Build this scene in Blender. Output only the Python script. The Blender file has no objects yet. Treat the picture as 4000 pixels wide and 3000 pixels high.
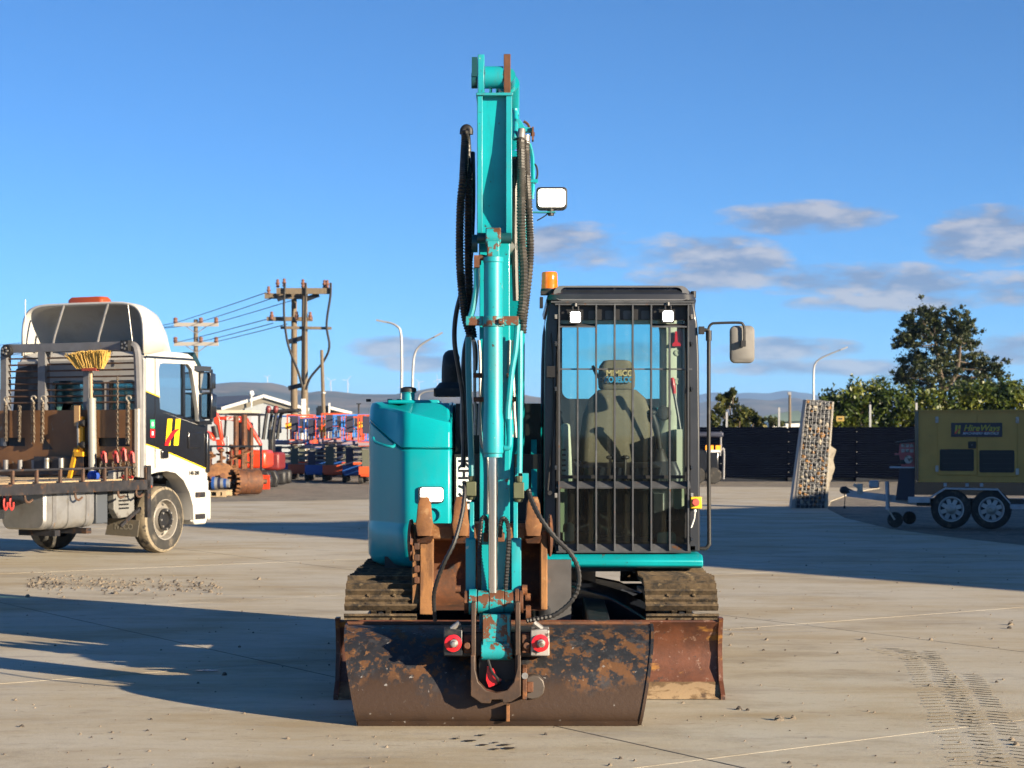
import bpy, bmesh, math, random
from mathutils import Vector, Matrix, noise
R = math.radians
random.seed(7)
scene = bpy.context.scene
COL = scene.collection
# ---------------------------------------------------------------- camera
F = 4000.0          # focal length in photo pixels for a 2212 px wide frame
EYE = 1.58
cd = bpy.data.cameras.new('camera'); cam = bpy.data.objects.new('camera', cd); COL.objects.link(cam)
cam.location = (0, 0, EYE); cam.rotation_euler = (R(90), 0, 0)
cd.sensor_width = 36; cd.lens = 36 * F / 2212; cd.shift_y = 110.5 / 2212
cd.clip_end = 60000; cd.clip_start = 0.1
cd.dof.use_dof = True; cd.dof.focus_distance = 11.3; cd.dof.aperture_fstop = 7.0
scene.camera = cam
# ---------------------------------------------------------------- light
SUN_EL, SUN_A = R(15.0), R(36.0)      # elevation; angle from +X towards the camera
S = Vector((math.cos(SUN_A) * math.cos(SUN_EL), -math.sin(SUN_A) * math.cos(SUN_EL), math.sin(SUN_EL)))
sd = bpy.data.lights.new('sun', 'SUN'); sun = bpy.data.objects.new('sun', sd); COL.objects.link(sun)
sd.energy = 5.0; sd.angle = R(0.5); sd.color = (1.0, 0.83, 0.60)
sun.rotation_euler = S.to_track_quat('Z', 'Y').to_euler(); sun.location = (30, -20, 20)
world = bpy.data.worlds.new('World'); scene.world = world; world.use_nodes = True
def build_world():
    nt = world.node_tree; N = nt.nodes; Lk = nt.links; N.clear()
    def nd(t, **k):
        n = N.new(t)
        for a, b in k.items(): setattr(n, a, b)
        return n
    def mth(op, a, b=None, c=None, clamp=False):
        n = nd('ShaderNodeMath', operation=op, use_clamp=clamp)
        for i, q in enumerate((a, b, c)):
            if q is None: continue
            if isinstance(q, (int, float)): n.inputs[i].default_value = q
            else: Lk.new(q, n.inputs[i])
        return n.outputs[0]
    sky = nd('ShaderNodeTexSky', sky_type='NISHITA', sun_disc=False)
    sky.sun_elevation = SUN_EL
    sky.sun_rotation = math.atan2(S.x, S.y)
    sky.altitude = 50; sky.air_density = 0.58; sky.dust_density = 0.0; sky.ozone_density = 6.0
    tc = nd('ShaderNodeTexCoord'); sep = nd('ShaderNodeSeparateXYZ'); Lk.new(tc.outputs['Generated'], sep.inputs[0])
    x, y, z = sep.outputs
    hor = mth('SQRT', mth('ADD', mth('MULTIPLY', x, x), mth('MULTIPLY', y, y)))
    el = mth('DIVIDE', z, mth('MAXIMUM', hor, 0.001))            # tan of elevation
    az = mth('ARCTAN2', x, y)                                     # azimuth, 0 = straight ahead
    # fair-weather cumulus: stretched noise in (azimuth, elevation), gathered in low banks
    comb = nd('ShaderNodeCombineXYZ'); Lk.new(az, comb.inputs[0]); Lk.new(mth('MULTIPLY', el, 2.9), comb.inputs[1])
    def noi(scale, det, rough, off=(0, 0, 0)):
        mp = nd('ShaderNodeMapping'); mp.inputs['Location'].default_value = off
        Lk.new(comb.outputs[0], mp.inputs[0])
        n = nd('ShaderNodeTexNoise'); n.inputs['Scale'].default_value = scale
        n.inputs['Detail'].default_value = det; n.inputs['Roughness'].default_value = rough
        Lk.new(mp.outputs[0], n.inputs['Vector']); return n.outputs['Fac']
    fine = noi(26, 5, .6); finer = noi(26, 3, .6, (-.009, -.024, 0))
    broad = noi(5.0, 2, .5, (3.1, 1.7, 0))
    mid = noi(11.0, 3, .5, (.6, 4.0, 0))
    clump = None
    # banks of cloud (azimuth, tan elevation, half widths, strength)
    banks = [(.030, .104, .034, .011, .42), (.062, .098, .045, .010, .38), (.10, .098, .04, .011, .40), (.105, .084, .05, .008, .40),
             (.155, .116, .042, .008, .55), (.118, .090, .03, .012, .55), (.165, .084, .07, .008, .42), (.215, .080, .06, .008, .40),
             (.252, .104, .030, .014, .62), (.27, .076, .05, .008, .42), (-.063, .047, .026, .0055, .46), (-.052, .039, .028, .0045, .50), (.15, .046, .035, .006, .48), (.168, .036, .06, .0045, .52), (.265, .045, .022, .007, .46),
             (.20, .070, .05, .005, .42), (-.262, .044, .012, .003, .42),
             (.07, .044, .035, .006, .38),
             (.8, .11, .4, .03, .5), (-1.0, .10, .4, .02, .5), (2.3, .12, .6, .03, .5)]
    for (a0, e0, wa, we, st) in banks:
        da = mth('MULTIPLY_ADD', az, 1 / wa, -a0 / wa); de = mth('MULTIPLY_ADD', el, 1 / we, -e0 / we)
        g = mth('MULTIPLY_ADD', mth('MULTIPLY_ADD', de, de, mth('MULTIPLY', da, da)), -.5 * st, st)
        clump = mth('MAXIMUM', 0.0, g) if clump is None else mth('MAXIMUM', clump, g)
    lowband = mth('MULTIPLY', mth('SUBTRACT', 1.0, mth('MULTIPLY', mth('ABSOLUTE', mth('SUBTRACT', el, .055)), 18), clamp=True), mth('MULTIPLY', mth('SUBTRACT', broad, .45), .35))
    dens0 = mth('ADD', clump, lowband)
    def density(nz):
        d = mth('ADD', dens0, mth('MULTIPLY', mth('SUBTRACT', nz, .5), 1.15))
        d = mth('ADD', mth('MULTIPLY', d, mth('ADD', mth('MULTIPLY', dens0, 6.0, clamp=True), 0.0)), mth('MULTIPLY', mth('SUBTRACT', mid, .5), .22))
        return mth('MULTIPLY', mth('SUBTRACT', d, .13), 3.6, clamp=True)
    d1 = density(fine)
    d2 = mth('ADD', dens0, mth('MULTIPLY', mth('SUBTRACT', finer, .5), 1.15))
    d1raw = mth('ADD', dens0, mth('MULTIPLY', mth('SUBTRACT', fine, .5), 1.15))
    light = mth('ADD', mth('MULTIPLY', mth('SUBTRACT', d1raw, d2), 3.4), .36, clamp=True)   # lit towards the sun, upper right
    ramp = nd('ShaderNodeMix', data_type='RGBA'); Lk.new(light, ramp.inputs[0])
    ramp.inputs[6].default_value = CLOUD_DARK; ramp.inputs[7].default_value = CLOUD_LIT
    fade = mth('MULTIPLY', d1, mth('MULTIPLY', mth('SUBTRACT', el, .012), 60, clamp=True))
    fade = mth('MULTIPLY', fade, .80)
    hsv = nd('ShaderNodeHueSaturation'); hsv.inputs['Saturation'].default_value = SKY_SAT; hsv.inputs['Value'].default_value = 1.0
    grade = nd('ShaderNodeMix', data_type='RGBA', blend_type='MULTIPLY'); grade.inputs[0].default_value = 1.0; grade.inputs[7].default_value = (.92, 1.06, 1.02, 1)
    Lk.new(sky.outputs[0], grade.inputs[6]); Lk.new(grade.outputs[2], hsv.inputs['Color'])
    mix = nd('ShaderNodeMix', data_type='RGBA'); Lk.new(fade, mix.inputs[0]); Lk.new(hsv.outputs[0], mix.inputs[6]); Lk.new(ramp.outputs[2], mix.inputs[7])
    bg = nd('ShaderNodeBackground'); bg.inputs[1].default_value = SKY_STRENGTH
    Lk.new(mix.outputs[2], bg.inputs[0])
    out = nd('ShaderNodeOutputWorld'); Lk.new(bg.outputs[0], out.inputs[0])
SKY_STRENGTH = 0.061; SKY_SAT = 1.0
CLOUD_DARK = (1.45, 1.75, 2.45, 1); CLOUD_LIT = (3.5, 3.3, 3.25, 1)
build_world()
world.cycles.sampling_method = 'MANUAL'; world.cycles.sample_map_resolution = 256
vs = scene.view_settings
vs.view_transform = 'Standard'; vs.look = 'None'; vs.exposure = 1.5; vs.gamma = 1.0; vs.use_curve_mapping = False
scene.render.film_transparent = False
scene.cycles.max_bounces = 6; scene.cycles.diffuse_bounces = 2; scene.cycles.glossy_bounces = 3; scene.cycles.transparent_max_bounces = 24; scene.cycles.use_denoising = True
scene.cycles.volume_bounces = 1; scene.cycles.caustics_reflective = False; scene.cycles.caustics_refractive = False
scene.cycles.sample_clamp_indirect = 6; scene.cycles.use_light_tree = False

# ---------------------------------------------------------------- materials
def mat(name, base, rough=.6, metal=0.0, spots=(), var=None, bump=None, emit=None, coat=0, trans=None, spec=.5, edge=None):
    """procedural principled material. spots: (colour, scale, threshold, softness[, stretch xyz][, rough]) layered noise patches"""
    m = bpy.data.materials.new(name); m.use_nodes = True
    nt = m.node_tree; N = nt.nodes; L = nt.links
    b = N['Principled BSDF']
    b.inputs['Roughness'].default_value = rough; b.inputs['Metallic'].default_value = metal
    b.inputs['Specular IOR Level'].default_value = spec
    if coat: b.inputs['Coat Weight'].default_value = coat; b.inputs['Coat Roughness'].default_value = .08
    tc = N.new('ShaderNodeTexCoord').outputs['Object']
    def noi(scale, det=5, rgh=.6, stretch=None, off=0):
        mp = N.new('ShaderNodeMapping'); L.new(tc, mp.inputs[0])
        mp.inputs['Location'].default_value = (off * 3.7, off * 1.3, off * 2.1)
        if stretch: mp.inputs['Scale'].default_value = stretch
        n = N.new('ShaderNodeTexNoise'); n.inputs['Scale'].default_value = scale; n.inputs['Detail'].default_value = det
        n.inputs['Roughness'].default_value = rgh; L.new(mp.outputs[0], n.inputs['Vector']); return n.outputs['Fac']
    rgb = N.new('ShaderNodeRGB'); rgb.outputs[0].default_value = (*base, 1); col = rgb.outputs[0]; rv = None
    def mixc(f, a, bcol, blend='MIX'):
        x = N.new('ShaderNodeMix'); x.data_type = 'RGBA'; x.blend_type = blend
        L.new(f, x.inputs[0]) if not isinstance(f, float) else setattr(x.inputs[0], 'default_value', f)
        L.new(a, x.inputs[6])
        if isinstance(bcol, tuple): x.inputs[7].default_value = (*bcol, 1)
        else: L.new(bcol, x.inputs[7])
        return x.outputs[2]
    def rng(v, a, bb, lo=0., hi=1.):
        r = N.new('ShaderNodeMapRange'); L.new(v, r.inputs[0])
        r.inputs[1].default_value = a; r.inputs[2].default_value = bb; r.inputs[3].default_value = lo; r.inputs[4].default_value = hi
        return r.outputs[0]
    if var:
        n = noi(var[0], 6, .6); k = rng(n, .3, .7, 1 - var[1], 1 + var[1])
        g = N.new('ShaderNodeCombineColor'); [L.new(k, g.inputs[i]) for i in range(3)]
        col = mixc(1.0, col, g.outputs[0], 'MULTIPLY')
    for i, s in enumerate(spots):
        c, sc, th, so = s[:4]; st = s[4] if len(s) > 4 else None
        nv = noi(sc, 7, .65, st, i + 1)
        if len(s) > 6:    # wear that sits high or low on the thing: (height, slope)
            sx = N.new('ShaderNodeSeparateXYZ'); L.new(tc, sx.inputs[0]); g1 = N.new('ShaderNodeMath'); g1.operation = 'MULTIPLY_ADD'; L.new(sx.outputs[2], g1.inputs[0]); g1.inputs[1].default_value = s[6][1]; L.new(nv, g1.inputs[2])
            g2 = N.new('ShaderNodeMath'); g2.operation = 'SUBTRACT'; L.new(g1.outputs[0], g2.inputs[0]); g2.inputs[1].default_value = s[6][0] * s[6][1]; nv = g2.outputs[0]
        f = rng(nv, th, th + so)
        col = mixc(f, col, tuple(c))
        if len(s) > 5:
            rr = N.new('ShaderNodeMix'); L.new(f, rr.inputs[0])
            if rv is None: rr.inputs[2].default_value = rough
            else: L.new(rv, rr.inputs[2])
            rr.inputs[3].default_value = s[5]; rv = rr.outputs[0]
    if edge:      # chipped paint along hard edges: (colour, radius, noise scale, amount)
        bv = N.new('ShaderNodeBevel'); bv.samples = 4; bv.inputs['Radius'].default_value = edge[1]
        gn = N.new('ShaderNodeNewGeometry'); dt = N.new('ShaderNodeVectorMath'); dt.operation = 'DOT_PRODUCT'; L.new(bv.outputs[0], dt.inputs[0]); L.new(gn.outputs['Normal'], dt.inputs[1])
        em = rng(dt.outputs['Value'], .985, .80); nz = rng(noi(edge[2], 6, .7, None, 5), .62 - edge[3], .66)
        mm = N.new('ShaderNodeMath'); mm.operation = 'MULTIPLY'; L.new(em, mm.inputs[0]); L.new(nz, mm.inputs[1])
        col = mixc(mm.outputs[0], col, tuple(edge[0]))
    L.new(col, b.inputs['Base Color'])
    if rv is not None: L.new(rv, b.inputs['Roughness'])
    if bump:
        bn = N.new('ShaderNodeBump'); bn.inputs['Strength'].default_value = bump[1]; bn.inputs['Distance'].default_value = bump[2] if len(bump) > 2 else .01
        L.new(noi(bump[0], 6, .65, None, 9), bn.inputs['Height']); L.new(bn.outputs[0], b.inputs['Normal'])
    if emit:
        m.cycles.emission_sampling = 'NONE'; b.inputs['Emission Color'].default_value = (*emit[0], 1); b.inputs['Emission Strength'].default_value = emit[1]
    return m
def glass(name, tint, refl=1.0, dirt=None, rough=.02):
    m = bpy.data.materials.new(name); m.use_nodes = True; nt = m.node_tree; N = nt.nodes; L = nt.links; N.clear()
    out = N.new('ShaderNodeOutputMaterial'); tr = N.new('ShaderNodeBsdfTransparent'); tr.inputs[0].default_value = (*tint, 1)
    gl = N.new('ShaderNodeBsdfGlossy'); gl.inputs['Roughness'].default_value = rough
    fr = N.new('ShaderNodeFresnel'); fr.inputs['IOR'].default_value = 1.45
    mu = N.new('ShaderNodeMath'); mu.operation = 'MULTIPLY'; mu.inputs[1].default_value = refl; L.new(fr.outputs[0], mu.inputs[0])
    mx = N.new('ShaderNodeMixShader'); L.new(mu.outputs[0], mx.inputs[0]); L.new(tr.outputs[0], mx.inputs[1]); L.new(gl.outputs[0], mx.inputs[2])
    last = mx.outputs[0]
    if dirt:
        df = N.new('ShaderNodeBsdfDiffuse'); df.inputs[0].default_value = (*dirt[0], 1)
        tc = N.new('ShaderNodeTexCoord')
        vo = N.new('ShaderNodeTexVoronoi'); vo.inputs['Scale'].default_value = dirt[1]; L.new(tc.outputs['Object'], vo.inputs['Vector'])
        no = N.new('ShaderNodeTexNoise'); no.inputs['Scale'].default_value = 3.5; L.new(tc.outputs['Object'], no.inputs['Vector'])
        r1 = N.new('ShaderNodeMapRange'); L.new(vo.outputs['Distance'], r1.inputs[0]); r1.inputs[1].default_value = .16; r1.inputs[2].default_value = .10; r1.inputs[3].default_value = 0; r1.inputs[4].default_value = 1
        r2 = N.new('ShaderNodeMapRange'); L.new(no.outputs['Fac'], r2.inputs[0]); r2.inputs[1].default_value = .5; r2.inputs[2].default_value = .7
        m2 = N.new('ShaderNodeMath'); m2.operation = 'MULTIPLY'; L.new(r1.outputs[0], m2.inputs[0]); L.new(r2.outputs[0], m2.inputs[1])
        m3 = N.new('ShaderNodeMath'); m3.operation = 'MULTIPLY_ADD'; m3.inputs[1].default_value = .75; m3.inputs[2].default_value = dirt[2]; L.new(m2.outputs[0], m3.inputs[0])
        mx2 = N.new('ShaderNodeMixShader'); L.new(m3.outputs[0], mx2.inputs[0]); L.new(last, mx2.inputs[1]); L.new(df.outputs[0], mx2.inputs[2]); last = mx2.outputs[0]
    L.new(last, out.inputs[0]); return m
RUST = (.11, .042, .018); RUSTO = (.23, .09, .028); MUD = (.15, .105, .06)
TEALC = (.002, .288, .325)
M = {}
M['teal'] = mat('teal_paint', TEALC, .34, 0, [((.002, .25, .285), 3, .5, .3), ((.03, .02, .012), 26, .665, .02), ((.012, .19, .215), 5, .54, .22, (4, 4, .5)), (RUST, 12, .675, .02)], (2.2, .14), coat=.12, edge=((.07, .05, .035), .010, 18, .16))
M['teal_worn'] = mat('worn_teal_paint', (.004, .285, .335), .42, 0, [((.03, .22, .245), 5, .48, .22, (3, 3, .6)), (RUST, 7, .665, .02, (2.2, 2.2, .7)), ((.05, .03, .02), 34, .655, .02), ((.30, .38, .34), 22, .68, .03)], (3, .12), coat=.08, edge=((.09, .05, .03), .012, 22, .20))
M['teal_rusty'] = mat('rusty_teal_paint', (.008, .265, .30), .5, 0, [(RUST, 13, .50, .03), ((.30, .28, .20), 22, .64, .03)], (3, .15), (60, .25, .004), edge=(RUST, .012, 20, .3))
M['teal_clean'] = mat('clean_teal_panel', TEALC, .30, 0, [((.03, .25, .28), 2.4, .55, .25, (1, 1, .5)), ((.05, .20, .22), 7, .66, .08, (3, 3, .6)), ((.002, .265, .31), 1.6, .45, .4), ((.015, .02, .02), 34, .72, .015)], (1.5, .05), coat=.12, spec=.3)
M['rust'] = mat('rusty_steel', RUST, .72, .1, [((.045, .026, .018), 4, .48, .2), (RUSTO, 9, .56, .12), ((.03, .03, .034), 6, .6, .1)], (8, .3), (70, .35, .006))
M['rust_orange'] = mat('orange_rusted_steel', (.19, .082, .028), .8, 0, [((.10, .042, .017), 6, .48, .2), ((.27, .155, .07), 14, .6, .1), ((.05, .026, .016), 4, .55, .15)], (10, .25), (60, .4, .006))
M['bucket'] = mat('worn_dark_bucket_steel', (.026, .027, .031), .46, .3,
    [((.115, .052, .021), 11, .515, .05, (1, 1, 1), .75), ((.17, .085, .036), 26, .585, .05, (1, 1, .8), .8), ((.055, .055, .058), 8, .56, .1, (1.5, 1.5, 1), .42), ((.046, .025, .014), 2.4, .48, .16, (1, 1, 1.3), .55, (.27, -1.5)), ((.26, .245, .23), 24, .655, .03, (1, 1, 1), .5), ((.030, .017, .011), 2.6, .56, .14, (1, 1, 1), .55, (.10, -1.2))], (14, .25), (40, .3, .006))
M['bladem'] = mat('red_brown_blade_steel', (.115, .042, .022), .5, .2, [((.06, .026, .018), 3.5, .48, .2), ((.30, .14, .03), 7, .60, .08, (.6, 1, 1.6), .8), ((.20, .12, .09), 24, .60, .06), ((.05, .035, .03), 12, .62, .05)], (10, .3), (50, .3, .005))
M['mud_steel'] = mat('muddy_track_steel', (.082, .056, .030), .85, 0, [((.022, .017, .012), 11, .46, .12), ((.16, .115, .062), 18, .58, .10), ((.32, .30, .26), 30, .68, .04)], (12, .35), (50, .6, .012))
M['hitchsteel'] = mat('dark_brown_hitch_steel', (.062, .036, .023), .55, .2, [((.03, .022, .018), 6, .48, .2), ((.12, .06, .03), 12, .6, .1)], (9, .3), (60, .3, .005), edge=((.16, .10, .06), .010, 20, .2))
M['black'] = mat('black_rubber', (.012, .012, .013), .55, 0, [((.05, .045, .04), 12, .58, .2)], (8, .3))
M['black_hose'] = mat('dusty_black_hose', (.016, .015, .014), .42, 0, [((.085, .072, .055), 9, .5, .25)], (15, .3))
M['hose_grey'] = mat('sunbleached_hose_sleeve', (.034, .031, .028), .5, 0, [((.10, .088, .072), 7, .5, .25)], (15, .3))
M['chassis'] = mat('dark_chassis_paint', (.012, .014, .018), .4, 0, [((.05, .045, .04), 6, .55, .2)], (6, .3))
M['cabgrey'] = mat('charcoal_cab_paint', (.019, .022, .029), .42, 0, [((.030, .032, .040), 5, .5, .3), ((.07, .065, .06), 30, .69, .05)], (4, .2), coat=.2)
M['cabblack'] = mat('black_seal', (.006, .006, .007), .5)
M['guardgrey'] = mat('worn_grey_guard_paint', (.062, .066, .074), .5, .2, [((.11, .115, .125), 7, .5, .2), ((.12, .055, .025), 16, .62, .05)], (6, .2))
M['chrome'] = mat('chromed_ram_rod', (.80, .78, .76), .12, 1.0, [((.6, .55, .5), 30, .66, .05)])
M['steel'] = mat('dull_zinc_steel', (.32, .31, .29), .45, .6, [((.16, .12, .08), 12, .55, .15)], (9, .2))
M['whitemetal'] = mat('scuffed_white_metal', (.34, .32, .30), .5, .3, [((.09, .07, .06), 16, .52, .08)], (9, .2))
M['redpaint'] = mat('glossy_red_paint', (.55, .012, .02), .35, 0, [((.25, .008, .01), 6, .55, .1)], coat=.3)
M['olive'] = mat('olive_valve_block', (.075, .085, .045), .6, 0, [((.14, .10, .06), 12, .55, .1)], (9, .2))
M['mirrorback'] = mat('grey_mirror_housing', (.155, .15, .142), .65, 0, [((.12, .115, .11), 6, .5, .2)], (5, .1))
M['lamp_white'] = mat('lit_white_lamp', (1, 1, 1), .3, emit=((1, .97, .90), 6.0))
M['lamp_warm'] = mat('lit_warm_flood_lamp', (1, 1, 1), .3, emit=((1, .93, .78), 9.0))
M['amber'] = mat('amber_beacon_lens', (.62, .12, .002), .2, 0, coat=.3, emit=((1, .2, .0), .08))
M['estop_yellow'] = mat('yellow_plastic', (.80, .48, .02), .4)
M['white'] = mat('white_plate', (.72, .72, .70), .4, 0, [((.5, .48, .44), 9, .56, .1)])
M['darkglass'] = mat('navy_roof_glass', (.006, .010, .022), .12, 0, [((.03, .035, .05), 20, .55, .1)])
M['cabglass'] = glass('tinted_cab_glass', (.70, .78, .78), 1.1, ((.75, .78, .72), 95, .012))
M['cream'] = mat('cream_cab_lining', (.44, .47, .37), .6, 0, [((.33, .35, .28), 5, .5, .3)])
M['seatcloth'] = mat('olive_seat_canvas', (.135, .115, .078), .9, 0, [((.175, .15, .105), 3, .5, .3), ((.04, .04, .03), 14, .64, .1)], (60, .15), (160, .25, .003))
M['plastic_dark'] = mat('dark_console_plastic', (.012, .016, .024), .45, 0, [((.03, .035, .045), 7, .5, .2)])
M['levergrey'] = mat('dark_grey_lever', (.035, .035, .04), .4)
M['textyellow'] = mat('pale_yellow_print', (.50, .40, .19), .8)
M['textblue'] = mat('blue_print', (.02, .26, .52), .8)

# ---------------------------------------------------------------- mesh helpers
def PX(u, y): return (u - 1106.0) * y / F
def PZ(v, y): return EYE - (v - 940.0) * y / F
def P(u, v, y): return Vector((PX(u, y), y, PZ(v, y)))
ORG = {}
def org_of(o):
    while o is not None:
        if o.name in ORG: return ORG[o.name]
        o = o.parent
    return Vector((0, 0, 0))
def tag(o, label=None, cat=None, group=None, kind=None):
    if label: o['label'] = label
    if cat: o['category'] = cat
    if group: o['group'] = group
    if kind: o['kind'] = kind
    return o
def thing(name, label, cat, loc, group=None, rotz=0.0, world_coords=True):
    o = bpy.data.objects.new(name, None); COL.objects.link(o); o.location = loc; o.rotation_euler = (0, 0, rotz); o.empty_display_size = .1
    ORG[o.name] = Vector(loc) if world_coords else Vector((0, 0, 0))
    return tag(o, label, cat, group)
class MB:
    def __init__(s): s.v = []; s.f = []; s.sm = []
    def add(s, vs, fs, smooth=False):
        n = len(s.v); s.v += [tuple(p) for p in vs]; s.f += [tuple(i + n for i in f) for f in fs]; s.sm += [smooth] * len(fs); return s
    def box(s, c, d, rot=None):
        c = Vector(c); hx, hy, hz = d[0] / 2, d[1] / 2, d[2] / 2
        vs = [Vector((x, y, z)) for x in (-hx, hx) for y in (-hy, hy) for z in (-hz, hz)]
        if rot is not None: vs = [rot @ p for p in vs]
        return s.add([p + c for p in vs], [(0, 1, 3, 2), (4, 6, 7, 5), (0, 4, 5, 1), (2, 3, 7, 6), (0, 2, 6, 4), (1, 5, 7, 3)])
    def bb(s, x0, x1, y0, y1, z0, z1):
        return s.box(((x0 + x1) / 2, (y0 + y1) / 2, (z0 + z1) / 2), (abs(x1 - x0), abs(y1 - y0), abs(z1 - z0)))
    def bar(s, a, b, w, h, up=(0, 0, 1)):
        a = Vector(a); b = Vector(b); d = b - a; L = d.length; d.normalize(); up = Vector(up)
        if abs(d.dot(up)) > .98: up = Vector((0, 1, 0))
        x = d.cross(up).normalized(); z = x.cross(d)
        return s.box((a + b) / 2, (w, L, h), Matrix((x, d, z)).transposed())
    def loft(s, rings, closed=True, cap=True, smooth=True):
        n = len(rings[0]); vs = [p for r in rings for p in r]; fs = []
        for i in range(len(rings) - 1):
            for j in range(n if closed else n - 1):
                k = (j + 1) % n; fs.append((i * n + j, i * n + k, (i + 1) * n + k, (i + 1) * n + j))
        s.add(vs, fs, smooth)
        if cap and closed:
            b0 = len(s.v) - len(vs); e = (len(rings) - 1) * n
            s.f += [tuple(b0 + j for j in reversed(range(n))), tuple(b0 + e + j for j in range(n))]; s.sm += [False, False]
        return s
    def cyl(s, a, b, r0, r1=None, n=14, cap=True, smooth=True):
        r1 = r0 if r1 is None else r1; a = Vector(a); b = Vector(b); d = (b - a).normalized()
        u = d.orthogonal().normalized(); w = d.cross(u)
        rg = lambda c, r: [c + u * (r * math.cos(t)) + w * (r * math.sin(t)) for t in [2 * math.pi * i / n for i in range(n)]]
        return s.loft([rg(a, r0), rg(b, r1)], True, cap, smooth)
    def ring(s, a, b, ro, ri, n=20):
        a = Vector(a); b = Vector(b); d = (b - a).normalized(); u = d.orthogonal().normalized(); w = d.cross(u)
        rg = lambda c, r: [c + u * (r * math.cos(t)) + w * (r * math.sin(t)) for t in [2 * math.pi * i / n for i in range(n)]]
        return s.loft([rg(a, ri), rg(a, ro), rg(b, ro), rg(b, ri), rg(a, ri)], True, False, True)
    def lathe(s, prof, c, axis=(0, 0, 1), n=18, cap=True):
        c = Vector(c); d = Vector(axis).normalized(); u = d.orthogonal().normalized(); w = d.cross(u)
        rings = [[c + d * h + u * (r * math.cos(t)) + w * (r * math.sin(t)) for t in [2 * math.pi * i / n for i in range(n)]] for (r, h) in prof]
        return s.loft(rings, True, cap, True)
    def tube(s, pts, r, n=8, cap=True, sub=0, wob=None):
        pts = [Vector(p) for p in pts]
        if sub:
            if isinstance(r, list): r = [r[i] + (r[i + 1] - r[i]) * j / sub for i in range(len(r) - 1) for j in range(sub)] + [r[-1]]
            pts = spline(pts, sub)
        rs = r if isinstance(r, list) else [r] * len(pts)
        if wob:   # corrugation: (pitch, depth)
            out = []; acc = 0.; dense = []
            for i in range(len(pts) - 1):
                L = (pts[i + 1] - pts[i]).length; k = max(1, int(round(L / (wob[0] / 2))))
                dense += [pts[i].lerp(pts[i + 1], j / k) for j in range(k)]
            pts = dense + [pts[-1]]; rs = [r + (wob[1] if i % 2 else -wob[1]) for i in range(len(pts))]
        T = []
        for i in range(len(pts)):
            a = pts[max(0, i - 1)]; b = pts[min(len(pts) - 1, i + 1)]; T.append((b - a).normalized())
        u = T[0].orthogonal().normalized(); rings = []
        for i, p in enumerate(pts):
            u = (u - T[i] * u.dot(T[i])).normalized(); w = T[i].cross(u)
            rings.append([p + u * (rs[i] * math.cos(t)) + w * (rs[i] * math.sin(t)) for t in [2 * math.pi * k / n for k in range(n)]])
        return s.loft(rings, True, cap, True)
    def prism(s, poly, axis, a, b, smooth=False):
        """poly: 2D points; axis 'x': poly is (y,z); 'y': (x,z); 'z': (x,y)"""
        def m(p, q):
            return {'x': (q, p[0], p[1]), 'y': (p[0], q, p[1]), 'z': (p[0], p[1], q)}[axis]
        return s.loft([[m(p, a) for p in poly], [m(p, b) for p in poly]], True, True, smooth)
    def plate(s, poly, y, t=.01):
        return s.prism(poly, 'y', y, y + t)
    def sheet(s, pts): return s.add(pts, [tuple(range(len(pts)))])
    def ellip(s, c, r, n=12, m=8, rot=None):
        c = Vector(c); rings = []
        for i in range(1, m):
            ph = math.pi * i / m
            row = [Vector((r[0] * math.sin(ph) * math.cos(2 * math.pi * j / n), r[1] * math.sin(ph) * math.sin(2 * math.pi * j / n), r[2] * math.cos(ph))) for j in range(n)]
            rings.append([(rot @ p if rot is not None else p) + c for p in row])
        return s.loft(rings, True, True, True)
    def mesh(s, name, o=Vector((0, 0, 0))):
        me = bpy.data.meshes.new(name); me.from_pydata([Vector(p) - o for p in s.v], [], s.f)
        bm = bmesh.new(); bm.from_mesh(me); bmesh.ops.recalc_face_normals(bm, faces=bm.faces); bm.to_mesh(me); bm.free()
        me.polygons.foreach_set('use_smooth', [True] * len(me.polygons)); me.set_sharp_from_angle(angle=R(38)); me.update()
        return me
    def build(s, name, m, parent=None, label=None, bevel=0, loc=None, seg=2):
        me = s.mesh(name, org_of(parent)); me.materials.append(M[m] if isinstance(m, str) else m)
        o = bpy.data.objects.new(name, me); COL.objects.link(o); o.parent = parent
        if label: o['label'] = label
        if bevel:
            b = o.modifiers.new('bevel', 'BEVEL'); b.width = bevel; b.segments = seg; b.limit_method = 'ANGLE'; b.angle_limit = R(35)
        return o
def spline(pts, k=6):
    out = []; n = len(pts)
    for i in range(n - 1):
        p0 = pts[max(0, i - 1)]; p1 = pts[i]; p2 = pts[i + 1]; p3 = pts[min(n - 1, i + 2)]
        for j in range(k):
            t = j / k
            out.append(.5 * ((2 * p1) + (p2 - p0) * t + (2 * p0 - 5 * p1 + 4 * p2 - p3) * t * t + (3 * p1 - p0 - 3 * p2 + p3) * t ** 3))
    out.append(pts[-1]); return out
def rrect(x0, x1, z0, z1, r, k=4):
    out = []
    for cx, cz, a0 in ((x1 - r, z1 - r, 0), (x0 + r, z1 - r, 90), (x0 + r, z0 + r, 180), (x1 - r, z0 + r, 270)):
        for i in range(k + 1):
            a = R(a0 + 90 * i / k); out.append((cx + r * math.cos(a), cz + r * math.sin(a)))
    return out
def meshobj(name, me, parent=None, loc=None, rot=None, m=None, group=None):
    o = bpy.data.objects.new(name, me); COL.objects.link(o); o.parent = parent
    if loc is not None: o.location = loc
    if rot is not None: o.rotation_euler = rot
    return o
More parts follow.
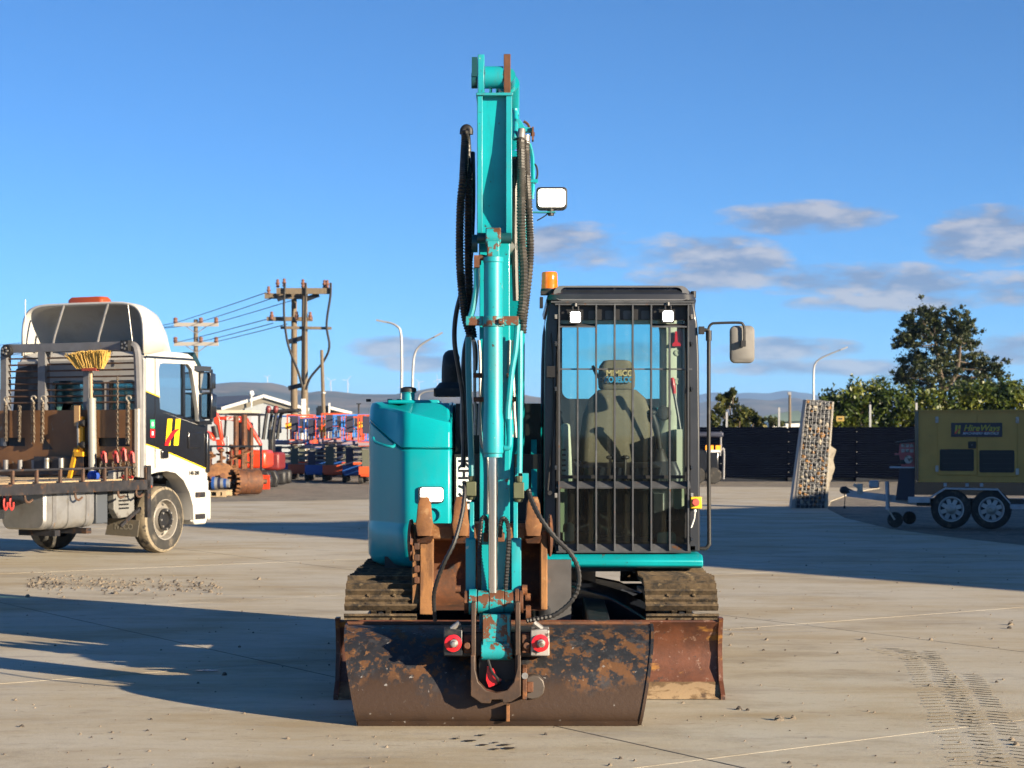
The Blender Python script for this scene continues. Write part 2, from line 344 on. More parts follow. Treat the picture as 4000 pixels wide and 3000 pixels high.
def text(name, body, m, parent, loc, size, rot=(R(90), 0, 0), shear=0., bold=0., extrude=.001, align='LEFT', sx=1.0, space=1.0):
    cu = bpy.data.curves.new(name, 'FONT'); cu.body = body; cu.size = size; cu.shear = shear; cu.offset = bold; cu.extrude = extrude
    cu.align_x = align; cu.align_y = 'BOTTOM_BASELINE'; cu.space_character = space; cu.resolution_u = 3
    tmp = bpy.data.objects.new('t', cu); COL.objects.link(tmp)
    dg = bpy.context.evaluated_depsgraph_get(); me = bpy.data.meshes.new_from_object(tmp.evaluated_get(dg)); bpy.data.objects.remove(tmp)
    me.materials.clear(); me.materials.append(M[m] if isinstance(m, str) else m)
    o = bpy.data.objects.new(name, me); COL.objects.link(o); o.parent = parent
    o.location = Vector(loc) - org_of(parent); o.rotation_euler = rot; o.scale = (sx, 1, 1); return o
def copy_tree(o, parent=None):
    c = o.copy(); COL.objects.link(c); c.parent = parent
    if o.name in ORG: ORG[c.name] = Vector((0, 0, 0))
    for ch in list(o.children): copy_tree(ch, c)
    return c
# ================================================================ setting
M['concrete'] = None
def concrete_mat():
    m = bpy.data.materials.new('dusty_concrete'); m.use_nodes = True; nt = m.node_tree; N = nt.nodes; L = nt.links; b = N['Principled BSDF']
    b.inputs['Specular IOR Level'].default_value = .25
    g = N.new('ShaderNodeNewGeometry').outputs['Position']
    def noi(scale, det, rgh, st=(1, 1, 1), rot=0, off=0):
        mp = N.new('ShaderNodeMapping'); mp.inputs['Scale'].default_value = st; mp.inputs['Rotation'].default_value = (0, 0, rot); mp.inputs['Location'].default_value = (off, off * .7, 0)
        L.new(g, mp.inputs[0]); n = N.new('ShaderNodeTexNoise'); n.inputs['Scale'].default_value = scale; n.inputs['Detail'].default_value = det; n.inputs['Roughness'].default_value = rgh
        L.new(mp.outputs[0], n.inputs[0]); return n.outputs['Fac']
    def rng(v, a, bb, lo=0., hi=1.):
        r = N.new('ShaderNodeMapRange'); L.new(v, r.inputs[0])
        for i, q in enumerate((a, bb, lo, hi)): r.inputs[i + 1].default_value = q
        return r.outputs[0]
    def mix(f, a, c):
        x = N.new('ShaderNodeMix'); x.data_type = 'RGBA'; L.new(f, x.inputs[0])
        if isinstance(a, tuple): x.inputs[6].default_value = (*a, 1)
        else: L.new(a, x.inputs[6])
        x.inputs[7].default_value = (*c, 1); return x.outputs[2]
    sweep = noi(1.3, 5, .65, (.45, 1.2, 1), R(22))
    col = mix(rng(sweep, .42, .68), (.455, .405, .305), (.345, .275, .17))
    col = mix(rng(noi(.5, 4, .55, off=4), .45, .7), col, (.46, .43, .355))
    col = mix(rng(noi(3.0, 6, .7, (.55, 1.4, 1), R(28), 2), .60, .72), col, (.30, .245, .175))
    col = mix(rng(noi(9, 6, .7, (.6, 1.4, 1), R(-8), 8), .60, .70), col, (.25, .205, .15))
    col = mix(rng(noi(.9, 6, .7, (.7, 1.2, 1), R(40), 21), .52, .72), col, (.285, .24, .17))
    col = mix(rng(noi(2.2, 7, .72, (.35, 1.6, 1), R(26), 51), .56, .66), col, (.36, .325, .265))
    col = mix(rng(noi(120, 3, .7, off=31), .60, .72), col, (.22, .185, .14))
    col = mix(rng(noi(17, 5, .7, off=37), .66, .72), col, (.52, .47, .39))
    col = mix(rng(noi(2.0, 5, .6, (.5, 1.3, 1), 0, 13), .69, .75), col, (.15, .135, .12))
    col = mix(rng(noi(60, 3, .6, off=3), .62, .75), col, (.26, .22, .17))
    L.new(col, b.inputs['Base Color'])
    L.new(rng(sweep, .3, .7, .72, .92), b.inputs['Roughness'])
    bn = N.new('ShaderNodeBump'); bn.inputs['Strength'].default_value = .35; bn.inputs['Distance'].default_value = .006
    ad = N.new('ShaderNodeMath'); ad.operation = 'ADD'; L.new(noi(26, 6, .7), ad.inputs[0])
    mu = N.new('ShaderNodeMath'); mu.operation = 'MULTIPLY'; mu.inputs[1].default_value = 1.2; L.new(noi(6, 5, .6, (.8, 1.1, 1), R(-10)), mu.inputs[0]); L.new(mu.outputs[0], ad.inputs[1])
    L.new(ad.outputs[0], bn.inputs['Height']); L.new(bn.outputs[0], b.inputs['Normal']); return m
M['concrete'] = concrete_mat()
M['gravel'] = mat('grey_brown_gravel', (.19, .165, .13), .95, 0, [((.11, .095, .075), 1.3, .48, .2), ((.30, .26, .20), 9, .55, .1), ((.07, .06, .05), 14, .6, .06)], (3, .2), (22, 1.0, .05))
M['field'] = mat('dry_grass_plain', (.10, .095, .045), .95, 0, [((.05, .06, .025), .02, .5, .1), ((.17, .14, .07), .05, .55, .1)])
M['jointdirt'] = mat('dirt_filled_joint', (.085, .070, .052), .95, 0, [((.30, .24, .16), .5, .56, .06), ((.035, .03, .027), 3.5, .48, .1)], (30, .3), (60, .6, .01))
# ground sheet to the horizon, the gravel apron on it, then the concrete yard
MB().sheet([(-9000, -3000, -.09), (9000, -3000, -.09), (9000, 14000, -.09), (-9000, 14000, -.09)]).build('ground', 'field')['kind'] = 'structure'
gr = MB().sheet([(-60, -30, -.020), (60, -30, -.020), (60, 120, -.020), (-60, 120, -.020)]).build('gravel_yard', 'gravel'); gr['kind'] = 'structure'
# concrete outline (left far edge, right edge curving round the gravel bay under the trailer)
def G(u, v):
    y = EYE * F / (v - 940.0); return (PX(u, y), y)
outline = [(-40, -12), (40, -12), (30, 5), (14.5, 24.6), G(2300, 1188), G(2193, 1176), G(2043, 1159), G(1926, 1143), G(1826, 1119), G(1787, 1099), G(1795, 1082), G(1850, 1062), G(1900, 1054), G(1540, 1051.5), G(1350, 1056), G(1150, 1064), G(900, 1073), G(790, 1079), G(640, 1082), G(460, 1084), (-14.6, 44.8), (-40, 46)]
dirt = MB().sheet([(x, y, -.0016) for x, y in outline]).build('yard_base', 'jointdirt'); dirt['kind'] = 'structure'
yard = bpy.data.objects.new('concrete_yard', None); COL.objects.link(yard); yard['kind'] = 'structure'
def build_slabs():
    bm0 = bmesh.new(); vs = [bm0.verts.new((x, y, 0)) for x, y in outline]; bm0.faces.new(vs); bmesh.ops.triangulate(bm0, faces=bm0.faces)
    # joints measured in the photo: one family runs down to the right, the other up to the right
    d1 = Vector((1.91, -2.80, 0)).normalized(); d2 = Vector((2.26, 1.49, 0)).normalized()
    n1 = Vector((-d1.y, d1.x, 0)); n2 = Vector((-d2.y, d2.x, 0))
    pa = Vector((*G(1555, 1328), 0)); pb = Vector((*G(1607, 1659), 0)); c1 = n1.dot(pa); c2 = n1.dot(pb); s1 = abs(c1 - c2)
    e0 = n2.dot(Vector((*G(2212, 1555), 0))); s2 = 4.6
    C1 = [c1 + s1 * k for k in range(-12, 15)]; C2 = [e0 + s2 * k for k in range(-9, 14)]
    g = .009; g2 = .0045
    k = 0
    for i in range(len(C1) - 1):
        a0, a1 = sorted((C1[i], C1[i + 1])); bi = bm0.copy()
        for (co, no) in ((n1 * (a0 + g), -n1), (n1 * (a1 - g), n1)):
            bmesh.ops.bisect_plane(bi, geom=bi.verts[:] + bi.edges[:] + bi.faces[:], plane_co=co, plane_no=no, clear_outer=True)
        if not bi.faces: bi.free(); continue
        for j in range(len(C2) - 1):
            b0, b1 = C2[j], C2[j + 1]; bj = bi.copy()
            for (co, no) in ((n2 * (b0 + g2), -n2), (n2 * (b1 - g2), n2)):
                bmesh.ops.bisect_plane(bj, geom=bj.verts[:] + bj.edges[:] + bj.faces[:], plane_co=co, plane_no=no, clear_outer=True)
            if bj.faces:
                r = bmesh.ops.extrude_face_region(bj, geom=bj.faces[:])
                dz = random.uniform(-.0006, .0008)
                for v in bj.verts: v.co.z = dz
                for q in r['geom']:
                    if isinstance(q, bmesh.types.BMVert): q.co.z = -.016
                bmesh.ops.recalc_face_normals(bj, faces=bj.faces)
                me = bpy.data.meshes.new('concrete_slab'); bj.to_mesh(me); me.materials.append(M['concrete'])
                o = bpy.data.objects.new('concrete_slab', me); COL.objects.link(o); o.parent = yard; k += 1
            bj.free()
        bi.free()
    bm0.free()
build_slabs()
# loose stones and crumbs of dirt on the concrete: nobody could count them
def pebbles():
    mb = MB(); rnd = random.Random(3)
    def stone(x, y, r, z=0):
        vs = []
        for i in range(3):
            rr = r * (1., .8, .35)[i]; zz = r * (0, .55, .95)[i]
            vs += [(x + rr * rnd.uniform(.7, 1.2) * math.cos(a + i), y + rr * rnd.uniform(.7, 1.2) * math.sin(a + i), z + zz) for a in (0, 1.26, 2.5, 3.8, 5.0)]
        fs = [(a, (a + 1) % 5, 5 + (a + 1) % 5, 5 + a) for a in range(5)] + [(5 + a, 5 + (a + 1) % 5, 10 + (a + 1) % 5, 10 + a) for a in range(5)] + [(10, 11, 12, 13, 14)]
        mb.add(vs, fs)
    for _ in range(900):
        y = 8.2 + 30 * rnd.random() ** 1.7; x = rnd.uniform(-.31, .31) * y
        stone(x, y, abs(rnd.gauss(0, .005)) + .0025)
    for _ in range(520):                                   # the strip of swept gravel left of the machine
        u = 60 + 420 * rnd.random() ** 1.3; v = 1262 + rnd.gauss(0, 9) + (u - 200) * .03
        x, y = G(u, max(1235, v)); stone(x, y, abs(rnd.gauss(0, .009)) + .004)
    for (u, v, r) in ((1683, 1556, .03), (1597, 1533, .022), (1615, 1535, .014), (1656, 1383, .018), (2183, 1350, .03), (2180, 1358, .022), (2010, 1383, .02), (1865, 1382, .022), (1580, 1372, .02), (2185, 1600, .02), (2195, 1610, .02), (60, 1290, .03), (250, 1283, .03), (455, 1280, .03), (560, 1252, .03), (900, 1250, .03)):
        x, y = G(u, v); stone(x, y, r)
    o = mb.build('loose_stones', mat('loose_stone', (.19, .155, .115), .9, 0, [((.06, .05, .042), 6, .50, .05), ((.30, .25, .19), 11, .60, .05)])); tag(o, 'loose stones and dirt crumbs scattered over the concrete yard', 'gravel', kind='stuff')
pebbles()
# oil drips and damp spots: thin irregular films on the slab
M['oil'] = mat('dark_oil_film', (.035, .033, .032), .35)
def drips():
    mb = MB(); rnd = random.Random(5)
    for (u, v, r) in ((1015, 1602, .022), (1045, 1611, .020), (1070, 1620, .018), (1090, 1611, .022), (1100, 1618, .026), (1070, 1606, .014), (985, 1597, .015), (1040, 1590, .016), (445, 1450, .055), (1500, 1415, .018)):
        x, y = G(u, v); k = 12
        mb.sheet([(x + 1.5 * r * rnd.uniform(.7, 1.2) * math.cos(6.283 * i / k), y + r * rnd.uniform(.7, 1.2) * math.sin(6.283 * i / k), .006) for i in range(k)])
    o = mb.build('oil_spots', 'oil'); o['kind'] = 'structure'
drips()
M['tread'] = mat('dark_dust_tread_print', (.385, .34, .255), .9, 0, [((.44, .395, .30), 4, .42, .12)], (20, .2))
def tread_marks():
    mb = MB(); rnd = random.Random(8)
    for (u0, v0, u1, v1, n) in ((1985, 1405, 2120, 1659, 40), (2075, 1455, 2200, 1659, 34), (1900, 1400, 2000, 1425, 8)):
        a = Vector((*G(u0, v0), 0)); b = Vector((*G(u1, v1), 0)); d = (b - a).normalized(); s_ = Vector((d.y, -d.x, 0))
        for k in range(n):
            c = a.lerp(b, (k + .5) / n) + s_ * rnd.uniform(-.01, .01)
            if rnd.random() < .15: continue
            for q in (-1, 1):
                w = rnd.uniform(.05, .075); h = rnd.uniform(.010, .018); e = c + s_ * q * .075 + d * rnd.uniform(-.005, .005); f = (s_ * q + d * .45).normalized(); g_ = Vector((f.y, -f.x, 0)); z = Vector((0, 0, .0035))
                mb.sheet([e - f * w - g_ * h * .6 + z, e - f * w * .3 - g_ * h + z, e + f * w - g_ * h * .7 + z, e + f * w * 1.05 + g_ * h * .5 + z, e + g_ * h + z, e - f * w + g_ * h * .6 + z])
    o = mb.build('tyre_tread_prints', 'tread'); o['kind'] = 'structure'
tread_marks()

# ---------------------------------------------------------------- hills
def hill(name, ctrl, y, depth, m, seed, rough=1.0):
    """ridge line given as (u, v) photo points at distance y, sloping forwards to the plain"""
    nx, ny = 150, 16; us = [ctrl[0][0] + (ctrl[-1][0] - ctrl[0][0]) * i / nx for i in range(nx + 1)]
    def rv(u):
        for (a, b) in zip(ctrl, ctrl[1:]):
            if a[0] <= u <= b[0]:
                t = (u - a[0]) / (b[0] - a[0]); t = t * t * (3 - 2 * t); return a[1] + (b[1] - a[1]) * t
        return ctrl[-1][1]
    vs = []
    for j in range(ny + 1):
        t = j / ny                       # 0 = foot, .75 = ridge, then down behind
        for u in us:
            yy = y - depth * (1 - t / .75) if t <= .75 else y + depth * (t - .75) * 2
            top = PZ(rv(u), y); x = PX(u, y)
            h = top * (math.sin(min(1, t / .75) * math.pi / 2) ** 1.6) if t <= .75 else top * (1 - (t - .75) / .25)
            nz = noise.fractal(Vector((x / 900 + seed, yy / 700, seed)), 1.0, 2.0, 6)
            gul = abs(noise.noise(Vector((x / 260 + seed * 3, yy / 1500, 5.0))))
            h += rough * (nz * .10 - gul * .16) * top * (math.sin(min(t / .75, 1) * math.pi)) + nz * top * .025 * (t > .6)
            vs.append((x, yy, max(h, -30) - (25 if j in (0, ny) else 0)))
    fs = [(j * (nx + 1) + i, j * (nx + 1) + i + 1, (j + 1) * (nx + 1) + i + 1, (j + 1) * (nx + 1) + i) for j in range(ny) for i in range(nx)]
    mb = MB(); mb.add(vs, fs, True); o = mb.build(name, m); o['kind'] = 'structure'; return o
M['hill_near'] = mat('tussock_and_scrub_hillside', (.105, .085, .05), .95, 0, [((.03, .04, .026), .0035, .50, .08, (1, 1, 2)), ((.19, .14, .09), .006, .58, .1)], (.01, .3))
M['hill_far'] = mat('bush_covered_range', (.03, .04, .035), .95, 0, [((.05, .05, .04), .002, .5, .1)])
hill('far_range', [(1250, 880), (1400, 866), (1480, 858), (1545, 848), (1580, 852), (1610, 849), (1650, 851), (1690, 845), (1730, 850), (1780, 862), (1900, 858), (2000, 866), (2200, 862), (2500, 870)], 9500, 1600, 'hill_far', 2.2)
hill('wind_farm_hills', [(-600, 850), (-200, 850), (100, 842), (300, 836), (400, 838), (470, 832), (540, 828), (600, 830), (640, 842), (680, 852), (720, 847), (790, 853), (860, 853), (900, 846), (955, 838), (1010, 850), (1060, 848), (1110, 850), (1160, 858), (1210, 868), (1290, 885), (1400, 905)], 4200, 1300, 'hill_near', 5.1)
hill('brown_foothills', [(1380, 884), (1470, 876), (1540, 868), (1600, 862), (1660, 866), (1700, 860), (1760, 868), (1850, 878), (2000, 880), (2300, 886)], 5000, 900, 'hill_near', 8.4)
M['turbine'] = mat('white_turbine', (.42, .45, .5), .5)
def turbines():
    for (u, v0, h, ang) in ((1316 / 1.0, 0, 0, 0),) and ((912 * .0 + 715, 848, 25, .3), (751, 847, 25, .9), (867, 852, 17, 1.4), (905, 848, 22, .2), (1108 * 0 + 578, 829, 14, .6), (958, 840, 20, 1.0), (1015, 850, 16, .4), (945, 842, 22, 1.7)):
        y = 4200.; b = P(u, v0 + 4, y); t = P(u, v0 - h, y); hh = t.z - b.z
        r = thing('wind_turbine', 'tiny white wind turbine on the hazy skyline, %s' % {715: 'left of the pair beside the leaning pole', 751: 'right of the pair beside the leaning pole', 867: 'just left of the tall curved lamp post', 905: 'between the two curved lamp posts', 578: 'alone above the grey shed ridge', 958: 'hard left of the black exhaust pipe', 1015: 'behind the black hoses of the arm', 945: 'above the teal fuel cap'}[u], 'wind turbine', b, 'wind turbines on the hills')
        MB().cyl(b, t, 1.3, .8, 6).build('tower', 'turbine', r)
        MB().box(t + Vector((0, -2, 0)), (2, 5, 2)).build('nacelle', 'turbine', r)
        for k in range(3):
            a = ang + k * 2.094; e = t + Vector((math.cos(a), 0, math.sin(a))) * hh * .42 + Vector((0, -6, 0))
            MB().bar(t + Vector((0, -6, 0)), e, 1.1, .7, (0, 1, 0)).build('blade', 'turbine', r)
turbines()
def haze():
    m = bpy.data.materials.new('thin_air_haze'); m.use_nodes = True; nt = m.node_tree; nt.nodes.clear()
    o = nt.nodes.new('ShaderNodeOutputMaterial'); v = nt.nodes.new('ShaderNodeVolumePrincipled')
    v.inputs['Color'].default_value = (.34, .58, 1.0, 1); v.inputs['Density'].default_value = HAZE; v.inputs['Anisotropy'].default_value = .1
    nt.links.new(v.outputs[0], o.inputs['Volume'])
    mb = MB(); mb.bb(-8500, 8500, -2500, 13500, -60, 245); ob = mb.build('haze', m); ob['kind'] = 'stuff'; ob['label'] = 'thin blue haze in the air over the whole plain'
HAZE = 8.5e-5
haze()
# ================================================================ the excavator
XC = .12                                   # centre line of the undercarriage
EX = thing('excavator', 'large teal excavator with folded arm and caged cab facing the camera', 'excavator', (XC, 12.85, 0))
def Q(u, v, y): return P(u, v, y)
# ---- undercarriage
def shoe_mesh():
    mb = MB(); w = .225; hp = .068
    prof = [(-hp, -.012), (hp, -.012), (hp, .006), (hp - .004, .036), (hp - .018, .036), (hp - .026, .004), (.012, .004), (.007, .026), (-.008, .026), (-.013, .004), (-hp + .026, .004), (-hp + .018, .036), (-hp + .004, .036), (-hp, .006)]
    mb.prism([(a, b) for a, b in prof], 'x', -w, w)
    for sx in (-.045, .045):
        mb.bb(sx - .016, sx + .016, -.07, .07, -.05, -.012)                     # link lugs under the plate
    for sx in (-.08, .08):
        for sy in (-.032, .032): mb.cyl((sx, sy, .004), (sx, sy, .016), .011, n=6)   # shoe bolts
    me = mb.mesh('track_shoe'); me.materials.append(M['mud_steel']); return me
SHOE = shoe_mesh()
def track(xc, label):
    yf, yr, zc, r = 11.43 + .34, 14.26 - .34, .350, .305
    o = EX['_'] if False else None
    fr = MB()
    fr.bb(xc - .11, xc + .11, yf - .1, yr + .1, .22, .44)
    for k in range(5):
        yy = yf + .3 + k * .39; fr.cyl((xc - .12, yy, .17), (xc + .12, yy, .17), .09, n=14)
    fr.cyl((xc - .1, yf + .75, .56), (xc + .1, yf + .75, .56), .06); fr.cyl((xc - .1, yf + 1.5, .56), (xc + .1, yf + 1.5, .56), .06)
    t = fr.build('track', 'chassis', EX, label)
    MB().lathe([(.05, -.07), (.24, -.07), (.255, -.05), (.255, -.02), (.285, -.015), (.285, .015), (.255, .02), (.255, .05), (.24, .07), (.05, .07)], (xc, yf, zc), (1, 0, 0), 24).build('idler_wheel', 'chassis', t)
    sp = MB(); sp.lathe([(.05, -.06), (.2, -.06), (.24, -.02), (.24, .02), (.2, .06), (.05, .06)], (xc, yr, zc), (1, 0, 0), 24)
    for k in range(16):
        a = k * math.pi / 8; sp.box((xc, yr + .26 * math.cos(a), zc + .26 * math.sin(a)), (.04, .05, .05), Matrix.Rotation(a, 3, 'X'))
    sp.build('drive_sprocket', 'chassis', t)
    Ls = yr - yf; per = 2 * Ls + 2 * math.pi * r; n = 39; org = org_of(EX)
    for k in range(n):
        s = (k + .35) * per / n
        if s < Ls: p = (yf + s, zc + r); ang = 0
        elif s < Ls + math.pi * r:
            a = (s - Ls) / r; p = (yr + r * math.sin(a), zc + r * math.cos(a)); ang = -a
        elif s < 2 * Ls + math.pi * r: p = (yr - (s - Ls - math.pi * r), zc - r); ang = math.pi
        else:
            a = (s - 2 * Ls - math.pi * r) / r; p = (yf - r * math.sin(a), zc - r * math.cos(a)); ang = math.pi - a
        if 0 < p[0] - yf < Ls and ang == 0: p = (p[0], p[1] - .012 * math.sin((p[0] - yf) / Ls * math.pi * 3) ** 2)
        meshobj('track_shoe', SHOE, t, Vector((xc, p[0], p[1])) - org, (ang + random.uniform(-.02, .02), 0, 0))
track(-.815, 'muddy steel track on the fuel tank side'); track(1.055, 'muddy steel track below the cab')
cb = MB(); cb.cyl((XC, 12.85, .48), (XC, 12.85, .70), .46, .46, 32); cb.bb(XC - .42, XC + .42, 12.35, 13.35, .30, .50)
cb.build('car_body', 'chassis', EX, bevel=.02)
for sx, sy in ((-1, -1), (1, -1), (-1, 1), (1, 1)):
    mb = MB(); a = Vector((XC + sx * .3, 12.85 + sy * .36, .0)); b = Vector((XC + sx * .86, 12.85 + sy * .78, .0)); n = Vector((b.y - a.y, a.x - b.x, 0)).normalized() * .13
    mb.loft([[a + n + Vector((0, 0, .30)), a - n + Vector((0, 0, .30)), a - n + Vector((0, 0, .60)), a + n + Vector((0, 0, .60))],
             [a.lerp(b, .5) + n + Vector((0, 0, .30)), a.lerp(b, .5) - n + Vector((0, 0, .30)), a.lerp(b, .5) - n + Vector((0, 0, .53)), a.lerp(b, .5) + n + Vector((0, 0, .53))],
             [b + n + Vector((0, 0, .24)), b - n + Vector((0, 0, .24)), b - n + Vector((0, 0, .38)), b + n + Vector((0, 0, .38))]])
    mb.build('car_body_leg', mat('glossy_black_frame', (.012, .015, .022), .22, 0, coat=.4) if sx == -1 and sy == -1 else bpy.data.materials['glossy_black_frame'], EX, bevel=.015)
# blade arms and blade
for x in (XC - .28, XC + .42):
    mb = MB(); mb.loft([[(x - .07, 11.29, .14), (x + .07, 11.29, .14), (x + .07, 11.29, .40), (x - .07, 11.29, .40)], [(x - .07, 11.7, .16), (x + .07, 11.7, .16), (x + .07, 11.7, .46), (x - .07, 11.7, .46)], [(x - .07, 12.5, .34), (x + .07, 12.5, .34), (x + .07, 12.5, .52), (x - .07, 12.5, .52)]])
    mb.build('blade_arm', 'chassis', EX, bevel=.01)
mb = MB(); mb.cyl((XC + .07, 11.5, .38), (XC + .07, 12.3, .52), .06); mb.cyl((XC + .07, 11.22, .33), (XC + .07, 11.5, .38), .035)
mb.build('blade_ram', 'chassis', EX)
mb = MB(); mb.box((.30, 11.9, .53), (.16, .05, .5)); mb.build('hose_guide_plate', mat('scratched_grey_plate', (.075, .075, .078), .5, .1, [((.16, .10, .08), 8, .6, .1)], (6, .2)), EX)
mb = MB(); prof = [(11.165, .452), (11.20, .415), (11.235, .345), (11.245, .27), (11.225, .17), (11.175, .09)]
back = [(y + .035, z) for y, z in prof]
XB0, XB1 = -1.045, 1.252
mb.prism(prof + back[::-1], 'x', XB0, XB1, True); mb.cyl((XB0, 11.185, .452), (XB1, 11.185, .452), .012)
blade = mb.build('dozer_blade', 'bladem', EX)
mb = MB(); mb.prism([(11.172, .092), (11.20, .092), (11.085, .004), (11.055, .004)], 'x', XB0, XB1); mb.build('cutting_edge', mat('caked_mud_edge', (.16, .10, .05), .85, 0, [((.30, .21, .12), 4, .5, .06, (1, 1, 3)), ((.08, .05, .03), 9, .55, .1)], (9, .3), (40, .4, .006)), blade)
for x in (XB0 - .008, XB1 + .008):
    mb = MB(); mb.prism([(11.05, .0), (11.26, .02), (11.30, .30), (11.24, .478), (11.15, .478), (11.19, .40), (11.215, .27), (11.16, .10), (11.05, .03)], 'x', x - .013, x + .013); mb.build('blade_end_plate', 'bladem', blade)
for x in (-.5, .12, .75):
    mb = MB(); mb.prism([(11.27, .05), (11.285, .44), (11.36, .38), (11.40, .08)], 'x', x - .012, x + .012); mb.build('blade_rib', 'bladem', blade)

# ---- upper structure
def loft_plan(mb, plans): mb.loft(plans, True, True, True)
def body_plan(z, off=0., front=0., zf=None):
    """plan outline of the tank side housing; off shrinks it, front pulls the front edge back"""
    x0, x1, y0, y1 = -1.006 + off, -.405 - off * .3, 12.28 + off + front, 14.1 - off
    pts = [(x0, 13.05), (x0 + .004, 12.86 + front * .5), (x0 + .02, 12.76 + front * .6), (x0 + .05, 12.69 + front * .8)]     # flank, then the canted corner panel
    pts += [(x0 + .10, y0 + .32), (x0 + .16, y0 + .215), (x0 + .215, y0 + .115), (x0 + .24, y0 + .072), (x0 + .262, y0 + .036), (x0 + .29, y0 + .012), (x0 + .325, y0)]
    for i in range(4):
        a = R(270 + 90 * i / 3); pts.append((x1 - .02 + .02 * math.cos(a), y0 + .02 + .02 * math.sin(a)))
    pts += [(x1, 13.0), (x1, y1)]
    for i in range(7):
        a = R(90 + 90 * i / 6); pts.append((x0 + .55 + .55 * math.cos(a), y1 - .5 + .5 * math.sin(a)))
    f = zf or (lambda x, y: z)
    return [(x, y, f(x, y)) for x, y in pts]
seam = 1.487
def zs(d): return lambda x, y: seam + d + (max(0., min(1., (-.735 - x) / .26)) ** 1.1 * .20 if y < 13.3 else .20 * max(0., min(1., (-.735 - x) / .26)))
mb = MB(); mb.loft([body_plan(.69, .08), body_plan(.71, .035), body_plan(.76, .006), body_plan(.955, .0), body_plan(.985, .010), body_plan(1.0, .010), body_plan(0, .010, 0, zs(-.012)), body_plan(0, .016, 0, zs(-.002))], True, True, True)
side = mb.build('side_housing', 'teal_clean', EX)
def slant(x, y): return 1.772 - .11 * max(0, min(1, (x + .86) / .45)) if y < 12.75 else 1.80
def mid1(x, y): return 1.755 - .14 * max(0, min(1, (x + .86) / .45)) if y < 12.75 else 1.77
mb = MB(); mb.loft([body_plan(0, .016, 0, zs(.004)), body_plan(0, .008, 0, zs(.014)), body_plan(0, .010, .02, lambda x, y: max(1.60, zs(.03)(x, y))), body_plan(0, .014, .055, mid1), body_plan(0, .022, .075, slant), body_plan(0, .055, .16, lambda x, y: slant(x, y) + .010 if y < 12.9 else 1.812), body_plan(0, .075, .30, lambda x, y: 1.80), body_plan(0, .16, .42, lambda x, y: 1.80)], True, True, True)
hood = mb.build('tank_hood', 'teal_clean', EX)
mb = MB(); mb.bb(-.86, -.50, 12.75, 13.4, 1.795, 1.823); mb.build('hood_lid', 'teal_clean', hood, bevel=.012)
# counterweight and engine cover behind
mb = MB(); pts = []
for i in range(17):
    a = R(180 - 180 * i / 16); pts.append((XC + 1.09 * math.cos(a), 12.95 + 1.27 * max(0, math.sin(a)) ** .8))
pts += [(.215, 13.93), (.215, 13.25)]
pl = lambda z, o: [((x - XC) * (1 - o) + XC, 13.45 + (y - 13.45) * (1 - o) if y > 13.45 else max(y, 13.93 if x > .2 else 13.25), z) if (x, y) not in pts[-2:] else (x, y, z) for x, y in pts]
mb.loft([pl(.76, .03), pl(.80, .0), pl(1.45, .0), pl(1.70, .02), pl(1.78, .07), pl(1.80, .14)], True, True, True)
mb.build('counterweight', 'teal_clean', EX)
mb = MB(); mb.bb(-.39, .20, 12.85, 13.24, .74, 1.80); mb.bb(-.39, .20, 12.55, 12.85, .74, 1.45); mb.bb(-.40, .21, 12.45, 12.55, .74, 1.0); mb.build('engine_bay_shade_block', 'cabblack', EX)  # black blocks added to stand for the shade in the gap beside the cab
mb = MB(); mb.bb(XC - .98, XC + 1.1, 12.5, 13.7, .66, .76); mb.build('revolving_frame', 'chassis', EX)
# boom foot brackets
for x in (-.19, .15):
    mb = MB(); mb.prism([(12.4, .75), (13.2, .75), (13.05, 1.45), (12.75, 1.55), (12.5, 1.3)], 'x', x - .02, x + .02); mb.build('boom_foot_bracket', 'teal', EX)
mb = MB(); mb.cyl((-.25, 12.8, 1.38), (.2, 12.8, 1.38), .05); mb.build('boom_foot_pin', 'steel', EX)
# side details
y0 = 12.30
mb = MB(); mb.tube([Q(806, 946, 12.40), Q(809, 954, 12.33), Q(830, 962, 12.26), Q(848, 965, 12.24), Q(852, 961, 12.30)], .010, 8, sub=5); mb.build('grab_handle', 'teal', side)
mb = MB(); mb.prism(rrect(PX(904, y0), PX(959, y0), PZ(1086, y0), PZ(1051, y0), .02), 'y', 12.272, 12.30); lf = mb.build('headlamp', 'black', side)
mb = MB(); mb.prism(rrect(PX(909, y0), PX(957, y0), PZ(1082, y0), PZ(1054, y0), .016), 'y', 12.262, 12.275); mb.build('lamp_lens', 'lamp_white', lf)
mb = MB(); mb.ring((PX(935, y0), 12.272, PZ(1112, y0)), (PX(935, y0), 12.29, PZ(1112, y0)), .052, .045, 24); mb.build('recess_ring', 'teal', side)
mb = MB(); mb.lathe([(.046, 0), (.046, .075), (.055, .078), (.055, .10), (.046, .108), (.02, .116)], (PX(882, 12.8), 12.8, 1.795)); n_ = mb.build('fuel_filler_neck', 'teal', hood)
mb = MB(); mb.lathe([(.057, .082), (.057, .106), (.05, .112), (.02, .120)], (PX(882, 12.8), 12.8, 1.795), n=12); mb.build('fuel_cap', 'black', n_)
for u in (796, 842, 862): 
    mb = MB(); c = Q(u, 868, 13.2); mb.cyl(c, c + Vector((0, 0, .02)), .018, n=10); mb.build('hood_bolt', 'black', hood)
# teal decal flash on the shaded flank, as a thin film that follows the side
mb = MB(); xs = -.9665
mb.sheet([(xs, 12.60, 1.42), (xs, 13.25, 1.17), (xs, 13.5, 1.22), (xs, 13.3, 1.25), (xs, 12.60, 1.46)]); 
